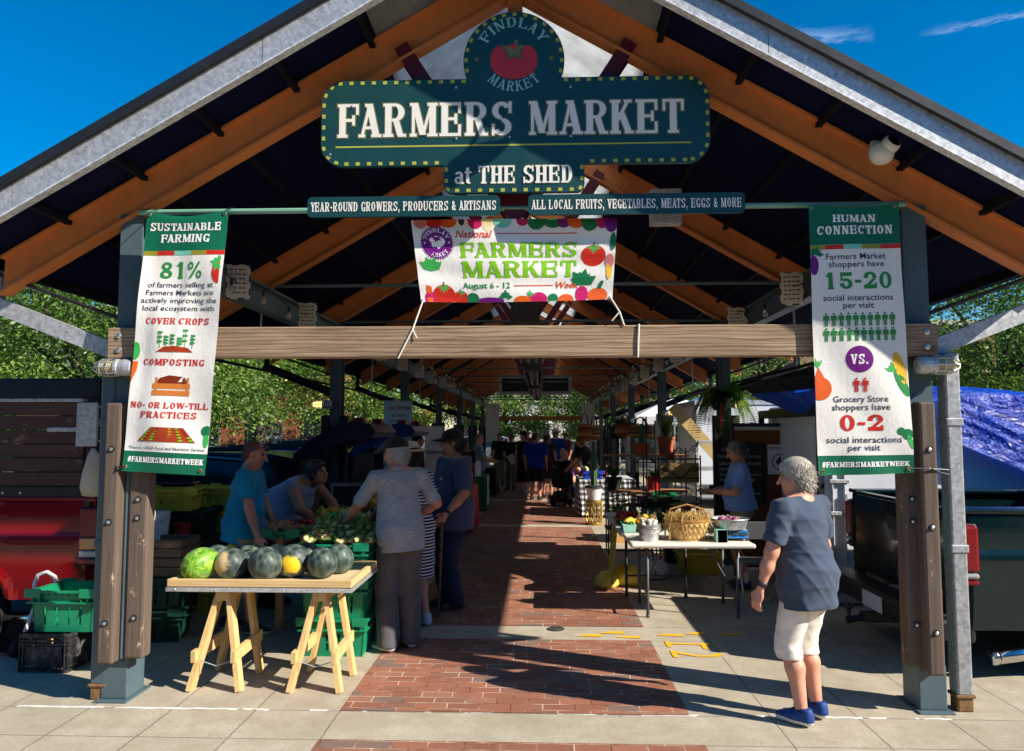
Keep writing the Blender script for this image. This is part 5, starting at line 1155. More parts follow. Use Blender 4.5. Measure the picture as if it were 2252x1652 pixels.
tp2 = thing('tarp_canopy', 'dark tarp sagging between the right columns and the trailer with a blue flap', 'tarp', (3.0, 8.4, 2.3))
A, B_, C_, D_ = at(1622, 852, 9.2), at(1830, 792, 8.0), at(1830, 868, 8.0), at(1660, 872, 9.0)
def tq(u, v): p = (A * (1 - u) + B_ * u) * v + (D_ * (1 - u) + C_ * u) * (1 - v); return p + Vector((0, -.15 * v + fold(u * 2, v) * .02, fold(u * 2, v * 2) * .02 - .1 * math.sin(math.pi * u) * (1 - v) * .5))
MB().grid(tq, 30, 12).build('dark_flap', M_TARPB, tp2, smooth=True, fix=False)
A2, B2, C2, D2 = at(1645, 868, 8.6), at(1830, 852, 7.6), at(1830, 912, 7.7), at(1745, 908, 8.3)
def tq2(u, v): p = (A2 * (1 - u) + B2 * u) * v + (D2 * (1 - u) + C2 * u) * (1 - v); return p + Vector((0, fold(u * 3, v) * .03, fold(u * 3, v * 2) * .015))
MB().grid(tq2, 30, 12).build('blue_flap', M_TARP, tp2, smooth=True, fix=False)
def tqr(u, v): p = A * (1 - u) + B_ * u; yq = 6.7 + (1 - u) * 2.5; q = Vector((.485 * yq, yq, 2.32)); r_ = p.lerp(q, v); return r_ + Vector((0, 0, fold(u * 2, v * 2) * .03 - .06 * math.sin(math.pi * v)))
MB().grid(tqr, 20, 12).build('roof_sheet', M_TARPB, tp2, smooth=True, fix=False)  # hidden sheet, extended behind the banner to shade the walk
# pop-up tents further along
def tent(label, x, y, w, zb, zt, col):
 t = thing('market_tent', label, 'tent', (x, y, STZ)); m = MB(); h = w / 2
 m.add([(x - h, y - h, zb), (x + h, y - h, zb), (x + h, y + h, zb), (x - h, y + h, zb), (x, y, zt)], [(0, 1, 4), (1, 2, 4), (2, 3, 4), (3, 0, 4)])
 m.add([(x - h, y - h, zb), (x + h, y - h, zb), (x + h, y + h, zb), (x - h, y + h, zb), (x - h, y - h, zb - .25), (x + h, y - h, zb - .25), (x + h, y + h, zb - .25), (x - h, y + h, zb - .25)], [(0, 1, 5, 4), (1, 2, 6, 5), (2, 3, 7, 6), (3, 0, 4, 7)]); m.build('canopy', col, t, fix=False)
 for sx in (-1, 1):
  for sy in (-1, 1): m = MB(); m.box(x + sx * h - .02, x + sx * h + .02, y + sy * h - .02, y + sy * h + .02, STZ, zb); m.build('leg', M_GALV, t)
M_TENTW = mt('tent_white', lin((228, 228, 226)), .8, var=.05); M_TENTB = mt('tent_blue', lin((110, 150, 196)), .8, var=.08)
tent('pale blue pop-up tent peak behind the white box truck', 5.0, 21.5, 3, 2.25, 2.9, M_TENTB)
tent('white pop-up tent right of the far columns', 4.5, 25.5, 3, 2.2, 2.9, M_TENTW)
tent('white pop-up tent farthest along on the right', 4.5, 30.5, 3, 2.2, 2.9, M_TENTW)
tent('white pop-up tent beyond the far gable', -1.0, 56, 4, 2.3, 3.1, M_TENTW)
# ---------------------------------------------------------------- people: smooth bodies grown from a posed skeleton
def surf_nets(F, lo, res):
 ins = F < 0; nx, ny, nz = F.shape
 c = np.zeros((nx - 1, ny - 1, nz - 1), np.int8)
 for dx in (0, 1):
  for dy in (0, 1):
   for dz in (0, 1): c += ins[dx:nx - 1 + dx, dy:ny - 1 + dy, dz:nz - 1 + dz]
 act = (c > 0) & (c < 8); idx = np.argwhere(act);
 if len(idx) == 0: return np.zeros((0, 3)), []
 vid = -np.ones(act.shape, np.int64); vid[act] = np.arange(len(idx))
 acc = np.zeros((len(idx), 3)); cnt = np.zeros(len(idx))
 for ax in range(3):
  o = [a for a in range(3) if a != ax]
  for p in (0, 1):
   for q in (0, 1):
    s = np.zeros(3, int); s[o[0]] = p; s[o[1]] = q; e = s.copy(); e[ax] = 1
    f0 = F[tuple((idx + s).T)]; f1 = F[tuple((idx + e).T)]; x = (f0 < 0) != (f1 < 0)
    t = np.where(x, f0 / np.where(x, f0 - f1, 1), 0); pt = s + (e - s) * t[:, None]
    acc += pt * x[:, None]; cnt += x
 V = (idx + acc / cnt[:, None]) * res + lo; Q = []
 for ax in range(3):
  a = [slice(None)] * 3; b = [slice(None)] * 3; a[ax] = slice(0, -1); b[ax] = slice(1, None)
  i0 = ins[tuple(a)]; e = np.argwhere(i0 != ins[tuple(b)]); o = [k for k in range(3) if k != ax]
  e = e[(e[:, o[0]] > 0) & (e[:, o[1]] > 0) & (e[:, o[0]] < F.shape[o[0]] - 1) & (e[:, o[1]] < F.shape[o[1]] - 1)]
  def cell(d0, d1): k = e.copy(); k[:, o[0]] -= d0; k[:, o[1]] -= d1; return vid[tuple(k.T)]
  q = np.stack([cell(1, 1), cell(0, 1), cell(0, 0), cell(1, 0)], 1); fl = i0[tuple(e.T)]
  if ax == 1: fl = ~fl
  q[~fl] = q[~fl][:, ::-1]; Q.append(q)
 return V, np.concatenate(Q)
class Field:
 # smooth union of round cones and ellipsoids, with optional cuts
 def __init__(s): s.p = []; s.cuts = []
 def cone(s, a, b, r1, r2=None, k=.03, flat=False): s.p.append(('c', np.array(a, float), np.array(b, float), r1, r1 if r2 is None else r2, k, flat)); return s
 def ell(s, c, r, rot=None, k=.03): s.p.append(('e', np.array(c, float), np.array(r, float), None if rot is None else np.array(rot, float), 0, k)); return s
 def solve(s, res, disp=None):
  lo = np.full(3, 9e9); hi = -lo
  for q in s.p:
   if q[0] == 'c': r = max(q[3], q[4]); lo = np.minimum(lo, np.minimum(q[1], q[2]) - r); hi = np.maximum(hi, np.maximum(q[1], q[2]) + r)
   else: r = q[2].max(); lo = np.minimum(lo, q[1] - r); hi = np.maximum(hi, q[1] + r)
  lo -= 3 * res + .015; hi += 3 * res + .015; n = np.ceil((hi - lo) / res).astype(int) + 1; F = np.full(n, .2, np.float32)
  gx = [(lo[i] + np.arange(n[i]) * res).astype(np.float32) for i in range(3)]
  for q in s.p:
   k = q[5]; pad = .05 + k
   if q[0] == 'c': r = max(q[3], q[4]); a_, b_ = np.minimum(q[1], q[2]) - r - pad, np.maximum(q[1], q[2]) + r + pad
   else: r = q[2].max(); a_, b_ = q[1] - r - pad, q[1] + r + pad
   i0 = np.clip(((a_ - lo) / res).astype(int), 0, n - 1); i1 = np.clip(((b_ - lo) / res).astype(int) + 1, 1, n); sl = tuple(slice(a, b) for a, b in zip(i0, i1))
   X, Y, Z = np.meshgrid(gx[0][sl[0]], gx[1][sl[1]], gx[2][sl[2]], indexing='ij')
   if q[0] == 'c':
    a, b = q[1], q[2]; d = b - a; L = max(1e-9, d @ d); px, py, pz = X - a[0], Y - a[1], Z - a[2]; t = np.clip((px * d[0] + py * d[1] + pz * d[2]) / L, 0, 1)
    D = np.sqrt((px - t * d[0]) ** 2 + (py - t * d[1]) ** 2 + (pz - t * d[2]) ** 2) - (q[3] + (q[4] - q[3]) * t)
    if q[6]: D = np.maximum(D, (((px - d[0]) * d[0] + (py - d[1]) * d[1] + (pz - d[2]) * d[2]) / math.sqrt(L)))
   else:
    px, py, pz = X - q[1][0], Y - q[1][1], Z - q[1][2]
    if q[3] is not None: m = q[3]; px, py, pz = px * m[0, 0] + py * m[1, 0] + pz * m[2, 0], px * m[0, 1] + py * m[1, 1] + pz * m[2, 1], px * m[0, 2] + py * m[1, 2] + pz * m[2, 2]
    r = q[2]; k0 = np.sqrt((px / r[0]) ** 2 + (py / r[1]) ** 2 + (pz / r[2]) ** 2); k1 = np.sqrt((px / r[0] ** 2) ** 2 + (py / r[1] ** 2) ** 2 + (pz / r[2] ** 2) ** 2); D = k0 * (k0 - 1) / np.maximum(k1, 1e-6)
   G = F[sl]; h = np.clip(.5 + .5 * (D - G) / k, 0, 1); F[sl] = D * (1 - h) + G * h - k * h * (1 - h)
  X, Y, Z = np.meshgrid(*gx, indexing='ij')
  if disp: F += disp(X, Y, Z).astype(np.float32)
  for c, nrm in s.cuts: F = np.maximum(F, (X - c[0]) * nrm[0] + (Y - c[1]) * nrm[1] + (Z - c[2]) * nrm[2])
  return surf_nets(F, lo, res)
 def cut(s, c, nrm): nrm = np.array(nrm, float); s.cuts.append((np.array(c, float), nrm / np.linalg.norm(nrm))); return s
def np_mesh(name, V, Q, mats, mi=None):
 me = bpy.data.meshes.new(name); me.vertices.add(len(V)); me.vertices.foreach_set('co', np.asarray(V, np.float32).ravel()); n = len(Q)
 me.loops.add(n * 4); me.loops.foreach_set('vertex_index', np.asarray(Q, np.int32).ravel()); me.polygons.add(n); me.polygons.foreach_set('loop_start', np.arange(0, n * 4, 4, dtype=np.int32))
 for x in mlist(mats): me.materials.append(x)
 if mi is not None: me.polygons.foreach_set('material_index', np.asarray(mi, np.int32))
 me.polygons.foreach_set('use_smooth', np.ones(n, bool)); me.update(calc_edges=True); me.validate(); return me
def folds(seed, amp, f=26., dirn=(0, 0, 1)):
 g = np.random.default_rng(seed); W = [(g.normal(size=3) * np.array([.5, .5, 1.2]) * f * g.uniform(.4, 1.1), g.uniform(0, 6.28), g.uniform(.4, 1)) for _ in range(7)]
 def fn(X, Y, Z):
  o = 0
  for w, p, a in W: o = o + a * ((1 - np.abs(np.sin((X * w[0] + Y * w[1] + Z * w[2]) * .6 + p + .8 * np.sin(X * 9 + Z * 7 + p)))) ** 2 - .3)
  return -amp * np.clip(o, -1.2, 2.)
 return fn
def skin_mat(name, c):
 t = NT(name); v = t.obj(); n = t.noise(v, 14, 5, .6); t.base(t.ramp(n, [(.3, tuple(x * .82 for x in c)), (.7, tuple(min(1, x * 1.1) for x in c))])); t.p(Roughness=.5); t.b.inputs['Subsurface Weight'].default_value = .08; t.b.inputs['Subsurface Radius'].default_value = (.01, .004, .002); t.bump(t.noise(v, 120, 3), .12, .003); return t.mat
SKIN = [skin_mat('skin_fair', lin((214, 152, 124))), skin_mat('skin_tan', lin((196, 132, 102))), skin_mat('skin_ruddy', lin((204, 136, 112))), skin_mat('skin_brown', lin((130, 88, 66)))]
M_EYE = mt('eye_dark', (.02, .015, .012), .3); M_LIP = mt('lips', lin((160, 88, 80)), .5); M_BROW = mt('brow', (.06, .045, .035), .8)
def cloth(name, rgb, streak=0, rough=.85, bs=180):
 if name in _mc: return _mc[name]
 c = lin(rgb); t = NT(name); v = t.obj(); n = t.noise(v, 7, 5, .6); cc = t.ramp(n, [(.3, tuple(x * .84 for x in c)), (.7, tuple(min(1, x * 1.1) for x in c))])
 if streak: s = t.noise(t.map(v, (12, 12, 120)), 1.6, 3, .6); cc = t.mix(t.ramp(s, [(.38, (streak,) * 3), (.6, (0, 0, 0))]), cc, tuple(x * .5 for x in c))
 t.base(cc); t.p(Roughness=rough); t.b.inputs['Specular IOR Level'].default_value = .15; t.b.inputs['Sheen Weight'].default_value = .15
 t.bump(t.math('MULTIPLY_ADD', t.noise(v, bs, 2), .3, t.noise(v, 22, 4, .6, .6)), .25, .008); _mc[name] = t.mat; return t.mat
def striped(name, a, b, period):
 t = NT(name); v = t.obj(); sx = t.new('ShaderNodeSeparateXYZ'); t.set(sx, 0, v); f = t.math('FRACT', t.math('DIVIDE', sx.outputs[2], period)); t.base(t.mix(t.math('LESS_THAN', f, .36), lin(a), lin(b))); t.p(Roughness=.85); return t.mat
def hair_mat(name, rgb):
 if name in _mc: return _mc[name]
 c = lin(rgb); t = NT(name); v = t.obj(); n = t.noise(t.map(v, (60, 60, 14)), 3, 4, .7, .6); t.base(t.ramp(n, [(.3, tuple(x * .5 for x in c)), (.7, tuple(min(1, x * 1.3) for x in c))])); t.p(Roughness=.55); t.bump(n, .35, .006); _mc[name] = t.mat; return t.mat
def person(label, loc, rz, h=1.7, w=1., belly=0., lean=0., side=0., head=(0, 0), wr=None, pole=None, feet=None, skin=0, top=None, bottom=None, shoes=None, socks=None, hair=None, hat=None, bust=0., hips=1., res=.009, group=None, seed=1, seat=0, fingers=True, hpitch=None, curl=.5):
 T = thing('person', label, 'person', loc, rz, group); s = h / 1.7; V3 = lambda *a: np.array(a, float) * s
 hipz = .90 - seat; hip0 = V3(0, 0, hipz); Rl = np.array(Euler((R(-lean), R(side), 0)).to_matrix())
 Up = lambda *a: hip0 + Rl @ (V3(*a) - V3(0, 0, .90))
 sh = [Up(-.178 * w, 0, 1.385), Up(.178 * w, 0, 1.385)]; nb = Up(0, -.012, 1.43); C = Up(0, .02 + .0, 1.575) + V3(0, .0, 0)
 Hm = np.array(Euler((R(head[1] - lean * .35), 0, R(head[0]))).to_matrix()); Hp = lambda x, y, z: C + Hm @ V3(x, y, z)
 def ik(a, b, l1, l2, pol):
  d = b - a; L = np.linalg.norm(d)
  if L > (l1 + l2) * .998: b = a + d / L * (l1 + l2) * .998; d = b - a; L = np.linalg.norm(d)
  u = d / L; x = (l1 * l1 - l2 * l2 + L * L) / (2 * L); q = math.sqrt(max(0, l1 * l1 - x * x)); p = pol - u * (pol @ u); p /= np.linalg.norm(p) + 1e-9; return a + u * x + p * q, b
 wr = wr or {}; wt = []; el = []
 for i, sd in enumerate((-1, 1)):
  t_ = wr.get(i); t_ = Up(sd * .235 * w, .06, .87) if t_ is None else np.array(t_, float)
  pl = np.array((pole or {}).get(i, (sd * .5, -1, -.1)), float); e, t2 = ik(sh[i], t_, .285 * s, .255 * s, pl); el.append(e); wt.append(t2)
 feet = feet or {}; kn = []; an = []; ft = []
 hp = [hip0 + Rl @ V3(sd * .088 * hips, 0, 0) * 1. for sd in (-1, 1)]
 for i, sd in enumerate((-1, 1)):
  fx, fy, fz, fyaw = feet.get(i, (sd * .1, .0, 0, -sd * 8)); a_ = np.array((fx, fy, fz + .075 * s)); d_ = np.array((-math.sin(R(fyaw)), math.cos(R(fyaw)), 0)); k_, a2 = ik(hp[i], a_, .425 * s, .42 * s, np.array((0, 1, .05))); kn.append(k_); an.append(a2); ft.append(d_)
 B = Field(); bw = .5 + .5 * w
 torso = [(Up(0, 0, 1.27), V3(.155 * w, .108 * bw, .165)), (Up(0, .012 + .05 * belly, 1.07), V3(.145 * w + .03 * belly, .105 * bw + .075 * belly, .16)), (hip0 + Rl @ V3(0, -.012, .03), V3(.158 * hips * bw, .118 * bw * hips + .02 * belly, .125))]
 for c, r in torso: B.ell(c, r, Rl, .06)
 for i, sd in enumerate((-1, 1)):
  B.cone(nb, sh[i], .056 * s, .05 * s * bw, .05); B.cone(sh[i], el[i], .05 * s * w, .039 * s * bw, .04); B.cone(el[i], el[i] * .6 + wt[i] * .4, .039 * s * bw, .037 * s * bw, .03); B.cone(el[i] * .6 + wt[i] * .4, wt[i], .037 * s * bw, .024 * s, .03)
  B.cone(hp[i], kn[i], .088 * s * bw * hips, .056 * s * bw, .05); m_ = kn[i] * .68 + an[i] * .32; back = -.018 * s * ft[i]
  B.cone(kn[i], m_ + back, .053 * s * bw, .054 * s * bw, .03); B.cone(m_ + back, an[i], .054 * s * bw, .036 * s, .03); B.cone(an[i] + np.array((0, 0, -.03 * s)) - ft[i] * .03 * s, an[i] + ft[i] * .13 * s + np.array((0, 0, -.045 * s)), .036 * s, .028 * s, .03)
  # hand: palm, four curled fingers, thumb from the side of the palm
  fd = wt[i] - el[i]; fd /= np.linalg.norm(fd)
  if hpitch and i in hpitch: fd = np.array(hpitch[i], float); fd /= np.linalg.norm(fd)
  fw = np.array((0, 1., 0)) if abs(fd[1]) < .8 else np.array((0, 0, 1.)); th = fw - fd * (fw @ fd); th /= np.linalg.norm(th); pn = np.cross(fd, th) * (sd); pn = -pn if (pn @ (np.array((0, 0, 1.)) if abs(fd[2]) < .5 else np.array((-sd, 0, 0.)))) < 0 and abs(fd[2]) >= .5 else pn
  if abs(fd[2]) < .5: pn = np.array((0, 0, -1.)) - fd * (-fd[2]); pn /= np.linalg.norm(pn); th = np.array((-sd, 0, 0.)) - fd * (np.array((-sd, 0, 0.)) @ fd); th /= np.linalg.norm(th)
  pc = wt[i] + fd * .052 * s; Mr = np.stack([th, pn, fd], 1); B.ell(pc, V3(.041, .017, .052), Mr, .018)
  if fingers:
   for q in range(4):
    o = pc + fd * .042 * s + th * (.03 - .02 * q) * s; L = (.075, .083, .077, .06)[q] * s; a = fd + pn * curl * .5; a /= np.linalg.norm(a); b2 = fd + pn * curl * 1.9; b2 /= np.linalg.norm(b2); m1 = o + a * L * .5; B.cone(o, m1, .0092 * s, .0085 * s, .006); B.cone(m1, m1 + b2 * L * .5, .0085 * s, .0072 * s, .006)
   o = wt[i] + fd * .028 * s + th * .03 * s; a = fd * .75 + th * .6 + pn * .3; a /= np.linalg.norm(a); m1 = o + a * .035 * s; B.cone(o, m1, .0125 * s, .0105 * s, .008); b2 = fd + pn * .3; b2 /= np.linalg.norm(b2); B.cone(m1, m1 + b2 * .032 * s, .0105 * s, .0085 * s, .006)
  else: B.ell(pc + fd * .06 * s + pn * .015 * s, V3(.036, .016, .045), Mr, .02)
 if bust:
  for sd in (-1, 1): B.ell(Up(sd * .075 * w, .085 + .02 * belly, 1.235), V3(.075, .06, .075) * (.8 + .3 * bust), Rl, .04)
 B.cone(nb - (Rl @ V3(0, 0, .02)), Hp(0, -.018, -.05), .056 * s * bw, .05 * s * (.8 + .2 * w), .03)
 for x, y, z, a, b_, c_, k in ((0, -.014, .028, .074, .094, .086, .03), (0, .03, -.045, .058 * (.75 + .25 * w), .06, .072, .03), (0, .062, -.088, .026, .024, .022, .02), (0, .074, .03, .048, .018, .014, .015), (-.036, .058, -.022, .028, .026, .026, .02), (.036, .058, -.022, .028, .026, .026, .02), (0, .087, -.056, .021, .009, .011, .008), (-.076, -.006, -.004, .011, .02, .031, .01), (.076, -.006, -.004, .011, .02, .031, .01)):
  B.ell(Hp(x, y, z), V3(a, b_, c_), Hm, k * s)
 B.cone(Hp(0, .09, .014), Hp(0, .112, -.024), .0095 * s, .0145 * s, .01)
 V, Q = B.solve(res); fc = V[Q].mean(1); loc_h = (fc - C) @ Hm / s; mi = np.zeros(len(Q), int)
 ax = np.abs(loc_h[:, 0]); fr = loc_h[:, 1] > .055
 mi[fr & (ax > .018) & (ax < .045) & (np.abs(loc_h[:, 2] - .008) < .0075)] = 1; mi[fr & (ax < .024) & (np.abs(loc_h[:, 2] + .056) < .007) & (loc_h[:, 1] > .075)] = 2; mi[fr & (ax > .014) & (ax < .05) & (np.abs(loc_h[:, 2] - .027) < .005)] = 3
 link('body', np_mesh('body', V, Q, [SKIN[skin], M_EYE, M_LIP, M_BROW], mi), T, False)
 J = dict(T=T, sh=sh, el=el, wt=wt, C=C, Hp=Hp, Hm=Hm, Up=Up, s=s, kn=kn, an=an)
 def garment(name, F, mat, amp=.004, f=26.):
  V, Q = F.solve(res, folds(seed, amp * s, f)); return link(name, np_mesh(name, V, Q, mat), T, False)
 if top:
  kind, mat, slv, hem, ease = top; F = Field(); e_ = ease
  for c, r in torso: F.ell(c, r + e_ * s, Rl, .07)
  if kind in ('shirt', 'dress'): F.ell(Up(0, -.004 + .024 * belly, .88), V3(.168 * max(w, hips * .98 * bw) + e_ * .8 + .018 * belly, .128 * bw * max(1, hips) + e_ + .036 * belly, .5), Rl, .05)
  if bust:
   for sd in (-1, 1): F.ell(Up(sd * .075 * w, .085 + .02 * belly, 1.23), V3(.085, .068, .085) * (.8 + .3 * bust), Rl, .06)
  F.ell(hip0 + Rl @ V3(0, -.01, .04), torso[2][1] * .97 + e_ * 1.15 * s, Rl, .05)
  if kind == 'dress':
   F.cone(hip0, hip0 + V3(0, .01, -.9 + hem), .185 * s * hips, .215 * s * hips, .08)
  for i in (0, 1):
   F.cone(nb - Rl @ V3(0, .0, .03), sh[i], .058 * s, (.05 * bw + e_) * s, .05)
   if slv > 0:
    # sleeve: an open cone cut square at its end
    G = sh[i] + (el[i] - sh[i]) * slv; F.cone(sh[i], G, (.053 * w + e_ * .55) * s, (.046 * w + e_ * 1.05) * s, .03, True)
   else: F.cone(sh[i] * .85 + nb * .15, sh[i] * .98 + nb * .02, .052 * s, .05 * s, .03)
  F.cut(Up(0, 0, hem) if kind != 'dress' else V3(0, 0, hem), -(Rl @ np.array((0, 0, 1.))) if kind != 'dress' else (0, 0, -1))
  F.cut(nb + Rl @ V3(0, 0, .022), Rl @ np.array((0, .25, 1.)))
  J['top'] = garment('dress' if kind == 'dress' else 'shirt', F, mat, .0075, 21)
  if kind == 'collar': pass
 if bottom:
  kind, mat, hemz, ease = bottom; F = Field(); F.ell(torso[2][0], torso[2][1] + ease * .5 * s, Rl, .05); F.ell(Up(0, .01 + .03 * belly, .98), V3(.135 * w + .02 * belly, .09 * bw + .05 * belly, .07) + ease * .4 * s, Rl, .05); F.cut(Up(0, 0, top[3] + .05), Rl @ np.array((0, 0, 1.)))
  for i in (0, 1):
   F.cone(hp[i], kn[i], (.09 * bw * hips + ease) * s, (.064 * bw + ease * 1.4) * s, .04)
   if kind == 'pants': F.cone(kn[i], an[i] + V3(0, 0, -.05), (.064 * bw + ease * 1.4) * s, (.058 + ease * 1.3) * s, .03)
   else: F.cone(kn[i], kn[i] + (an[i] - kn[i]) * .25, (.06 * bw + ease * 1.5) * s, (.058 * bw + ease * 1.7) * s, .02)
  if kind == 'skirt': F = Field(); F.cone(hip0 + V3(0, 0, .08), V3(0, .01, hemz + .05), .16 * s * hips, .2 * s * hips, .05)
  F.cut(V3(0, 0, hemz), (0, 0, -1))
  garment('trousers' if kind == 'pants' else kind, F, mat, .0045, 22)
 if shoes:
  for i in (0, 1):
   F = Field(); a = an[i]; d = ft[i]; z0 = a[2] - .075 * s; P_ = lambda y, z: np.array((a[0] + d[0] * y * s, a[1] + d[1] * y * s, z0 + z * s))
   F.cone(P_(-.035, .05), P_(.05, .055), .043 * s, .044 * s, .02); F.cone(P_(.04, .05), P_(.15, .03), .044 * s, .034 * s, .03); F.cone(P_(-.03, .09), P_(-.01, .095), .04 * s, .042 * s, .02); F.cut((0, 0, z0 + .004 * s), (0, 0, -1)); F.cut((0, 0, z0 + .118 * s), (0, 0, 1))
   V, Q = F.solve(res * .8); mi = (V[Q].mean(1)[:, 2] < z0 + .036 * s).astype(int); link('shoe', np_mesh('shoe', V, Q, [shoes[0], shoes[1]], mi), T, False)
   if socks: F = Field(); F.cone(P_(-.01, .09), P_(-.005, .09) + V3(0, 0, socks[1]), .043 * s, .045 * s); F.cut(P_(0, .09) + V3(0, 0, socks[1]), (0, 0, 1)); V, Q = F.solve(res); link('sock', np_mesh('sock', V, Q, socks[0]), T, False)
 if hair:
  mat, style = hair; F = Field(); g = .0 if style != 'thin' else -.006
  F.ell(Hp(0, -.02, .034), V3(.083 + g, .1 + g, .092 + g), Hm, .02)
  if style in ('short', 'thin'): F.ell(Hp(0, -.05, -.02), V3(.07 + g, .06 + g, .07 + g), Hm, .03); F.cut(Hp(0, .0, -.072), Hm @ np.array((0, .25, -1.)))
  if style in ('full',): F.ell(Hp(0, -.015, .05), V3(.09, .105, .09), Hm, .03); F.ell(Hp(0, -.055, -.025), V3(.078, .065, .085), Hm, .03); F.ell(Hp(0, .05, .075), V3(.06, .04, .035), Hm, .03); F.cut(Hp(0, .0, -.095), Hm @ np.array((0, .25, -1.)))
  if style == 'long': F.cone(Hp(0, -.05, .0), Hp(0, -.085, -.24), .08 * s, .06 * s, .04)
  if style == 'bun': F.ell(Hp(0, -.06, .13), V3(.05, .05, .045), Hm, .02); F.cut(Hp(0, .0, -.072), Hm @ np.array((0, .25, -1.)))
  if hat: F.cut(Hp(0, 0, .052), Hm @ np.array((0, -.1, 1.)))
  if style in ('short', 'thin', 'full', 'bun', 'long'): F.cut(Hp(0, .062 if style != 'thin' else .035, .048), Hm @ np.array((0, 1., -.75 if style != 'thin' else -.9)))
  V, Q = F.solve(res, folds(seed + 5, .002 * s, 60)); link('hair', np_mesh('hair', V, Q, mat), T, False)
  if res < .01:
   gg = np.random.default_rng(seed); VV = V[gg.integers(0, len(V), 2600)]; nn = VV - np.array(C); nn /= np.linalg.norm(nn, axis=1, keepdims=True); fl = Hm @ np.array((0, -.35, -.8)); dd = nn * gg.uniform(.05, .5, (len(VV), 1)) + fl + gg.normal(size=VV.shape) * .16; dd /= np.linalg.norm(dd, axis=1, keepdims=True)
   link('hair_strands', quads_mesh('hair_strands', leaf_faces(VV - nn * .004, dd, nn, gg.uniform(.02, .05, len(VV)) * (.6 if style == 'thin' else 1) * s, np.full(len(VV), .0022), None), np.zeros(len(VV), int), [mat]), T, False)
 if hat:
  kind, mat, band = hat; F = Field(); m4 = Matrix.Translation(Vector(Hp(0, -.012, .06))) @ Matrix(Hm.tolist()).to_4x4() @ Matrix.Scale(s, 4)
  if kind == 'cap':
   m = MB(); m.ball((0, 0, .0), (.094, .114, .088), 24, 12); m.v = [(x, y, max(z, -.012)) for x, y, z in m.v]
   def br(u, v): a = (u - .5) * 2.2; r = .106 + .1 * v * math.cos(a * .75); return (math.sin(a) * (.094 + .012 * v), .0 + math.cos(a) * r + .02 * v, .0 - .022 * v - .02 * math.sin(a) ** 2 * v)
   m.grid(br, 14, 5); m.grid(lambda u, v: tuple(Vector(br(u, v)) + Vector((0, 0, -.007))), 14, 5); m.ball((0, 0, .088), (.01, .01, .006), 8, 4); m.xf(m4); o = m.build('cap', mat, T, smooth=R(50), world=False)
  else:
   m = MB(); m.lathe([(.155, .015), (.16, .012), (.1, -.002), (.095, .0), (.092, .06), (.082, .095), (.05, .105), (0, .095)], 28, (0, 0, -.01), sq=1.12); m.xf(m4); o = m.build('hat', mat, T, smooth=R(50), world=False)
   m = MB(); m.lathe([(.0965, .002), (.0955, .034), (.0955, .034)], 28, (0, 0, -.01), sq=1.12); m.xf(m4); m.build('hat_band', band, None, smooth=True).parent = o
 M = Matrix.Translation(loc) @ Matrix.Rotation(rz, 4, 'Z'); J['W'] = lambda p: M @ Vector(p); return J
BLK = mt('shoe_black', (.015, .015, .016), .5); SOLEW = mt('sole_white', lin((226, 224, 216)), .6, var=.08); SOLED = mt('sole_dark', (.03, .03, .03), .7)
# the shopper in front, right of the walk
f = person('woman with short grey hair in a navy tee and white shorts, seen from behind', (1.615, 4.74, 0), R(38), 1.575, 1.14, .3, lean=4, head=(22, -6), skin=0, hips=1.05, bust=.6,
 wr={0: (-.285, .13, .79), 1: (.285, .10, .80)}, feet={0: (-.085, -.0, 0, 6), 1: (.1, .02, 0, -6)}, top=('shirt', cloth('navy_tee', (68, 80, 98)), .8, .74, .022), bottom=('shorts', cloth('white_shorts', (232, 224, 212)), .41, .012),
 shoes=(mt('blue_trainer', lin((22, 62, 128)), .6, var=.3, vs=40), SOLEW), socks=(cloth('dark_sock', (30, 34, 50)), .02), hair=(hair_mat('grey_hair', (176, 168, 152)), 'full'), res=.0075, seed=3, curl=1.1)
wb = MB(); a_, b_ = [Vector(q) for q in (f['el'][0], f['wt'][0])]; d_ = (b_ - a_).normalized(); wb.tube([b_ - d_ * .05, b_ - d_ * .02], .033, 14); wb.build('wristband', mt('wristband', (.05, .025, .04), .5), f['T'], smooth=True, world=False)
# stall holder in the teal shirt
a = person('man in a bright teal tee with sunglasses on his shaved head', (-2.63, 6.62, 0), R(-82), 1.67, 1.08, .25, lean=7, head=(-4, -12), skin=2, wr={0: (-.18, .26, .84), 1: (.24, .2, .82)}, feet={0: (-.1, -.12, 0, 8), 1: (.1, .12, 0, -8)}, pole={0: (-.4, -1, 0), 1: (.4, -1, 0)},
 top=('shirt', cloth('teal_tee', (16, 138, 176)), .72, .80, .024), bottom=('shorts', cloth('khaki', (150, 132, 104)), .45, .02), shoes=(mt('dark_shoe', (.03, .03, .035), .6), SOLEW), hair=(hair_mat('cropped_brown', (120, 72, 52)), 'thin'), res=.009, seed=4)
m = MB(); Hp = a['Hp']
for sd in (-1, 1): m.ball(Hp(sd * .035, .083, .085), (.028, .012, .018), 10, 6); m.tube([Hp(sd * .06, .075, .085), Hp(sd * .082, .03, .06), Hp(sd * .083, -.02, .03)], .005, 6)
m.tube([Hp(-.02, .09, .088), Hp(.02, .09, .088)], .004, 6); m.build('sunglasses', glass('sunglass', (.01, .01, .012), .08), a['T'], smooth=True, world=False)
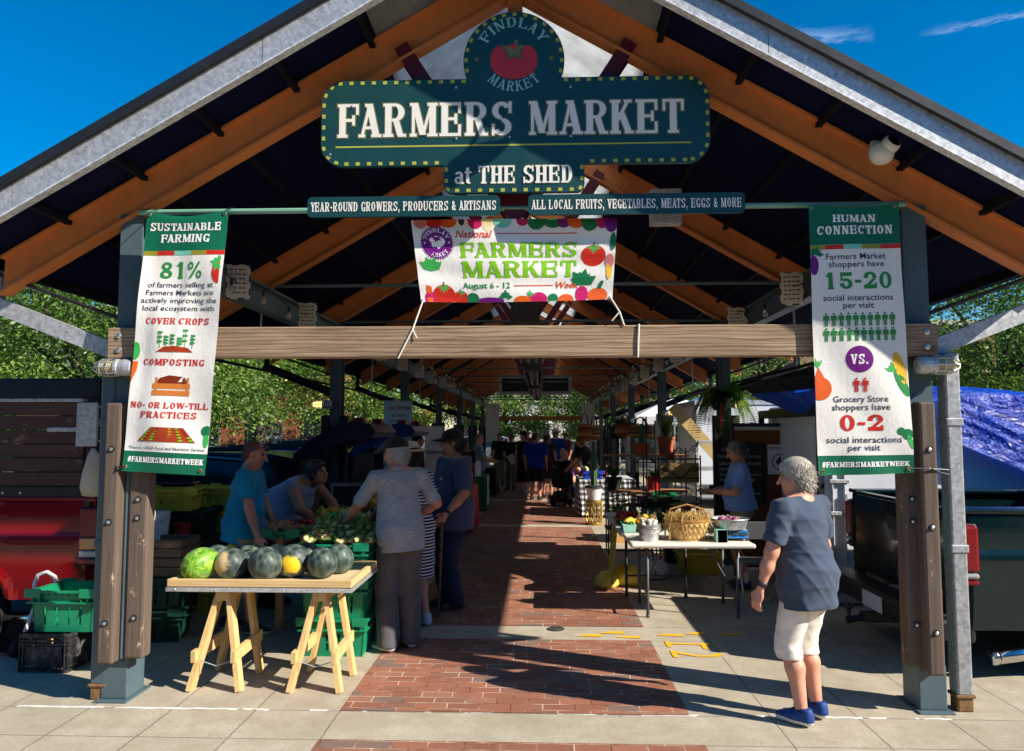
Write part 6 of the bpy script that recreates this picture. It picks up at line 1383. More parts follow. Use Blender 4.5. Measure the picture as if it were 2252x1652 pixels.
# woman leaning over the stall table
b = person('dark haired woman in a sleeveless pale top leaning over the vegetable table', (-2.72, 7.6, 0), R(-97), 1.66, 1.38, 1.0, lean=46, head=(-14, 26), skin=1, hips=1.35, bust=1.2, wr={0: (-.2, .66, .86), 1: (.22, .62, .86)}, pole={0: (-1, -.4, .2), 1: (1, -.4, .2)},
 top=('shirt', cloth('pale_tank', (150, 158, 184)), 0, .78, .03), bottom=('pants', cloth('black_trousers', (26, 26, 30)), .05, .015), shoes=(BLK, SOLED), hair=(hair_mat('dark_brown', (52, 38, 32)), 'full'), res=.0095, seed=6)
# customer in the grey polo
c = person('white haired man in a black cap and pale grey polo reaching over the corn', (-1.13, 6.13, 0), R(24), 1.69, 1.0, .25, lean=5, side=-3, head=(42, -6), skin=2, wr={0: (-.40, .36, .97), 1: (.17, .22, 1.02)}, pole={0: (-.5, -.3, -1), 1: (1, -.55, -.3)},
 feet={0: (-.10, -.01, 0, 28), 1: (.105, .06, 0, 2)}, top=('shirt', cloth('grey_polo', (166, 170, 176), .55), .92, .79, .02), bottom=('pants', cloth('grey_trousers', (88, 88, 90)), .045, .02), shoes=(cloth('grey_shoe', (82, 84, 92)), SOLEW), hair=(hair_mat('white_hair', (200, 196, 188)), 'short'), hat=('cap', cloth('black_cap', (34, 34, 34)), None), res=.008, seed=8)
cl_ = MB(); Up = c['Up']; cl_.lathe([(.062, -.012), (.07, .0), (.066, .026), (.06, .03)], 20, (0, 0, 0)); cl_.xf(Matrix.Translation(Vector(Up(0, -.014, 1.44)))); cl_.build('collar', cloth('grey_polo', (176, 176, 174)), c['T'], smooth=R(50), world=False)
# woman in the striped dress
d = person('woman in a navy and white striped dress and a cream sun hat', (-1.17, 6.88, 0), R(42), 1.62, 1.0, .15, lean=3, head=(20, -8), skin=0, hips=1.08, bust=.8, wr={0: (-.22, .3, .98), 1: (.2, .26, 1.0)}, feet={0: (-.13, .04, 0, 20), 1: (.12, -.06, 0, -12)},
 top=('dress', striped('striped_dress', (34, 36, 72), (226, 222, 230), .028), .55, .47, .02), shoes=(cloth('white_trainer', (206, 208, 214)), SOLEW), hair=(hair_mat('brown_hair', (58, 40, 32)), 'long'), hat=('fedora', cloth('cream_hat', (226, 210, 180)), cloth('black_band', (22, 20, 22))), res=.009, seed=10)
# man with the walking cane
e = person('broad man in a slate blue shirt and dark cap holding a walking cane', (-.88, 7.62, 0), R(118), 1.75, 1.3, .75, head=(-14, -3), skin=1, wr={0: (-.33, .2, .96), 1: (.32, .16, .92)}, pole={0: (-.5, -1, -.2), 1: (.5, -1, 0)},
 top=('shirt', cloth('slate_shirt', (66, 76, 106)), .95, .76, .03), bottom=('pants', cloth('dark_jeans', (34, 44, 68)), .05, .02), shoes=(BLK, SOLED), hair=(hair_mat('dark_grey', (70, 64, 60)), 'short'), hat=('cap', cloth('dark_cap', (30, 24, 26)), None), res=.009, seed=12, curl=1.4)
m = MB(); p = Vector(e['Hp'](0, .075, -.085)); m.ball(p, (.04, .028, .03), 12, 8); m.build('goatee', hair_mat('grey_beard', (120, 112, 104)), e['T'], smooth=True, world=False)
m = MB(); t_ = Vector(e['Up'](-.1, .165, 1.24)); m.bbox(t_.x - .025, t_.x + .025, t_.y - .004, t_.y + .004, t_.z - .01, t_.z + .01, .002); m.build('chest_label', flat('chest_label', (200, 200, 180)), e['T'], world=False)
m = MB(); w0 = Vector(e['wt'][0]); e0 = Vector(e['el'][0]); dd = (w0 - e0).normalized(); m.tube([w0 - dd * .035, w0 - dd * .008], .031, 14); m.build('wristwatch', BLK, e['T'], smooth=True, world=False)
wp = e['W'](w0 + dd * .07); ck = thing('walking_cane', 'knobbly brown wooden walking cane held by the man in the slate blue shirt', 'cane', (wp.x, wp.y, 0))
m = MB(); m.tube([(wp.x - .02, wp.y - .03, 0), (wp.x - .01, wp.y - .02, .3), (wp.x, wp.y, .7), wp, wp + Vector((.005, 0, .05))], [.011, .012, .014, .016, .018], 8)
for k in range(9): m.ball((wp.x - .02 + .002 * k, wp.y - .03 + .003 * k, .1 + .095 * k), .0165, 7, 5)
m.build('shaft', wood('cane_wood', lin((70, 46, 30)), lin((140, 104, 70)), 'z', 3), ck, smooth=True)
# man with the phone
g = person('man in a light blue tee and khaki shorts looking down at his phone', (2.24, 8.62, 0), R(84), 1.64, 1.05, .5, lean=3, head=(6, -24), skin=1, wr={0: (-.1, .3, 1.07), 1: (.09, .33, 1.06)}, pole={0: (-.7, -.6, -.6), 1: (.7, -.6, -.6)}, hpitch={0: (.3, .9, .25), 1: (-.3, .9, .25)},
 top=('shirt', cloth('blue_tee', (116, 146, 196)), .8, .90, .02), bottom=('shorts', cloth('khaki_shorts', (150, 128, 96)), .47, .018), shoes=(mt('navy_shoe', (.02, .03, .06), .6), SOLED), socks=(cloth('white_sock', (214, 214, 214)), .12), hair=(hair_mat('salt_pepper', (110, 100, 92)), 'short'), res=.009, seed=14)
m = MB(); F_ = g['Up']; m.lathe([(.163, -.018), (.167, 0), (.163, .018)], 28, (0, .015, .905), sq=.86); m.build('belt', BLK, g['T'], smooth=True, world=False)
pp = g['W']((0.0, .43, 1.10)); ph = thing('phone', 'dark phone in the hands of the man in the light blue tee', 'phone', pp, R(84)); m = MB(); m.bbox(-.038, .038, -.08, .08, -.004, .004, .003); m.xf(Euler((R(25), 0, 0)).to_matrix().to_4x4()); m.build('case', BLK, ph, world=False)
m = MB(); m.box(-.034, .034, -.074, .074, .0042, .0048); m.xf(Euler((R(25), 0, 0)).to_matrix().to_4x4()); m.build('screen', glass('phone_screen', (.02, .03, .05), .05), ph, world=False)
# people further along the walk
FK = dict(res=.017, fingers=False); CB = cloth('black_cloth', (20, 20, 22)); CN = cloth('dark_green_tee', (22, 34, 36)); CP = cloth('royal_polo', (26, 52, 158)); CK = cloth('stone_trousers', (110, 100, 84)); CDK = cloth('dark_shorts', (26, 26, 32))
HB = hair_mat('black_hair', (28, 24, 24)); HBr = hair_mat('mid_brown', (70, 50, 38)); SHD = (BLK, SOLED); SHL = (cloth('pale_shoe', (170, 168, 164)), SOLEW)
def px_(px, y): return (float((px - 1189) / 1660 * y), float(y), 0)
WALK = 'people further down the brick walk'
person('bearded man in a pale denim shirt standing behind the left tables', px_(1052, 17.2), R(-75), 1.69, 1., .3, head=(-8, -22), skin=0, wr={0: (-.12, .32, 1.05), 1: (.14, .34, 1.08)}, top=('shirt', cloth('pale_denim', (132, 160, 178)), .95, .84, .02), bottom=('pants', CK, .05, .015), shoes=SHD, hair=(hair_mat('grey_brown', (130, 116, 100)), 'thin'), seed=21, group=WALK, **FK)
person('man in a dark green tee facing the camera beyond the black table', px_(1098, 24), R(172), 1.68, 1., head=(0, -4), skin=1, top=('shirt', CN, .8, .84, .02), bottom=('pants', CK, .05, .015), shoes=SHD, hair=(HB, 'short'), seed=22, group=WALK, **FK)
j = person('person in black tee holding a white sheet of paper', px_(1124, 22.5), R(160), 1.66, .98, head=(0, -2), skin=1, wr={0: (-.2, .24, .98), 1: (.1, .28, 1.02)}, top=('shirt', CB, .8, .84, .02), bottom=('pants', CK, .05, .015), shoes=SHD, hair=(HB, 'short'), seed=23, group=WALK, **FK)
q_ = j['W']((-.16, .34, .92)); pa = MB(); pa.box(-.105, .105, -.0015, .0015, -.148, .148); pa.xf(Matrix.Translation(q_) @ Euler((R(20), R(-28), R(-10))).to_matrix().to_4x4()); tag(pa.build('paper_sheet', flat('paper', (230, 232, 236))), 'white sheet of paper held by the person in the black tee', 'paper')
person('woman with curly dark hair in a black sleeveless top and long skirt', px_(1151, 21.5), R(150), 1.72, 1.05, .2, head=(-20, 0), skin=0, bust=.8, hips=1.1, top=('shirt', CB, 0, .8, .015), bottom=('skirt', cloth('black_skirt', (16, 16, 18)), .3, .02), shoes=SHL, hair=(HB, 'full'), seed=24, group=WALK, **FK)
person('man in a royal blue polo and dark shorts seen from behind on the walk', px_(1177, 19.2), R(-14), 1.70, 1.18, .4, head=(-36, -3), skin=2, top=('shirt', CP, .95, .8, .025), bottom=('shorts', CDK, .46, .02), shoes=SHD, hair=(HBr, 'short'), seed=25, group=WALK, **FK)
person('woman with long brown hair beside the man in the royal blue polo', px_(1203, 19.9), R(-20), 1.66, .98, head=(-30, -4), skin=1, bust=.7, top=('shirt', cloth('dark_print', (56, 46, 46)), .5, .8, .02), bottom=('shorts', CDK, .5, .02), shoes=SHD, hair=(HBr, 'long'), seed=26, group=WALK, **FK)
person('man in a white cap and blue shirt seen from behind', px_(1221, 20.8), R(-8), 1.80, 1.1, .3, head=(-12, 0), skin=2, top=('shirt', cloth('blue_shirt', (34, 62, 150)), .9, .84, .024), bottom=('shorts', CDK, .46, .02), shoes=SHD, hair=(hair_mat('grey_brown', (130, 116, 100)), 'short'), hat=('cap', cloth('white_cap', (214, 212, 210)), None), seed=27, group=WALK, **FK)
person('woman in a black tank top picking at the fruit stall', px_(1266, 23.5), R(-60), 1.62, .95, lean=12, head=(0, -18), skin=0, bust=.6, wr={0: (-.12, .4, .95), 1: (.14, .4, .95)}, top=('shirt', CB, 0, .86, .014), bottom=('shorts', CDK, .55, .018), shoes=SHL, hair=(HB, 'bun'), seed=28, group=WALK, **FK)
person('stall holder in a black tee leaning over red produce on the right', px_(1300, 17.3), R(75), 1.66, 1.06, .2, lean=22, head=(0, -6), skin=1, wr={0: (-.16, .55, .86), 1: (.18, .5, .86)}, top=('shirt', CB, .8, .86, .022), bottom=('pants', cloth('faded_jeans', (98, 118, 146)), .05, .02), shoes=SHD, hair=(HB, 'short'), seed=29, group=WALK, **FK)
person('dark haired person in a red top far along the right side', px_(1243, 27), R(140), 1.66, .95, head=(0, 0), skin=1, top=('shirt', cloth('red_top', (150, 50, 50)), .6, .84, .02), bottom=('pants', CK, .05, .02), shoes=SHD, hair=(HB, 'short'), seed=30, group=WALK, **FK)
person('far off person in a grey shirt under the far crossbeam', px_(1160, 31), R(170), 1.7, 1., skin=1, top=('shirt', cloth('grey_shirt', (90, 92, 98)), .8, .84, .02), bottom=('pants', CDK, .05, .02), shoes=SHD, hair=(HBr, 'short'), seed=31, group=WALK, **FK)
person('young man with dark hair looking right beside the white standing banner', px_(917, 13.6), R(-70), 1.70, 1., head=(-10, -4), skin=1, top=('shirt', CB, .8, .84, .02), bottom=('pants', CDK, .05, .02), shoes=SHD, hair=(HB, 'short'), seed=32, group=WALK, **FK)
person('person with long black hair bending behind the left tables', px_(1019, 15.2), R(-150), 1.60, 1., lean=8, head=(0, -20), skin=3, top=('shirt', CB, .8, .84, .02), bottom=('pants', CDK, .05, .02), shoes=SHD, hair=(HB, 'long'), seed=33, group=WALK, **FK)
# woman on the mobility scooter
sx_, sy_, _ = px_(1238, 17.7)
ss = person('blonde woman in a black top riding a purple mobility scooter', (sx_, sy_, 0), R(-24), 1.62, 1.2, .5, head=(-10, -5), skin=0, hips=1.2, bust=.8, seat=.34, wr={0: (-.2, .42, .86), 1: (.2, .42, .86)}, feet={0: (-.12, .42, .16, 0), 1: (.12, .42, .16, 0)}, top=('shirt', CB, 0, .86, .02), bottom=('pants', CDK, .22, .02), shoes=SHD, hair=(hair_mat('blonde', (196, 170, 120)), 'bun'), seed=34, group=WALK, **FK)
sct = thing('mobility_scooter', 'purple mobility scooter with a padded seat on the brick walk', 'scooter', (sx_, sy_, 0), R(-24)); M_PUR = mt('purple_plastic', lin((120, 60, 170)), .35)
m = MB(); m.bbox(-.22, .22, -.2, .24, .44, .5, .03); m.bbox(-.21, .21, -.27, -.2, .5, .9, .03); m.build('seat', BLK, sct, world=False)
m = MB(); m.bbox(-.2, .2, -.2, .62, .1, .16, .03); m.bbox(-.16, .16, -.24, .1, .16, .36, .04); m.box(-.04, .04, -.04, .04, .36, .44); m.build('chassis', mt('scooter_grey', (.03, .03, .032), .5), sct, smooth=R(40), world=False)
m = MB(); m.tube([(0, .62, .14), (0, .6, .55), (0, .52, .84)], .05, 10); m.bbox(-.11, .11, .54, .66, .2, .62, .04); m.build('front_shroud', M_PUR, sct, smooth=R(40), world=False)
m = MB(); m.tube([(-.26, .44, .86), (0, .5, .86), (.26, .44, .86)], .014, 8); m.build('handlebar', BLK, sct, world=False)
for x, y in ((-.22, -.1), (.22, -.1), (-.18, .55), (.18, .55)):
 m = MB(); m.lathe([(.05, -.03), (.095, -.03), (.1, 0), (.095, .03), (.05, .03)], 16, (x, y, .1), axis='x'); m.build('wheel', M_TYRE, sct, smooth=R(40), world=False)
m = MB(); m.tube([(-.12, -.29, .2), (-.12, -.29, .46)], .012, 6); m.tube([(.12, -.29, .2), (.12, -.29, .46)], .012, 6); m.build('rear_frame', M_CHROME, sct, world=False)
m = MB(); m.bbox(-.1, .1, -.262, -.245, .2, .235, .004); m.build('tail_light', M_TAILR, sct, world=False)
# ---------------------------------------------------------------- stall goods, left side
def crate_mb(w, d, h, slots=4, rim=.03, taper=.02, th=.012, rows=2):
 # slotted plastic tote: open top, rolled rim with ribs, tall slots in the walls; centred, base at z = 0
 m = MB(); zr_ = h * .68
 def wall(o, u, n, L):
  # lower wall with slots, as strips between the slots
  xs = [L * (i + 1) / (slots + 1) - L / 2 for i in range(slots)]; sw = .009
  zs = [(h * .16, h * .36), (h * .40, h * .60)] if rows == 2 else [(h * .2, h * .55)]
  ed = [-L / 2] + [q for x in xs for q in (x - sw, x + sw)] + [L / 2]
  def q(x0, x1, z0, z1):
   def p(x, z, k): f = taper * (1 - z / h); c = o * (1 - f / max(.05, d / 2)) if False else o - n * f; x_ = x * (1 - 2 * f / L); return Vector((c.x + u.x * x_ - n.x * k, c.y + u.y * x_ - n.y * k, z))
   v = [p(x0, z0, 0), p(x1, z0, 0), p(x1, z1, 0), p(x0, z1, 0), p(x0, z0, th), p(x1, z0, th), p(x1, z1, th), p(x0, z1, th)]
   m.add(v, [(0, 1, 2, 3), (7, 6, 5, 4), (0, 4, 5, 1), (1, 5, 6, 2), (2, 6, 7, 3), (3, 7, 4, 0)])
  for i in range(0, len(ed) - 1, 2): q(ed[i], ed[i + 1], .0, h)
  for x in xs:
   zz = [0] + [k for a in zs for k in a] + [h]
   for i in range(0, len(zz) - 1, 2): q(x - sw, x + sw, zz[i], zz[i + 1])
 for o, u, n, L in ((Vector((0, -d / 2)), Vector((1, 0)), Vector((0, -1)), w), (Vector((0, d / 2)), Vector((1, 0)), Vector((0, 1)), w), (Vector((-w / 2, 0)), Vector((0, 1)), Vector((-1, 0)), d), (Vector((w / 2, 0)), Vector((0, 1)), Vector((1, 0)), d)): wall(o, u, n, L)
 f = taper; m.box(-w / 2 + f, w / 2 - f, -d / 2 + f, d / 2 - f, .002, .012)
 for z0, z1, k in ((h - .012, h, rim), (h * .70, h * .70 + .012, rim * .7)):
  m.box(-w / 2 - k, w / 2 + k, -d / 2 - k, -d / 2 + .001, z0, z1); m.box(-w / 2 - k, w / 2 + k, d / 2 - .001, d / 2 + k, z0, z1); m.box(-w / 2 - k, -w / 2 + .001, -d / 2, d / 2, z0 + .0005, z1 - .0005); m.box(w / 2 - .001, w / 2 + k, -d / 2, d / 2, z0 + .0005, z1 - .0005)
 for i in range(9):
  x = -w / 2 + w * (i + .5) / 9
  for s in (-1, 1): m.box(x - .003, x + .003, s * (d / 2 + .001), s * (d / 2 + rim * .85), h * .70 + .013, h - .013) if i in (0, 1, 7, 8) else m.box(x - .003, x + .003, s * (d / 2 + .001), s * (d / 2 + rim * .5), h - .03, h - .013)
 for s in (-1, 1): m.box(-w / 2 - rim, -w / 2 + .09, s * (d / 2 + rim) - .004, s * (d / 2 + rim) + .004, h - .045, h + .02); m.box(w / 2 - .09, w / 2 + rim, s * (d / 2 + rim) - .004, s * (d / 2 + rim) + .004, h - .045, h + .02)
 return m
M_CRG = mt('crate_green', lin((18, 138, 96)), .42, var=.2, vs=7, grime=.25); M_CRDG = mt('crate_dark_green', lin((16, 62, 44)), .5, var=.2); M_CRY = mt('crate_yellow', lin((214, 190, 60)), .5, var=.15, grime=.25); M_CRB = mt('crate_black', (.02, .02, .022), .55, var=.3)
proto = {}
def crate(label, p, size, mat, rz=0, group=None, rows=2, name='plastic_crate'):
 key = (size, mat.name, rows); t = thing(name, label, 'crate', p, rz, group)
 if key not in proto: proto[key] = crate_mb(*size, rows=rows).mesh('crate_shell', mat)
 link('shell', proto[key], t, False); return t
CS = (.50, .34, .285)
GS = 'green crates stacked beside the melon table'
for c_, (x, y) in enumerate(((-1.62, 6.10), (-1.62, 6.53))):
 for k in range(3): crate('green slotted crate at the %s of the %s stack beside the melon table' % (('bottom', 'middle', 'top')[k], ('front', 'rear')[c_]), (x, y, .287 * k), CS, M_CRG, group=GS)
crate('bright green empty crate sitting on the black crate at the left', (-3.53, 5.72, .27), (.47, .36, .30), M_CRG)
# black folding crate: lattice sides
bc = thing('folding_crate', 'scuffed black lattice crate on the pavement under the green crate', 'crate', (-3.6, 5.74, 0))
m = MB(); M_SCUFF = mt('scuffed_black', (.028, .027, .026), .7, var=.6, vs=18, hue=(.12, .115, .11))
x0, x1, y0, y1, hh = -3.79, -3.43, 5.48, 6.02, .265
for (a, b) in (((x0, y0), (x1, y0)), ((x1, y0), (x1, y1)), ((x1, y1), (x0, y1)), ((x0, y1), (x0, y0))):
 a3, b3 = Vector((*a, 0)), Vector((*b, 0)); L = (b3 - a3).length; u = (b3 - a3) / L
 for z in (.012, .045, .2, .225, .25): m.beam(a3 + Vector((0, 0, z)), b3 + Vector((0, 0, z)), .014, .011)
 for i in range(int(L / .028) + 1): q = a3 + u * min(L, i * .028); m.beam(q + Vector((0, 0, .0)), q + Vector((0, 0, hh)), .008, .01 if i % 6 else .016, up=(1, 0, 0) if abs(u.x) < .5 else (0, 1, 0))
 n = Vector((u.y, -u.x, 0)); c = (a3 + b3) / 2; m.beam(c - u * L * .36 + Vector((0, 0, .12)) + n * .003, c + u * L * .36 + Vector((0, 0, .12)) + n * .003, .012, .135)
 m.beam(a3 + Vector((0, 0, hh)), b3 + Vector((0, 0, hh)), .022, .018)
m.box(x0, x1, y0, y1, .004, .01); m.build('lattice_shell', M_SCUFF, bc)
on = thing('onion', 'pale onion showing in the handle of the black crate', 'onion', (-3.62, 5.55, .2)); m = MB(); m.ball((-3.62, 5.55, .2), .035); m.lathe([(.008, .03), (.004, .055), (0, .06)], 6, (-3.62, 5.55, .2)); m.build('bulb', flat('onion_skin', (206, 150, 104)), on, smooth=True)
ht_ = thing('hand_truck', 'white metal hand truck leaning behind the crates at the left', 'hand truck', (-3.9, 5.9, 0)); m = MB(); Mw = mt('white_tube', lin((216, 214, 208)), .45)
P = [at(28, 1462, 5.75), at(78, 1330, 5.95), at(76, 1285, 6.0), at(84, 1264, 6.02), at(104, 1258, 6.02), at(120, 1268, 6.02), at(130, 1300, 6.0), at(150, 1440, 5.8)]; m.tube(P, .016, 8); m.build('frame_loop', Mw, ht_, smooth=True)
m = MB(); m.tube([P[0].lerp(P[1], .4), P[7].lerp(P[6], .3)], .013, 8); m.build('cross_bar', Mw, ht_)
for p_ in (P[0], P[7]): m = MB(); m.lathe([(.03, -.02), (.075, -.02), (.08, 0), (.075, .02), (.03, .02)], 16, (p_.x, p_.y + .05, .08), axis='x'); m.build('wheel', M_TYRE, ht_, smooth=R(40))
# trestle table of melons
M_PINE = wood('pine_board', lin((196, 156, 96)), lin((228, 194, 136)), 'z', 1.3); M_PINEX = wood('pine_board_x', lin((188, 150, 98)), lin((224, 192, 140)), 'x', 1.3); M_PLY = wood('plywood', lin((196, 170, 126)), lin((222, 200, 160)), 'x', .7)
mt_ = thing('melon_tray', 'shallow pine tray table top with an aluminium edge holding the melons', 'table', (-1.92, 5.55, .68))
TX0, TX1, TY0, TY1 = -2.56, -1.285, 5.16, 5.95
m = MB(); m.box(TX0 + .02, TX1 - .02, TY0 + .02, TY1 - .02, .682, .70); m.build('tray_board', M_PLY, mt_)
m = MB(); m.bbox(TX0, TX1, TY0, TY0 + .036, .684, .735, .005); m.bbox(TX0, TX1, TY1 - .036, TY1, .684, .735, .005); m.bbox(TX0 + .001, TX0 + .036, TY0 + .0365, TY1 - .0365, .684, .733, .004); m.bbox(TX1 - .036, TX1 - .001, TY0 + .0365, TY1 - .0365, .684, .733, .004); m.build('rim', M_PINEX, mt_)
m = MB(); m.box(TX0 - .004, TX1 + .004, TY0 - .005, TY0, .655, .682); m.box(TX1, TX1 + .005, TY0, TY1, .655, .682); m.box(TX0, TX1, TY0 + .001, TY0 + .03, .652, .656)
for x in (-2.5, -2.22, -1.62, -1.34): m.lathe([(.007, 0), (.005, -.004), (0, -.005)], 8, (x, TY0 - .005, .669), axis='y')
m.build('aluminium_edge', galv('aluminium', (.62, .63, .64), .4, .6, 50), mt_)
for i, xc in enumerate((-2.2, -1.52)):
 sh_ = thing('sawhorse', 'pine sawhorse under the %s end of the melon tray' % ('left' if i == 0 else 'right'), 'sawhorse', (xc, 5.4, 0), group='pine sawhorses under the melon tray')
 m = MB(); m.bbox(xc - .045, xc + .045, 5.22, 5.72, .58, .648, .005); m.build('top_rail', M_PINE, sh_)
 for sx in (-1, 1):
  for yy0, yy1 in ((5.28, 5.15), (5.62, 5.6 if sx < 0 else 5.52)): m = MB(); m.beam((xc + sx * .17, yy1, 0), (xc + sx * .028, yy0, .65), .085, .032, up=(1, 0, .0)); m.build('leg', M_PINE, sh_)
  m = MB(); m.beam((xc + sx * .135, 5.1, .235), (xc + sx * .13, 5.62, .25), .03, .075); m.build('side_brace', M_PINE, sh_)
 m = MB(); m.tube([(xc - .12, 5.16, .2), (xc, 5.15, .165), (xc + .12, 5.16, .2)], .004, 5); m.build('chain', M_GALV, sh_)
def melon_mat(name, c, spot=None, scol=None, srad=.05, stripe=None, mott=.5):
 t = NT(name); v = t.obj(); n = t.noise(v, 16, 5, .65, .5); vo = t.new('ShaderNodeTexVoronoi'); t.set(vo, 'Vector', t.map(v, (1, 1, .6))); vo.inputs['Scale'].default_value = 26
 cc = t.ramp(t.math('MULTIPLY_ADD', vo.outputs[0], .7, t.math('MULTIPLY', n, .6)), [(.3, tuple(x * .45 for x in c)), (.5, tuple(x * .85 for x in c)), (.7, tuple(min(1, x * (1 + mott * 1.3) + .01) for x in c)), (.95, (.15, .18, .16))])
 if stripe:
  sx = t.new('ShaderNodeSeparateXYZ'); t.set(sx, 0, v); a = t.math('ARCTAN2', sx.outputs[0], sx.outputs[2]); f = t.math('SINE', t.math('ADD', t.math('MULTIPLY', a, 8), t.math('MULTIPLY', n, 15)))
  cc = t.mix(t.ramp(f, [(.3, (0, 0, 0)), (.85, (.85,) * 3)]), cc, stripe)
 if spot:
  d = t.new('ShaderNodeVectorMath', operation='DISTANCE'); t.set(d, 0, v); d.inputs[1].default_value = spot; f = t.math('ADD', d.outputs['Value'], t.math('MULTIPLY', t.math('SUBTRACT', n, .5), .1)); cc = t.mix(t.ramp(f, [(srad * .8, (1, 1, 1)), (srad * 1.15, (0, 0, 0))]), cc, scol)
 t.base(cc); t.p(Roughness=.46); t.b.inputs['Specular IOR Level'].default_value = .45; t.bump(n, .08, .004); return t.mat
DKM = lin((50, 62, 56)); YS_ = lin((236, 196, 40)); TS_ = lin((206, 178, 130))
MEL = [(440, 1240, 5.33, .105, .128, 'light green striped melon at the left end of the front row', melon_mat('melon_striped', lin((92, 142, 34)), stripe=lin((158, 186, 64)), mott=.3)),
  (508, 1238, 5.36, .104, .104, 'dark melon with a rough tan patch in the front row', melon_mat('melon_tan', DKM, (-.05, -.085, .03), TS_, .075)),
  (583, 1236, 5.33, .111, .111, 'large plain mottled dark melon at the middle front', melon_mat('melon_dark', DKM)),
  (645, 1224, 5.46, .11, .115, 'dark melon with a big yellow ground spot facing out', melon_mat('melon_yellow', DKM, (.02, -.1, -.01), YS_, .062)),
  (708, 1226, 5.43, .101, .104, 'finely veined dark melon at the right of the front row', melon_mat('melon_veined', lin((44, 58, 50)))),
  (746, 1213, 5.62, .098, .105, 'smooth dark melon at the right end behind the veined one', melon_mat('melon_smooth', lin((56, 72, 64)))),
  (478, 1214, 5.6, .098, .095, 'bluish dark melon behind the striped one', melon_mat('melon_blue', lin((52, 68, 66)))),
  (512, 1206, 5.74, .092, .09, 'half hidden melon with a yellow top spot in the back row', melon_mat('melon_ytop', DKM, (-.01, -.06, .06), YS_, .05)),
  (551, 1209, 5.68, .1, .096, 'grey green speckled melon in the middle of the back row', melon_mat('melon_speck', lin((66, 82, 66)))),
  (548, 1234, 5.5, .088, .092, 'dark melon mostly hidden by the large plain one', melon_mat('melon_hidden', lin((40, 50, 46)))),
  (610, 1203, 5.75, .092, .09, 'melon with a tan scarred top between the back row pair', melon_mat('melon_scar', lin((60, 70, 58)), (.0, -.05, .07), TS_, .055)),
  (674, 1205, 5.72, .1, .098, 'dark melon at the right of the back row before the corn', melon_mat('melon_back', lin((48, 64, 56))))]
for px, py, y, r, rz_, lb_, mm in MEL:
 r *= 1.07; rz_ *= 1.07
 p = at(px, py, y); p.z = .70 + r * .96; t = thing('watermelon', lb_, 'melon', p, group='melons on the pine tray'); rot = Euler((R(random.uniform(-30, 30)), R(70 if rz_ > .12 else random.uniform(-40, 40)), R(40 if rz_ > .12 else random.uniform(0, 360)))).to_matrix()
 m = MB(); m.ball((0, 0, 0), (r, r, rz_), 28, 18, fn=lambda q: q * (1 + .012 * math.sin(5 * math.atan2(q.y, q.x)))); m.v = [tuple(Vector(q) if rz_ < .12 else rot @ Vector(q)) for q in m.v]; m.build('rind', mm, t, smooth=True, world=False)
 e = (rot @ Vector((0, 0, rz_))) if rz_ > .12 else Vector((.3 * r, -.35 * r, .88 * rz_)); m = MB(); m.tube([e * .97, e * 1.06, e * 1.1 + Vector((.008, 0, .004))], [.006, .004, .003], 6); m.build('stem', mt('dry_stem', lin((150, 130, 84)), .9), t, world=False)
# goods on the lowered tailgate and on the ground behind it
TG = .72 + .005
def bucket(label, p, r, h, mat, handle=True, name='bucket', cat='bucket', rim=.006, hm=None):
 t = thing(name, label, cat, p); m = MB(); m.lathe([(r * .86, 0), (r, h), (r + rim, h), (r + rim, h - .012), (r + .001, h - .014)], 24); m.lathe([(r * .98, h - .002), (r * .84, .012), (0, .012)], 24); m.lathe([(r * .97 + rim * .8, h * .78), (r * .975 + rim * .8, h * .8), (r * .97, h * .815)], 24); m.build('pail', mat, t, smooth=R(40), world=False)
 if handle: m = MB(); m.tube([(r * math.cos(a) * 1.02, -r * 1.02 - .004 * 0, h * .75 - r * .9 * math.sin(a) * .7) if False else (r * 1.03 * math.cos(a), -.03 - r * .95 * math.sin(a), h * .86 - r * .5 * math.sin(a)) for a in [math.pi * i / 10 for i in range(11)]], .003, 5); m.build('handle', hm or M_GALV, t, world=False)
 return t
bucket('white plastic bucket on the red pickup tailgate', (-3.44, 6.68, TG), .125, .30, mt('bucket_white', lin((226, 222, 212)), .5, grime=.3))
bucket('small red pot beside the white bucket on the tailgate', (-3.32, 6.95, TG), .07, .17, mt('pot_red', lin((188, 36, 34)), .5), False, 'pot', 'pot')
CB_ = (.56, .4, .27)
crate('dark green slotted crate on the tailgate under a yellow tote', (-3.42, 7.32, TG), (.4, .38, .26), M_CRDG)
crate('yellow tote stacked on the dark green crate on the tailgate', (-3.55, 7.2, TG + .268), (.5, .38, .2), M_CRY, R(12), rows=1, name='plastic_tote')
crate('yellow tote at the far side of the tailgate behind the teal shirt', (-3.3, 7.85, TG + .24), (.5, .34, .2), M_CRY, R(-5), rows=1, name='plastic_tote')
crate('small yellow tote standing low on the tailgate', (-3.28, 7.72, TG), (.3, .28, .22), M_CRY, rows=1, name='plastic_tote')
crate('yellow tote on the pavement behind the melon tray legs', (-3.42, 7.45, 0), (.5, .36, .22), M_CRY, rows=1, name='plastic_tote')
for k in range(2): crate('dark green crate on the pavement below the tailgate, %s one' % ('lower' if k == 0 else 'upper'), (-3.27, 6.42, .266 * k), (.5, .34, .262), M_CRDG, R(8))
wc = thing('wooden_crate', 'slatted wooden crate on the dark green crates', 'crate', (-3.25, 6.5, .55)); m = MB(); Mwc = wood('crate_slat', lin((100, 74, 52)), lin((146, 112, 82)), 'x')
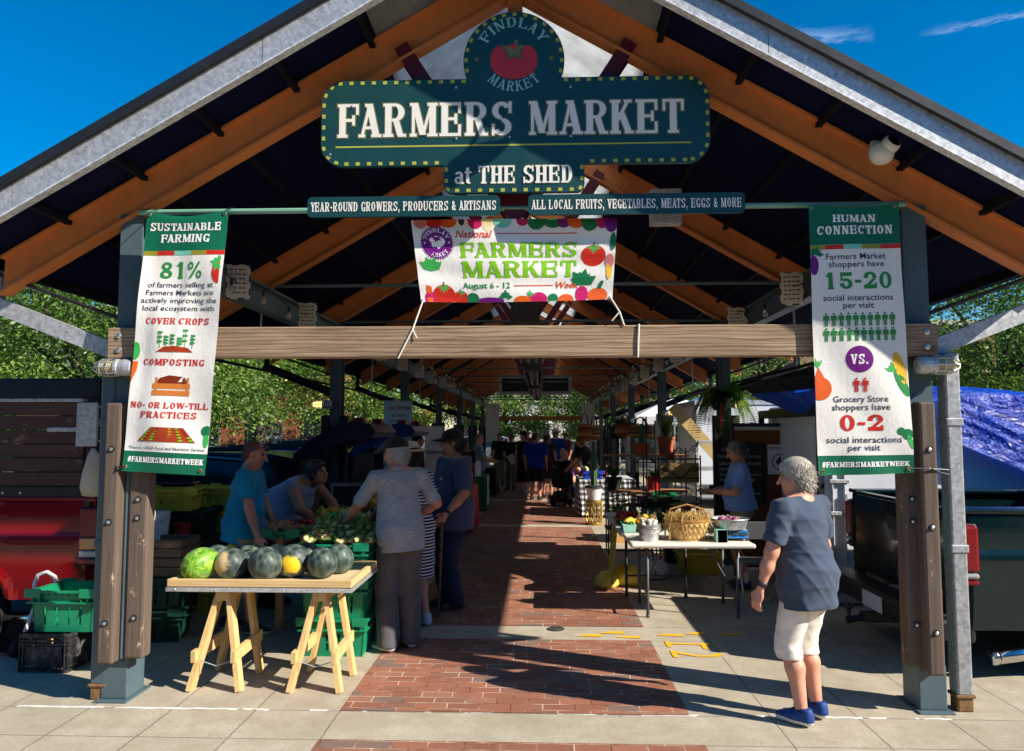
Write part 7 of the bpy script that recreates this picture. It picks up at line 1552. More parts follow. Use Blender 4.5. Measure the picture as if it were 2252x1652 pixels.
for i in range(4):
 z = .545 + i * .075
 for s in (-1, 1): m.box(-3.5, -3.0, 6.45 + s * .17 - .008, 6.45 + s * .17 + .008, z, z + .066); m.box(-3.25 + s * .25 - .008, -3.25 + s * .25 + .008, 6.29, 6.61, z, z + .066)
m.box(-3.5, -3.0, 6.28, 6.62, .535, .544); m.build('slats', Mwc, wc)
bgm = thing('cloth_sack', 'pale cloth sack hanging at the corner of the stake side', 'sack', tuple(at(200, 1060, 6.1))); m = MB(); c = at(203, 1045, 6.12)
m.lathe([(.02, .22), (.05, .16), (.085, .02), (.1, -.1), (.07, -.17), (0, -.18)], 14, c, sq=.6); m.v = [(x + .012 * math.sin(z * 40 + x * 30), y + .012 * math.sin(z * 33), z) for x, y, z in m.v]; m.build('cloth', cloth('sack_cloth', (206, 190, 164)), bgm, smooth=True)
tw = thing('dish_towel', 'white patterned towel hanging behind the left front column', 'towel', tuple(at(328, 1150, 5.35))); m = MB(); c = at(327, 1165, 5.3)
m.grid(lambda u, v: (c.x + (u - .5) * .05 + .01 * math.sin(v * 9), c.y + .02 * math.sin(u * 7 + v * 3), c.z + .17 - v * .38), 8, 16); m.build('cloth', cloth('towel_white', (222, 222, 226)), tw, smooth=True, fix=False)
# vegetable table behind
vt = thing('vegetable_table', 'plank table loaded with vegetables behind the crates', 'table', (-1.95, 7.5, 0)); m = MB()
for i in range(5): m.bbox(-2.38 + i * .185, -2.2 + i * .185, 6.75, 8.5, .80, .83, .004)
m.build('planks', wood('table_plank', lin((90, 70, 52)), lin((130, 104, 78)), 'y'), vt)
for x, y in ((-2.34, 6.8), (-1.5, 6.8), (-2.34, 8.45), (-1.5, 8.45)): m = MB(); m.box(x - .03, x + .03, y - .03, y + .03, 0, .80); m.build('leg', M_PINE, vt)
M_CORNH = mt('corn_husk', lin((128, 150, 62)), .7, var=.35, vs=12, stretch=(1, 1, .3)); M_CORNT = mt('corn_tip', lin((216, 208, 140)), .7); M_SILK = mt('corn_silk', lin((104, 70, 44)), .9)
def corn_mesh():
 m = MB(); m.lathe([(.012, -.11), (.024, -.09), (.03, -.03), (.029, .04)], 10, (0, 0, 0)); m.lathe([(.027, .04), (.022, .085), (.012, .115), (0, .125)], 10, (0, 0, 0), 1)
 for k in range(3):
  a = k * 2.1; m.grid(lambda u, v: ((.03 + .004 + .008 * v * v) * math.cos(a + (u - .5) * 1.2 * (1 - v * .8)), (.034 + .008 * v * v) * math.sin(a + (u - .5) * 1.2 * (1 - v * .8)), -.1 + v * .2), 3, 6)
 m.lathe([(.012, -.11), (.009, -.15), (0, -.151)], 8, (0, 0, 0), 1)
 for k in range(8): a = k * .8; m.tube([(0, 0, .11), (.012 * math.cos(a), .012 * math.sin(a), .14), (.03 * math.cos(a), .03 * math.sin(a), .15)], .0025, 4, 2)
 return m.mesh('corn_ear', [M_CORNH, M_CORNT, M_SILK], True, fix=False)
CM = corn_mesh(); gr = random.Random(11)
for k in range(30):
 i = k % 9; lv = k // 9; x = -1.86 + i * .062 + gr.uniform(-.015, .015); y = 6.02 + .1 * lv + gr.uniform(-.02, .03); o = bpy.data.objects.new('corn_ear', CM); COL.objects.link(o); o.location = (x, y, .885 + .03 * lv + gr.uniform(0, .02)); o.rotation_euler = (R(95 + gr.uniform(-18, 18)), R(gr.uniform(-20, 20)), R(gr.uniform(-30, 30))); tag(o, 'green husked ear of corn heaped on the front crate stack', 'corn', 'ears of corn heaped on the green crates')
for k in range(6):
 o = bpy.data.objects.new('corn_ear', CM); COL.objects.link(o); o.location = (-1.4 - gr.uniform(0, .35), 6.42 + gr.uniform(0, .3), .93 + gr.uniform(0, .03)); o.rotation_euler = (R(gr.uniform(-25, 10)), R(gr.uniform(-25, 25)), R(gr.uniform(0, 360))); tag(o, 'ear of corn standing upright in the rear crate stack', 'corn', 'ears of corn upright in the rear crates')
def scatter(name, label, cat, group, me, n, box, z, s=(.9, 1.1), g=None, rotx=180):
 g = g or gr
 for k in range(n):
  o = bpy.data.objects.new(name, me); COL.objects.link(o); o.location = (g.uniform(box[0], box[1]), g.uniform(box[2], box[3]), z + g.uniform(0, .05)); o.rotation_euler = (R(g.uniform(-rotx, rotx)), R(g.uniform(-40, 40)), R(g.uniform(0, 360))); q = g.uniform(*s); o.scale = (q, q, q); tag(o, label, cat, group)
def blob(name, r, mat, stem=None, fn=None):
 m = MB(); m.ball((0, 0, 0), r, 12, 8, fn=fn)
 if stem: m.tube([(0, 0, (r if isinstance(r, float) else r[2]) * .9), (.006, 0, (r if isinstance(r, float) else r[2]) + .02)], .005, 5, 1)
 return m.mesh(name, [mat, stem] if stem else mat, True, fix=False)
M_GST = mt('green_stem', lin((70, 104, 44)), .8)
pep = blob('pepper', (.03, .03, .045), mt('pepper_red', lin((180, 24, 26)), .25), M_GST); pot = blob('potato', (.035, .032, .045), mt('potato_skin', lin((170, 128, 84)), .8, var=.3)); squ = blob('squash', (.035, .035, .075), mt('squash_yellow', lin((232, 188, 60)), .4), M_GST, fn=lambda q: Vector((q.x * (1 - .35 * q.z / .075), q.y * (1 - .35 * q.z / .075), q.z)))
pat = blob('pumpkin', (.075, .075, .052), mt('pumpkin_gold', lin((226, 160, 36)), .45), M_GST, fn=lambda q: q * (1 + .06 * math.cos(8 * math.atan2(q.y, q.x)))); egg = blob('aubergine', (.04, .04, .09), mt('aubergine', (.012, .006, .014), .2), M_GST); zuc = blob('courgette', (.025, .025, .1), mt('courgette', lin((40, 76, 34)), .4), M_GST); oni = blob('red_onion', (.038, .038, .034), mt('onion_red', lin((150, 60, 110)), .35, var=.3), mt('onion_top', lin((206, 190, 150)), .8)); gar = blob('garlic', (.026, .026, .022), mt('garlic_white', lin((228, 220, 204)), .7), mt('garlic_stalk', lin((200, 184, 150)), .9)); tom = blob('tomato', (.035, .035, .03), mt('tomato_red', lin((196, 34, 24)), .25), M_GST)
scatter('pepper', 'shiny red pepper in the heap before the leaning woman', 'pepper', 'red peppers on the vegetable table', pep, 46, (-2.3, -1.5, 6.82, 7.2), .86, (.8, 1.1))
scatter('potato', 'tan potato in the left corner of the vegetable table', 'potato', 'potatoes on the vegetable table', pot, 16, (-2.42, -2.15, 6.62, 6.78), .875)
scatter('squash', 'small yellow squash near the dark column', 'squash', 'yellow squash on the vegetable table', squ, 9, (-2.2, -1.9, 7.5, 7.75), .90, rotx=100)
scatter('pumpkin', 'golden pattypan pumpkin at the back of the vegetable table', 'pumpkin', 'golden pumpkins on the vegetable table', pat, 8, (-1.98, -1.62, 7.9, 8.2), .96, (.9, 1.15), rotx=30)
scatter('aubergine', 'glossy dark aubergine behind the peppers', 'aubergine', 'aubergines on the vegetable table', egg, 8, (-2.0, -1.6, 7.4, 7.7), .88)
bsk = crate('low green tray of potatoes at the left of the vegetable table', (-2.28, 6.7, .80), (.3, .2, .07), M_CRG, rows=1, name='produce_tray'); t = thing('tub', 'bright green plastic tub on the vegetable table', 'tub', (-1.95, 7.33, .835)); m = MB(); m.lathe([(.11, 0), (.15, .11), (.156, .11), (.156, .102), (.145, .1), (.105, .008), (0, .008)], 24); m.build('bowl', flat('tub_green', (40, 180, 96)), t, smooth=R(40), world=False)
M_BEAN = mt('bean_green', lin((150, 160, 80)), .7); m = MB()
for k in range(90): x, y = -2.12 + gr.uniform(-.16, .16), 6.78 + gr.uniform(-.06, .1); a = gr.uniform(0, 6.28); m.tube([(x, y, .86 + gr.uniform(0, .03)), (x + .04 * math.cos(a), y + .04 * math.sin(a), .88 + gr.uniform(0, .02)), (x + .07 * math.cos(a + .5), y + .07 * math.sin(a + .5), .86)], .005, 5)
tag(m.build('bean_heap', M_BEAN), 'heap of pale green beans beside the potatoes', 'beans', kind='stuff')
lf = MB()
for k in range(34): x, y = -1.42 + gr.uniform(-.14, .1), 6.5 + gr.uniform(-.3, .35); a = gr.uniform(0, 6.28); L = gr.uniform(.1, .2); z = .87; lf.grid(lambda u, v, x=x, y=y, a=a, L=L: (x + math.cos(a) * L * v * .6 - math.sin(a) * (u - .5) * .035 * (1 - v), y + math.sin(a) * L * v * .6 + math.cos(a) * (u - .5) * .035 * (1 - v), z + L * v * (1.3 - v)), 1, 4)
tag(lf.build('corn_leaves', [LEAVES[2]], smooth=True, fix=False), 'loose green corn leaves spilling over the rear crates', 'leaves', kind='stuff')
ca_ = thing('storage_case', 'dark storage case with bright metal edges behind the vegetable table', 'case', (-2.1, 9.0, .0)); m = MB(); m.bbox(-2.45, -1.75, 8.85, 9.3, 0, 1.12, .01); m.build('shell', M_BLKP, ca_)
m = MB(); m.box(-2.46, -1.74, 8.835, 8.86, 1.1, 1.13); m.box(-2.46, -2.43, 8.835, 8.86, 0, 1.1); m.box(-1.77, -1.74, 8.835, 8.86, 0, 1.1); m.box(-2.2, -2.0, 8.83, 8.85, .86, .95); m.build('metal_edge', M_CHROME, ca_)
# ---------------------------------------------------------------- tables further along on the left
def cloth_table(label, x0, x1, y0, y1, h, mat, name='draped_table', drop=.06):
 t = thing(name, label, 'table', ((x0 + x1) / 2, (y0 + y1) / 2, 0)); m = MB(); n = 60; pts = []
 for i in range(n):
  f = i / n * 4; k = int(f); g_ = f - k; c = [(x0, y0), (x1, y0), (x1, y1), (x0, y1), (x0, y0)]; pts.append(Vector((c[k][0] * (1 - g_) + c[k + 1][0] * g_, c[k][1] * (1 - g_) + c[k + 1][1] * g_, 0)))
 cx, cy = (x0 + x1) / 2, (y0 + y1) / 2
 for zi, (z, a) in enumerate(((h, 0), (h - .03, .006), (h * .6, .018), (h * .3, .03), (drop, .036))):
  for i, p in enumerate(pts): d = Vector((p.x - cx, p.y - cy, 0)).normalized(); q = p + d * (a * (1 + math.sin(i * 1.7))); m.v.append((q.x, q.y, z))
 for r_ in range(4):
  for i in range(n): m.f.append((r_ * n + i, r_ * n + (i + 1) % n, (r_ + 1) * n + (i + 1) % n, (r_ + 1) * n + i)); m.m.append(0)
 m.f.append(tuple(range(n))); m.m.append(0); m.build('tablecloth', mat, t, smooth=R(50), fix=False)
 for x, y in ((x0 + .06, y0 + .06), (x1 - .06, y0 + .06), (x0 + .06, y1 - .06), (x1 - .06, y1 - .06)): m = MB(); m.tube([(x, y, 0), (x, y, h - .02)], .018, 6); m.build('leg', M_GALV, t)
 return t
rt = cloth_table('red draped table with a white lettered runner on the left', -2.4, -1.18, 12.7, 14.1, .76, cloth('red_cloth', (176, 24, 32)))
m = MB(); m.box(-2.2, -1.158, 12.645, 12.653, .42, .74); m.build('runner', cloth('white_cloth', (224, 220, 214)), rt); m = MB(); pr = Print(m, front(12.645), ['r']); a_, w_ = slab('RAWTURES', .15, .9, W=.6, S=.2); pr.put(shift(a_, -2.1, .52), 0); m.build('lettering', flat('cloth_red', (186, 40, 44)), rt, fix=False)
cloth_table('green draped table with a white hanging panel on the left', -2.4, -1.22, 16.4, 17.6, .76, cloth('green_cloth', (24, 104, 52)))
pn = thing('leaf_cloth', 'white cloth panel with a green leaf hung on the end of the green table', 'panel', (-1.16, 16.9, .4)); m = MB(); m.grid(lambda u, v: (-1.165 + .012 * math.sin(u * 7), 16.45 + u * .5, .12 + v * .64), 8, 8); m.build('cloth', cloth('white_cloth', (224, 220, 214)), pn, smooth=True, fix=False); m = MB(); m.ball((-1.145, 16.7, .55), (.006, .07, .1), 12, 8); m.build('leaf_mark', flat('leaf_mark', (40, 130, 70)), pn)
cloth_table('black draped table farther along on the left', -2.3, -1.2, 20.0, 21.5, .76, CB)
def carton(label, x, y, z, w, d, h, rgb, name='carton', rz=0):
 t = thing(name, label, 'box', (x, y, z), rz); m = MB(); m.bbox(-w / 2, w / 2, -d / 2, d / 2, 0, h, .004); m.build('box_walls', flat('carton_%d_%d_%d' % rgb, rgb, .85), t, world=False); m = MB(); m.box(-.025, .025, -d / 2 - .001, d / 2 + .001, h, h + .0015); m.box(-w / 2 + .01, w / 2 - .01, -d / 2 + .002, -d / 2 + .004, h, h + .002); m.build('tape', flat('tape', (190, 160, 110)), t, world=False)
carton('tan carton on the green draped table', -1.7, 16.8, .762, .34, .3, .3, (176, 132, 88)); carton('tall white box standing on the red draped table', -1.95, 13.6, .762, .26, .3, .5, (220, 226, 226)); carton('brown carton on the red draped table', -1.45, 13.7, .762, .3, .3, .2, (140, 100, 66)); carton('white box lying on the black draped table', -1.6, 20.6, .762, .4, .3, .14, (214, 214, 212))
stn = thing('card_stand', 'white card leaning on the green draped table', 'card', (-1.4, 16.5, .76)); m = MB(); m.box(-.1, .1, -.003, .003, 0, .34); m.box(-.02, .02, .003, .09, 0, .006); m.xf(Euler((R(-12), 0, R(15))).to_matrix().to_4x4()); m.build('card_face', flat('paper', (230, 232, 236)), stn, world=False)
def hung_banner(label, x0, x1, y, z0, z1, base, lines, name='hanging_banner'):
 t = thing(name, label, 'banner', ((x0 + x1) / 2, y, z0)); m = MB(); fn = lambda u, v, w: (x0 + u, y + .012 * math.sin(u * 9 + v * 4) - w, z0 + v); W_, H_ = x1 - x0, z1 - z0
 m.grid(lambda u, v: fn(u * W_, v * H_, 0), 12, 20); pr = Print(m, fn, ['base', 'r', 'k', 'y', 'g', 'b'], cell=.06, base=.003)
 for tx, f, hh, wf, col, kd in lines: cline_(pr, tx, W_ * .54, H_ * f, hh, col, W_ * wf, kd)
 m.build('cloth', [base, flat('bn_red', (196, 44, 44)), flat('bn_black', (40, 42, 48)), flat('bn_yellow', (206, 160, 50)), flat('bn_green', (60, 120, 80)), flat('bn_bone', (206, 186, 160))], t, smooth=True, fix=False); m = MB(); m.tube([(x0 - .02, y, z1 + .01), (x1 + .02, y, z1 + .01)], .008, 6); m.build('top_pole', M_GALV, t); return t
def cline_(pr, text, xc, z, H, col, width, kind): a, w = (slab(text, H, width) if kind else sans(text, H, width, bold=.015)); pr.put(shift(a, xc - w / 2, z), col)
hung_banner('pale blue vendor banner with red, black and yellow hand lettering', -3.05, -2.5, 14.6, 1.02, 2.32, vinyl('vendor_blue', (196, 222, 226)), [('BONE CREEK FARM', .87, .075, .74, 'r', 0), ('ALL GRASS FED', .77, .055, .5, 'k', 0), ('NO ANTIBIOTICS', .69, .045, .66, 'k', 0), ('NO HORMONES', .62, .05, .4, 'k', 0), ('HAND MADE', .49, .075, .5, 'y', 0), ('ARTISAN CHEESE', .39, .075, .76, 'y', 0), ('EN FUEGO', .29, .055, .3, 'k', 0), ('BEEF', .2, .06, .35, 'k', 0)])
hung_banner('white standing banner with a small green leaf mark', -2.18, -1.84, 14.2, .35, 1.82, vinyl('stand_white', (222, 226, 224)), [('We go beyond', .78, .03, .6, 'k', 0), ('Replenish', .66, .07, .8, 'k', 0), ('quality inside', .56, .03, .6, 'k', 0), ('Nourishing', .44, .03, .5, 'k', 0), ('everything', .38, .03, .6, 'k', 0)], 'standing_banner')
hung_banner('plain white cloth hung at the far left column', -2.42, -1.83, 33.2, 1.25, 2.92, vinyl('far_white', (214, 212, 206)), []); hung_banner('plain white cloth hung at the far right column', 1.78, 2.36, 33.2, 1.3, 2.92, vinyl('far_white', (214, 212, 206)), [])
# ---------------------------------------------------------------- goods on the right side
M_PLASTW = mt('table_white', lin((224, 218, 206)), .55, var=.06, grime=.12); M_LEGG = mt('leg_grey', lin((84, 84, 86)), .45, var=.15)
def folding_table(label, x0, x1, y0, y1, h, lm=M_LEGG):
 t = thing('folding_table', label, 'table', ((x0 + x1) / 2, (y0 + y1) / 2, 0), group='white folding tables on the right'); m = MB(); m.bbox(x0, x1, y0, y1, h - .045, h, .018); m.build('tabletop', M_PLASTW, t, smooth=R(40)); long_x = (x1 - x0) > (y1 - y0)
 for k in (0, 1):
  if long_x: xs = x0 + .16 if k == 0 else x1 - .16; pts = [(xs, y0 + .08), (xs, y1 - .08)]
  else: ys_ = y0 + .16 if k == 0 else y1 - .16; pts = [(x0 + .08, ys_), (x1 - .08, ys_)]
  for px, py in pts: m = MB(); m.tube([(px, py, 0), (px, py, .2), (px, py, h - .046)], .015, 8); m.lathe([(.018, 0), (.018, .03), (.0155, .03)], 8, (px, py, 0)); m.build('leg', lm, t, smooth=True)
  m = MB(); (ax, ay), (bx, by) = pts; m.tube([(ax, ay, .22), (bx, by, .22)], .011, 6); m.tube([(ax, ay, h - .08), (bx, by, h - .08)], .011, 6)
  mx, my = (ax + bx) / 2, (ay + by) / 2; cx, cy = (x0 + x1) / 2, (y0 + y1) / 2; m.tube([(mx, my, .24), (mx * .45 + cx * .55, my * .45 + cy * .55, h - .05)], .01, 6); m.build('leg_brace', lm, t)
 return t
folding_table('white folding table holding the garlic pail, woven basket and scale', .84, 2.0, 7.2, 7.95, .695)
folding_table('white folding table loaded with squash and flowers behind the first', .82, 1.6, 8.0, 10.0, .69, M_DARKTRIM)
ZT = .696
t = bucket('small galvanised pail of garlic on the folding table', (1.04, 7.42, ZT), .105, .155, galv('pail_zinc', (.6, .6, .6), .4, .7, 30), True, 'pail', 'pail')
scatter('garlic', 'white garlic bulb with a dry stalk in the galvanised pail', 'garlic', 'garlic bulbs in the pail', gar, 14, (.97, 1.11, 7.36, 7.48), .84, rotx=60)
M_STRAW = mt('dry_straw', lin((196, 164, 96)), .85, var=.3, vs=30)
m = MB()
for k in range(26): a = gr.uniform(0, 6.28); m.tube([(1.02, 7.42, .86), (1.02 + .05 * math.cos(a), 7.42 + .05 * math.sin(a), .9), (1.02 + .09 * math.cos(a), 7.42 + .08 * math.sin(a), .92 + gr.uniform(-.03, .05))], .003, 4)
tag(m.build('garlic_stalks', M_STRAW), 'tangle of dry garlic stalks on top of the pail', 'stalks', kind='stuff')
# woven splint basket
def mat_weave():
 t = NT('splint_weave'); v = t.obj(); sx = t.new('ShaderNodeSeparateXYZ'); t.set(sx, 0, v); a = t.math('MULTIPLY', t.math('ARCTAN2', sx.outputs[1], sx.outputs[0]), .19); z = sx.outputs[2]
 u = t.math('MULTIPLY', t.math('ADD', a, z), 17); w = t.math('MULTIPLY', t.math('SUBTRACT', a, z), 17); fu = t.math('FRACT', u); fw = t.math('FRACT', w); par = t.math('MODULO', t.math('ADD', t.math('FLOOR', u), t.math('FLOOR', w)), 2)
 h1 = t.math('MULTIPLY', t.math('ABSOLUTE', t.math('SUBTRACT', fu, .5)), 2); h2 = t.math('MULTIPLY', t.math('ABSOLUTE', t.math('SUBTRACT', fw, .5)), 2); pa = t.math('ABSOLUTE', par); hh = t.math('ADD', t.math('MULTIPLY', h1, pa), t.math('MULTIPLY', h2, t.math('SUBTRACT', 1, pa)))
 t.base(t.mix(t.ramp(hh, [(.72, (0, 0, 0)), (.95, (1, 1, 1))]), t.ramp(t.math('MULTIPLY_ADD', pa, .3, t.noise(v, 8, 4)), [(.35, lin((206, 158, 88))), (.8, lin((232, 192, 124)))]), lin((120, 78, 38)))); t.p(Roughness=.7); t.bump(t.math('SUBTRACT', 1, hh), .7, .012); return t.mat
bk = thing('woven_basket', 'pale woven splint basket spilling dried onion tops on the folding table', 'basket', (1.42, 7.5, ZT)); m = MB(); m.lathe([(.15, 0), (.19, .1), (.215, .19), (.222, .19), (.2, .1), (.16, .02), (0, .02)], 32, sq=.8); m.build('weave', mat_weave(), bk, smooth=R(60), world=False)
m = MB(); m.lathe([(.215, .175), (.226, .18), (.226, .2), (.212, .2)], 32, sq=.8); m.tube([(0.0 - .21, 0, .19), (-.16, 0, .29), (0, 0, .335), (.16, 0, .29), (.21, 0, .19)], .009, 6); m.build('rim_and_handle', mt('splint_rim', lin((176, 126, 66)), .7), bk, smooth=R(50), world=False)
m = MB()
for k in range(230):
 a = gr.uniform(0, 6.28); r0 = gr.uniform(.0, .17); x, y = 1.42 + r0 * math.cos(a), 7.5 + r0 * .8 * math.sin(a); o = gr.uniform(.03, .12); e = gr.uniform(-.22, .03) if gr.random() < .5 and (math.sin(a) < .2) else gr.uniform(-.02, .07); rr = max(r0 + o, .22 if e < -.05 else 0)
 m.tube([(x, y, .87), (1.42 + (r0 + o * .6) * math.cos(a), 7.5 + (r0 + o * .6) * .8 * math.sin(a), .93 + gr.uniform(0, .04)), (1.42 + rr * math.cos(a), 7.5 + rr * .8 * math.sin(a), .88 + e * .4), (1.42 + (rr + .02) * math.cos(a + .1), 7.5 + (rr + .02) * .8 * math.sin(a + .1), .87 + e)], [.004, .004, .003, .002], 4)
tag(m.build('onion_tops', M_STRAW), 'dry straw-coloured onion tops hanging over the woven basket', 'onion tops', kind='stuff')
scatter('red_onion', 'small brown onion lying in the woven basket', 'onion', 'onions in the woven basket', blob('onion_b', (.035, .035, .03), mt('onion_brown', lin((150, 104, 60)), .5)), 9, (1.3, 1.54, 7.42, 7.58), .86, rotx=40)
bp = thing('berry_boxes', 'stack of pale green cardboard berry boxes lying on their side by the scale', 'berry box', (1.71, 7.35, ZT)); M_BERRY = mt('berry_card', lin((150, 206, 186)), .85)
for k in range(3):
 m = MB(); x = 1.655 + .012 * k; m.box(x, x + .006, 7.3, 7.42, ZT, ZT + .115); m.box(x, x + .10 - .01 * k, 7.3, 7.304, ZT + .002 * k, ZT + .115); m.box(x, x + .1 - .01 * k, 7.416, 7.42, ZT, ZT + .115); m.box(x, x + .1 - .01 * k, 7.304, 7.416, ZT + .11 - .004 * k, ZT + .114 - .004 * k); m.box(x, x + .1 - .01 * k, 7.294, 7.2995, ZT + .001, ZT + .114); m.build('box_card', M_BERRY, bp)
scl = thing('scale', 'blue and silver digital scale on the folding table', 'scale', (1.86, 7.5, ZT)); m = MB(); m.bbox(1.73, 1.99, 7.4, 7.64, ZT + .015, ZT + .075, .012); m.lathe([(.015, 0), (.015, .016)], 8, (1.75, 7.42, ZT)); m.lathe([(.015, 0), (.015, .016)], 8, (1.97, 7.42, ZT)); m.build('base', mt('scale_grey', lin((70, 74, 80)), .5), scl)
m = MB(); m.extr([(7.392, ZT + .03), (7.40, ZT + .03), (7.43, ZT + .1), (7.422, ZT + .1)], .24, lambda u, v, w: (1.74 + w, u, v)); m.build('front_panel', mt('scale_blue', lin((20, 120, 196)), .4), scl)
for k in range(3):
 m = MB(); x = 1.76 + k * .072; m.extr([(7.390, ZT + .052), (7.392, ZT + .052), (7.405, ZT + .084), (7.403, ZT + .084)], .056, lambda u, v, w: (x + w, u, v)); m.build('display', glass('lcd', (.03, .06, .07), .2), scl)
m = MB(); m.bbox(1.745, 1.975, 7.42, 7.63, ZT + .095, ZT + .105, .004); m.build('platter', M_GALV, scl)
pan = thing('pan', 'wide round galvanised pan of red onions on the scale', 'pan', (1.83, 7.52, ZT + .106)); m = MB(); m.lathe([(.155, 0), (.18, .09), (.19, .095), (.188, .1), (.172, .09), (.15, .008), (0, .008)], 32); m.build('pan_wall', galv('pan_zinc', (.5, .52, .52), .45, .7, 30), pan, smooth=R(50), world=False)
scatter('red_onion', 'pink and white red onion in the round pan', 'onion', 'red onions in the round pan', oni, 22, (1.73, 1.93, 7.42, 7.62), ZT + .14, (.7, 1.1), rotx=60)
ZU = .692
# goods on the second table
for i, (x, y, mm, n, lab) in enumerate(((1.02, 8.2, squ, 9, 'yellow squash'), (1.3, 8.5, zuc, 12, 'courgettes'), (1.0, 8.75, tom, 26, 'tomatoes'))):
 q = thing('shallow_basket', 'shallow basket of %s on the second folding table' % lab, 'basket', (x, y, ZU)); m = MB(); m.lathe([(.13, 0), (.18, .07), (.186, .07), (.17, .06), (.125, .01), (0, .01)], 24); m.build('wicker', mt('wicker_%d' % i, lin((140, 100, 56)), .8, var=.4, vs=60), q, smooth=R(50), world=False)
 scatter(lab.split()[-1].rstrip('s') if lab != 'tomatoes' else 'tomato', '%s in the shallow basket on the second table' % {'yellow squash': 'small yellow squash', 'courgettes': 'dark green courgette', 'tomatoes': 'ripe red tomato'}[lab], lab.split()[-1], lab + ' in a shallow basket', mm, n, (x - .11, x + .11, y - .11, y + .11), ZU + .06)
for k in range(2): b_ = thing('berry_punnet', 'small teal punnet of green peppers on the second table, %s one' % ('front' if k == 0 else 'rear'), 'punnet', (.92, 8.05 + .16 * k, ZU)); crate_ = MB(); crate_.extr([(-.06, 0), (.06, 0), (.07, .08), (-.07, .08)], .13, lambda u, v, w: (u, w - .065, v)); crate_.build('punnet_wall', M_BERRY, b_, world=False); m = MB(); [m.ball((gr.uniform(-.04, .04), gr.uniform(-.04, .04), .085), (.022, .03, .02), 8, 6) for _ in range(7)]; m.build('peppers', mt('pepper_green', lin((60, 104, 40)), .35), b_, smooth=True, world=False)
blkc = crate('black plastic crate standing on the back of the second folding table', (1.42, 9.3, ZU), (.4, .36, .22), M_CRB)
FL = [mt('petal_%d' % i, lin(c), .7, var=.2) for i, c in enumerate(((120, 26, 44), (186, 110, 30), (150, 34, 84), (160, 24, 30), (168, 176, 96), (96, 20, 60)))]
for k in range(5):
 x, y = .93 + .155 * k, 9.05 + .07 * (k % 2); v = thing('flower_jar', ('jar of dark red zinnias', 'jar of orange sunflowers', 'jar of magenta dahlias', 'jar of red dahlias', 'jar of mixed flowers with a green bloom')[k] + ' on the second folding table', 'flowers', (x, y, ZU), group='jars of cut flowers')
 m = MB(); m.lathe([(.045, 0), (.05, .02), (.05, .11), (.038, .13), (.04, .15)], 14); gm = glass('flower_jar_glass', (.3, .34, .33), .1); m.build('glass', gm, v, smooth=R(50), world=False); m = MB(); st_ = MB(); lv = MB()
 for f in range(13):
  a, r_ = gr.uniform(0, 6.28), gr.uniform(.02, .13); p = Vector((r_ * math.cos(a), r_ * math.sin(a), .24 + gr.uniform(-.05, .12) - r_ * .3)); st_.tube([(0, 0, .12), p * .7, p], .0035, 4); c = (k + (f % 3 == 0) * 1) % 6; s_ = gr.uniform(.026, .045)
  for q in range(9): b_ = q * .7; m.ball(p + Vector((s_ * .6 * math.cos(b_), s_ * .6 * math.sin(b_), .004)), (s_ * .45, s_ * .45, s_ * .2), 6, 4, c)
  m.ball(p + Vector((0, 0, .008)), s_ * .35, 8, 5, 4 if f % 4 == 0 else c)
  for q in range(3): b_ = gr.uniform(0, 6.28); lv.add([p * .6, p * .6 + Vector((.05 * math.cos(b_) - .012 * math.sin(b_), .05 * math.sin(b_) + .012 * math.cos(b_), .01)), p * .6 + Vector((.1 * math.cos(b_), .1 * math.sin(b_), -.01)), p * .6 + Vector((.05 * math.cos(b_) + .012 * math.sin(b_), .05 * math.sin(b_) - .012 * math.cos(b_), .01))], [(0, 1, 2, 3)])
 m.build('blooms', FL, v, smooth=True, world=False, fix=False); st_.build('stems', M_GST, v, world=False); lv.build('leaves', LEAVES[0], v, world=False, fix=False)
M_BAGY = mt('yellow_bag', lin((226, 206, 90)), .5, var=.2, bump=.4, bs=12)
def bag(label, p, r, h, mat, seed=1):
 t = thing('plastic_bag', label, 'bag', p); g = random.Random(seed); m = MB(); m.lathe([(0, 0), (r * .9, .01), (r * 1.05, h * .25), (r * .9, h * .6), (r * .6, h * .85), (r * .25, h), (0, h * .96)], 22, sq=.8); m.v = [(x * (1 + .12 * math.sin(7 * math.atan2(y, x) + z * 18)), y * (1 + .12 * math.sin(5 * math.atan2(y, x) - z * 14)), z) for x, y, z in m.v]; m.build('film', mat, t, smooth=True, world=False)
bag('yellow plastic bag on the brick walk edge under the folding tables', (.72, 8.6, 0), .13, .19, M_BAGY); bag('yellow bag slumped under the second folding table', (.98, 8.8, 0), .18, .24, M_BAGY, 2); bag('white plastic bag under the second folding table', (1.3, 9.2, 0), .2, .26, mt('white_film', lin((224, 222, 220)), .5), 3)
yc = thing('yellow_apron', 'yellow cloth hung on the end of the second folding table', 'cloth', (.8, 9.0, .3)); m = MB(); m.grid(lambda u, v: (.812 - .012 * math.sin(u * 12) - .05 * (1 - v), 8.2 + u * .7, .12 + v * .56), 14, 8); m.build('cloth', cloth('yellow_cloth', (220, 184, 40)), yc, smooth=True, fix=False)
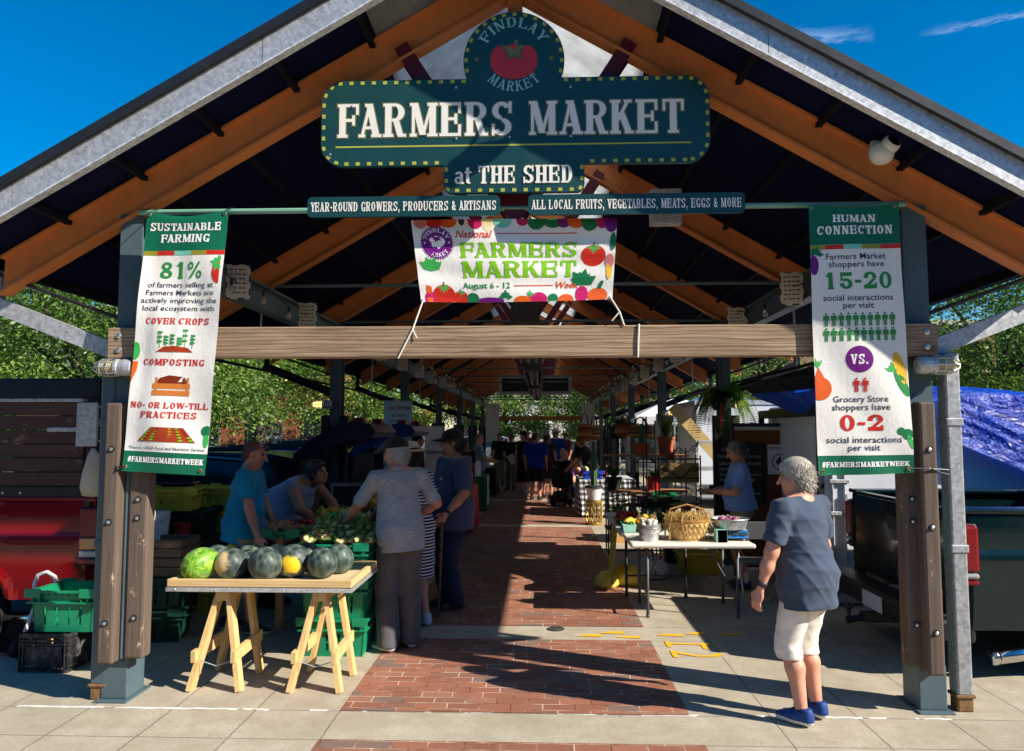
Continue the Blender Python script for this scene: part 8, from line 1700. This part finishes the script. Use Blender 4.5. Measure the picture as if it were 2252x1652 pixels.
# cork board with chalkboard
cbd = thing('notice_board', 'tall cork notice board in a black frame with a chalkboard and a paper sheet', 'notice board', (2.74, 9.35, 0)); M_CORK = mt('cork', lin((120, 72, 40)), .9, var=.3, vs=40); m = MB(); m.box(2.36, 3.12, 9.37, 9.39, .1, 1.8); m.build('cork_face', M_CORK, cbd)
m = MB(); m.bbox(2.33, 2.362, 9.35, 9.41, 0, 1.84, .004); m.bbox(3.118, 3.15, 9.35, 9.41, 0, 1.84, .004); m.bbox(2.362, 3.118, 9.35, 9.41, 1.8, 1.84, .004); m.build('frame', M_DARKTRIM, cbd)
m = MB(); m.box(2.365, 3.115, 9.36, 9.37, 1.755, 1.798); m.build('header_strip', flat('strip_white', (196, 196, 198)), cbd)
m = MB(); m.bbox(2.10, 2.72, 9.30, 9.335, .86, 1.6, .004); chb = m.build('chalkboard', mt('slate', (.012, .013, .015), .7), cbd)
m = MB(); pr = Print(m, front(9.30), ['c', 'y']);
for tx, x, z, hh, wd, c in (('Old Farms', 2.2, 1.5, .05, .32, 'c'), ('Pasture Raised Chicken', 2.14, 1.42, .045, .52, 'y'), ('DRUMSTICKS  $4.00/lb', 2.16, 1.335, .032, .5, 'c'), ('Half  $5.00/lb', 2.16, 1.27, .032, .36, 'c'), ('Tenders /seamless', 2.16, 1.205, .032, .5, 'c'), ('Wings $6.50/lb', 2.16, 1.14, .032, .42, 'c'), ('$3.00/lb', 2.42, .98, .032, .22, 'c')): a_, w_ = sans(tx, hh, wd, shear=.12); pr.put(shift(a_, x, z), c)
m.build('chalk_writing', [flat('chalk', (190, 190, 186)), flat('chalk_green', (150, 190, 160))], chb, fix=False)
m = MB(); m.box(2.76, 3.06, 9.362, 9.366, 1.22, 1.58); sh2 = m.build('paper_sheet', flat('paper', (230, 232, 236)), cbd); m = MB(); pr = Print(m, front(9.362), ['k']); a_, w_ = sans('CERTIFIED ORGANIC', .035, .27, bold=.02); pr.put(shift(a_, 2.775, 1.52), 0)
for i in range(24): q0, q1 = R(15 * i), R(15 * i + 15); pr.put([[(2.91 + .1 * math.cos(q0), 1.37 + .1 * math.sin(q0)), (2.91 + .1 * math.cos(q1), 1.37 + .1 * math.sin(q1)), (2.91 + .088 * math.cos(q1), 1.37 + .088 * math.sin(q1)), (2.91 + .088 * math.cos(q0), 1.37 + .088 * math.sin(q0))]], 0)
pr.put([[(2.91, 1.3), (2.97, 1.37), (2.91, 1.44), (2.85, 1.37)]], 0); m.build('lettering', flat('ink', (50, 56, 60)), sh2, fix=False)
# fern on the column
fn_ = thing('hanging_fern', 'bright green fern hanging on the second right column with a red ribbon', 'fern', (2.38, 9.9, 2.2)); m = MB(); m.lathe([(.08, -.14), (.13, 0), (.135, 0)], 16, (2.3, 9.82, 2.15)); m.build('pot', M_BLKP, fn_)
g_ = np.random.default_rng(3); Pp, Dd, Mi = [], [], []
for k in range(95):
 a = g_.uniform(0, 6.28); L = g_.uniform(.3, .75); up = g_.uniform(.05, .3); n = 34; tt = np.linspace(.05, 1, n); rx = L * tt * (1 - .25 * tt) * .85; c = np.stack([2.36 + rx * np.cos(a), 9.85 + rx * np.sin(a), 2.2 + up * tt * 2 - (.3 + L * .8) * tt ** 2 * .9], 1)
 for sd in (-1, 1): d = np.stack([-np.sin(a) * sd * np.ones(n), np.cos(a) * sd * np.ones(n), -.25 * np.ones(n)], 1); d /= np.linalg.norm(d, axis=1, keepdims=True); Pp.append(c); Dd.append(d); Mi.append(np.full(n, 2 if g_.random() < .6 else 1))
Pp = np.concatenate(Pp); Dd = np.concatenate(Dd); Mi = np.concatenate(Mi); n = len(Pp); me = quads_mesh('fronds', leaf_faces(Pp, Dd, np.tile([0, 0, 1.], (n, 1)), np.full(n, .07), np.full(n, .011), Mi), Mi, LEAVES); link('fronds', me, fn_)
m = MB(); m.grid(lambda u, v: (2.26 + u * .025, 9.62, 2.1 - v * .3), 1, 4); m.build('red_ribbon', flat('ribbon_red', (220, 50, 40)), fn_, fix=False)
m = MB(); m.tube([(2.3, 9.82, 2.15), (2.36, 9.95, 2.6), (2.4, 10.0, 2.94)], .004, 5); m.build('hanger', M_DARKTRIM, fn_)
# plant shelves and baker's rack
M_IRON = mt('wrought_iron', (.016, .015, .014), .55); M_TERRA = mt('terracotta', lin((184, 92, 56)), .8, var=.15)
shf = thing('plant_shelf', 'dark metal plant shelf with timber boards on the right of the walk', 'shelf', (1.4, 11.0, 0)); M_SHB = wood('shelf_board', lin((140, 96, 56)), lin((178, 130, 84)), 'x')
for x in (.95, 1.5, 2.05):
 for y in (10.85, 11.2): m = MB(); m.tube([(x, y, 0), (x, y, 1.95 if x < 2 else 1.5)], .011, 6); m.build('upright', M_IRON, shf)
for z in (.35, .88, 1.38): m = MB(); m.bbox(.92, 2.1, 10.83, 11.22, z, z + .022, .003); m.build('shelf_board', M_SHB, shf)
rk = thing('bakers_rack', "wrought iron rack with a bamboo panel and scrolls", 'rack', (1.85, 10.3, 0))
for x in (1.57, 2.12):
 for y in (10.2, 10.5): m = MB(); m.tube([(x, y, 0), (x, y, 1.42)], .01, 6); m.build('upright', M_IRON, rk)
m = MB(); m.bbox(1.59, 2.1, 10.185, 10.2, 1.06, 1.32, .003)
for i in range(26): m.tube([(1.6 + i * .0196, 10.182, 1.06), (1.6 + i * .0196, 10.182, 1.32)], .0085, 6)
m.build('bamboo_panel', wood('bamboo', lin((178, 146, 88)), lin((216, 188, 126)), 'z', 2), rk, smooth=R(50))
def scroll(m, cx, cz, y, r, s, turns=1.6, n=24): m.tube([(cx + s * r * (1 - .8 * i / n) * math.cos(turns * 2 * math.pi * i / n), y, cz + r * (1 - .8 * i / n) * math.sin(turns * 2 * math.pi * i / n)) for i in range(n)], .006, 5)
m = MB(); scroll(m, 1.65, 1.24, 10.165, .045, 1); scroll(m, 2.04, 1.24, 10.165, .045, -1); m.tube([(1.69, 10.165, 1.26), (1.76, 10.165, 1.17), (1.84, 10.165, 1.13), (1.93, 10.165, 1.17), (2.0, 10.165, 1.26)], .008, 6); m.tube([(1.59, 10.165, 1.12), (2.1, 10.165, 1.12)], .007, 6); scroll(m, 1.64, 1.5, 10.2, .05, 1); scroll(m, 2.05, 1.5, 10.2, .05, -1); m.tube([(1.69, 10.2, 1.5), (1.76, 10.2, 1.45), (1.84, 10.2, 1.53), (1.93, 10.2, 1.45), (2.0, 10.2, 1.5)], .006, 5); m.build('scrollwork', M_IRON, rk)
for z in (.45, .78, 1.36): m = MB(); m.bbox(1.56, 2.13, 10.2, 10.5, z, z + .015, .002); m.build('shelf_plate', M_IRON, rk)
wsf = thing('ladder_shelf', 'grey-white ladder shelf frame beside the bulletin board column', 'shelf', (2.25, 10.6, 0)); Mws = mt('grey_white', lin((170, 172, 172)), .6)
for x in (2.16, 2.5): m = MB(); m.bbox(x - .02, x + .02, 10.6, 10.64, 0, 1.62, .003); m.build('upright', Mws, wsf)
for z in (.35, .8, 1.2, 1.56): m = MB(); m.bbox(2.18, 2.48, 10.58, 10.8, z, z + .05, .003); m.build('tread', Mws, wsf)
def potplant(label, p, r, h, potm, leaves, ll, lw, up, mats, seed, stripes=None, name='potted_plant', droop=.6):
 t = thing(name, label, 'plant', p); m = MB(); m.lathe([(r * .75, 0), (r, h * .85), (r * 1.08, h * .86), (r * 1.08, h), (r * .95, h), (r * .9, h * .9), (0, h * .9)], 20); m.build('pot', potm, t, smooth=R(40), world=False)
 if stripes: m = MB(); m.lathe([(r * .9, h * .5), (r * .93, h * .5), (r * .97, h * .66), (r * .95, h * .66)], 20); m.build('pot_band', stripes, t, smooth=R(40), world=False)
 g = random.Random(seed); m = MB()
 for k in range(leaves):
  a = g.uniform(0, 6.28); L = ll * g.uniform(.6, 1.1); u_ = up * g.uniform(.6, 1.2); b = k % len(mats)
  m.grid(lambda u, v: (math.cos(a) * L * v - math.sin(a) * (u - .5) * lw * (1 - v * v), math.sin(a) * L * v + math.cos(a) * (u - .5) * lw * (1 - v * v), h * .92 + u_ * v - droop * L * v * v), 1, 5, b)
 m.build('leaves', mats, t, smooth=True, world=False, fix=False); return t
def cactus(label, p, r, h, pot_r, pot_h, potm, band=None):
 t = thing('potted_cactus', label, 'cactus', p); m = MB(); m.lathe([(pot_r * .78, 0), (pot_r, pot_h * .9), (pot_r * 1.05, pot_h), (pot_r * .92, pot_h), (pot_r * .88, pot_h * .9), (0, pot_h * .9)], 24); m.build('pot', potm, t, smooth=R(40), world=False)
 if band: m = MB(); m.lathe([(pot_r * 1.0, pot_h * .98), (pot_r * 1.12, pot_h * .99), (pot_r * 1.1, pot_h * 1.2), (pot_r * .4, pot_h * 1.22)], 24); m.build('pot_wrap', band, t, smooth=R(40), world=False)
 m = MB(); n = 24; vs = [(r, pot_h * .8), (r * 1.02, pot_h + h * .5), (r * .95, pot_h + h * .9), (r * .5, pot_h + h * .98), (0, pot_h + h)]; m.lathe(vs, n); m.v = [(x * (1 + .14 * math.cos(8 * math.atan2(y, x))), y * (1 + .14 * math.cos(8 * math.atan2(y, x))), z) for x, y, z in m.v]; m.build('stem', mt('cactus_green', lin((66, 100, 60)), .6), t, smooth=R(60), world=False); return t
potplant('upright leafy plant in a terracotta pot on the top shelf', (1.8, 11.0, 1.402), .12, .26, M_TERRA, 60, .16, .035, .42, [LEAVES[0], LEAVES[1]], 4, droop=.2)
potplant('leafy plant on the middle shelf in a red pot', (1.62, 11.0, .902), .12, .2, flat('pot_red2', (190, 40, 30)), 40, .2, .05, .2, [LEAVES[0], LEAVES[2]], 5)
potplant('striped spiky plant at the left of the middle shelf', (1.05, 11.0, .902), .11, .18, M_BLKP, 50, .26, .03, .3, [LEAVES[0], LEAVES[2]], 6)
potplant('broad leafed plant on the lower shelf', (1.1, 11.0, .372), .12, .18, M_BLKP, 40, .3, .06, .25, [LEAVES[1], LEAVES[2]], 7)
potplant('small green plant on the rack shelf above the bamboo panel', (1.75, 10.35, 1.376), .06, .06, M_TERRA, 24, .1, .03, .06, [LEAVES[1], LEAVES[2]], 8)
cactus('short cactus in a striped clay pot on the top shelf', (1.45, 11.0, 1.402), .04, .28, .13, .17, M_TERRA); cactus('tall cactus in a white pot with a spotted wrap on a gold stool', (.99, 14.3, .46), .055, .72, .15, .22, flat('pot_white', (226, 224, 220)), mt('spotted_wrap', (.03, .03, .032), .7))
gs_ = thing('garden_stool', 'round gold garden stool with cut-out lattice under the tall cactus', 'stool', (.99, 14.3, 0)); m = MB(); m.lathe([(.15, .0), (.155, .03), (.15, .05)], 24); m.lathe([(.15, .40), (.155, .42), (.15, .455), (0, .457)], 24)
for s in (-1, 1):
 for k in range(14): m.tube([(.15 * math.cos(2 * math.pi * (k + s * q / 4 * 2) / 14), .15 * math.sin(2 * math.pi * (k + s * q / 4 * 2) / 14), .04 + .37 * q / 4) for q in range(5)], .008, 5)
m.build('lattice_drum', mt('gold_metal', lin((176, 140, 62)), .35, metal=.6), gs_, smooth=R(50), world=False)
def mat_gingham(): t = NT('gingham'); v = t.geo(); sx = t.new('ShaderNodeSeparateXYZ'); t.set(sx, 0, v); f = lambda c: t.math('LESS_THAN', t.math('FRACT', t.math('MULTIPLY', c, 9)), .5); h_ = t.math('ADD', f(t.math('ADD', sx.outputs[0], sx.outputs[1])), f(sx.outputs[2])); t.base(t.ramp(t.math('MULTIPLY', h_, .5), [(0, lin((226, 226, 224))), (.3, lin((110, 110, 110))), (.8, lin((24, 24, 26)))], 'CONSTANT')); t.p(Roughness=.9); return t.mat
cloth_table('table draped in black and white gingham on the right', .78, 1.9, 15.4, 17.0, .76, mat_gingham())
scatter('tomato', 'red tomato on the gingham table', 'tomato', 'tomatoes on the gingham table', tom, 40, (.8, 1.4, 15.8, 16.9), .80, (1, 1.3)); crate('blue plastic crate on the gingham table', (1.05, 15.6, .762), (.4, .3, .16), flat('crate_blue', (40, 70, 190)), rows=1)
mel2 = thing('cantaloupe', 'pale round cantaloupe on the gingham table', 'melon', (.95, 16.5, .9)); m = MB(); m.ball((0, 0, 0), .085, 18, 12); m.tube([(0, 0, .083), (.01, 0, .105)], .006, 6); m.build('rind', flat('cantaloupe_rind', (198, 190, 120)), mel2, smooth=True, world=False)
# hanging market baskets and hanging plant
def mat_bands(name, cols): t = NT(name); v = t.obj(); sx = t.new('ShaderNodeSeparateXYZ'); t.set(sx, 0, v); f = t.math('FRACT', t.math('MULTIPLY', sx.outputs[2], 6.5)); n = len(cols); t.base(t.mix(t.math('MULTIPLY', t.math('GREATER_THAN', t.math('SINE', t.math('MULTIPLY', sx.outputs[2], 420)), .6), .4), t.ramp(f, [(i / n, lin(c)) for i, c in enumerate(cols)], 'CONSTANT'), (.03, .02, .015))); t.p(Roughness=.85); return t.mat
BB = [mat_bands('basket_rust', ((150, 76, 40), (110, 48, 30), (176, 110, 60))), mat_bands('basket_multi', ((160, 90, 44), (60, 90, 60), (150, 60, 40), (190, 150, 80), (90, 40, 40)))]
for lab, px, py, y, r, h, mm in (('rust striped bag-shaped basket hanging left of the pair by the walk', 1285, 952, 12.6, .12, .3, 0), ('multicoloured striped basket hanging right of the pair by the walk', 1306, 952, 12.8, .1, .26, 1), ('round red-brown market basket hanging beside the leafy hanging pot', 1374, 945, 11.4, .16, .2, 0), ('wide patterned market basket hanging near the white banner', 1408, 950, 11.3, .19, .2, 1)):
 p = at(px, py, y); t = thing('hanging_basket', lab, 'basket', p, group='woven baskets hanging on the right'); m = MB(); m.lathe([(0, -h / 2), (r * .8, -h / 2 + .01), (r, -h * .2), (r * .85, h / 2), (r * .82, h / 2), (r * .94, -h * .2), (0, -h / 2 + .02)], 20, sq=.7); m.build('weave', BB[mm], t, smooth=R(60), world=False)
 m = MB()
 for s in (-1, 1): m.tube([(-r * .5, s * r * .5, h / 2), (-r * .3, s * r * .3, h * .95), (0, s * .02, h * 1.1), (r * .3, s * r * .3, h * .95), (r * .5, s * r * .5, h / 2)], .009, 6)
 m.tube([(0, 0, h * 1.1), (0, 0, 2.95 - p.z)], .003, 4); m.build('handles', mt('leather_handle', (.06, .03, .02), .6), t, world=False)
p = at(1362, 965, 11.6); hp_ = potplant('leafy plant spilling from a glazed hanging pot on the right', p, .17, .22, mt('glazed_pot', (.03, .025, .022), .25), 130, .34, .028, .3, [LEAVES[0], LEAVES[1], LEAVES[2]], 9, name='hanging_plant', droop=.9)
m = MB(); m.tube([(-.15, 0, .2), (0, 0, .6), (0, 0, 2.95 - p.z)], .004, 4); m.tube([(.15, 0, .2), (0, 0, .6)], .004, 4); m.build('hanger', M_DARKTRIM, hp_, world=False)
pl_ = thing('leaning_plank', 'long tan plank leaning behind the white ladder shelf', 'plank', tuple(at(1540, 960, 11.6))); m = MB(); m.beam(at(1478, 893, 11.6), at(1600, 1030, 11.6), .03, .17); m.build('board', wood('tan_plank', lin((190, 160, 104)), lin((216, 190, 134)), 'x'), pl_)
tub_ = crate('dark crate of goods under the bamboo rack', (1.85, 10.35, .0), (.42, .28, .25), M_CRB); carton('orange and white box on the lower rack shelf', 1.95, 10.35, .466, .12, .12, .26, (200, 90, 50)); carton('tan carton of jars behind the plant shelf', 1.35, 12.2, 0, .5, .4, .4, (206, 160, 96)); carton('white carton of jars on the pavement behind the plant shelf', 1.9, 12.4, 0, .5, .4, .55, (222, 216, 206)); crate('green plastic crate on a stand behind the plant shelf', (1.95, 12.4, .552), (.4, .3, .22), M_CRG)
yt = crate('yellow tote on the pavement right of the second folding table', (1.95, 9.6, 0), (.5, .36, .25), M_CRY, rows=1, name='plastic_tote')
fc = thing('folding_chair', 'grey metal folding chair behind the woman in the navy tee', 'chair', (2.1, 7.9, 0)); m = MB()
for x in (1.98, 2.36): m.tube([(x, 7.55, 0), (x, 7.95, .82)], .011, 8); m.tube([(x, 7.98, 0), (x, 7.65, .45)], .011, 8)
m.build('tube_frame', M_GALV, fc, smooth=True); m = MB(); m.bbox(1.99, 2.35, 7.58, 7.92, .44, .465, .008); m.build('seat', M_LEGG, fc); m = MB(); m.bbox(1.99, 2.35, 7.9, 7.92, .64, .82, .006); m.build('backrest', M_LEGG, fc)
# ---------------------------------------------------------------- strings of bulbs and little placards along the beams
bm_ = MB(); bm_.lathe([(.013, .0), (.013, -.045), (.011, -.05)], 10, (0, 0, 0), 0); BULBK = bm_.mesh('bulb_socket', M_DARKTRIM); b2 = MB(); b2.lathe([(.011, -.05), (.02, -.075), (.027, -.1), (.022, -.122), (0, -.132)], 12, (0, 0, 0)); gm = NT('bulb_glass'); gm.base((.7, .66, .55)); gm.p(Roughness=.08); gm.b.inputs['Transmission Weight'].default_value = .55; BULB = b2.mesh('bulb_glass', gm.mat, True)
for s in (-1, 1):
 for k in range(6):
  y0 = PY0 + .8 + BAY * k; st = thing('string_lights', 'string of clear bulbs looped along the %s beam in bay %s from the front' % ('left' if s < 0 else 'right', ('one', 'two', 'three', 'four', 'five', 'six')[k]), 'string lights', (XC + s * 2.4, y0, 3.1), group='strings of bulbs along the beams'); pts = []
  for i in range(19): q = i / 18; pts.append(Vector((XC + s * (2.45 - .55 * math.sin(q * math.pi * 2) ** 2 * (k > 0)), y0 + 4.4 * q, 3.12 - .1 * abs(math.sin(q * math.pi * 3)))))
  m = MB(); m.tube(pts, .006, 5); m.build('cable', M_DARKTRIM, st)
  for i in range(2, 18, 3 if k < 1 else 2):
   for nm, me in (('bulb_socket', BULBK), ('bulb', BULB)): o = link(nm, me, st); o.location = pts[i]
plm = NT('placard_check'); v = plm.obj(); sx = plm.new('ShaderNodeSeparateXYZ'); plm.set(sx, 0, v); ck_ = plm.new('ShaderNodeTexChecker'); plm.set(ck_, 0, plm.map(v, (1, 0, 1))); ck_.inputs['Scale'].default_value = 17; ck_.inputs['Color1'].default_value = (.03, .03, .03, 1); ck_.inputs['Color2'].default_value = (.7, .7, .66, 1); plm.base(ck_.outputs[0]); plm.p(Roughness=.7)
PB = MB(); PB.box(-.1, .1, -.006, .006, -.15, .15); PBM = PB.mesh('placard_board', plm.mat); PF = MB(); PF.box(-.091, .091, -.0085, -.0065, -.139, .141); PFM = PF.mesh('placard_face', flat('placard_cream', (214, 206, 188))); PT = MB(); pr = Print(PT, lambda u, v, w: (u, -.0085 - w, v), ['k'])
for i in range(6):
 for j in range(4): pr.put([[(-.07 + j * .037, .1 - i * .04), (-.042 + j * .037 - (.008 * ((i + j) % 2)), .1 - i * .04), (-.042 + j * .037 - (.008 * ((i + j) % 2)), .112 - i * .04), (-.07 + j * .037, .112 - i * .04)]], 0)
PTM = PT.mesh('placard_lines', flat('ink', (50, 56, 60)), fix=False)
for s in (-1, 1):
 for k in range(9):
  y = 6.35 + 1.95 * k + (.5 if s > 0 else 0); t = thing('placard', 'checker-edged cream placard on the %s beam, %s from the front' % ('left' if s < 0 else 'right', ('first', 'second', 'third', 'fourth', 'fifth', 'sixth', 'seventh', 'eighth', 'ninth')[k]), 'placard', (XC + s * 2.44, y, 3.03), R(s * -8), group='checker-edged placards on the beams')
  for nm, me in (('board', PBM), ('face', PFM), ('writing', PTM)): link(nm, me, t, False)
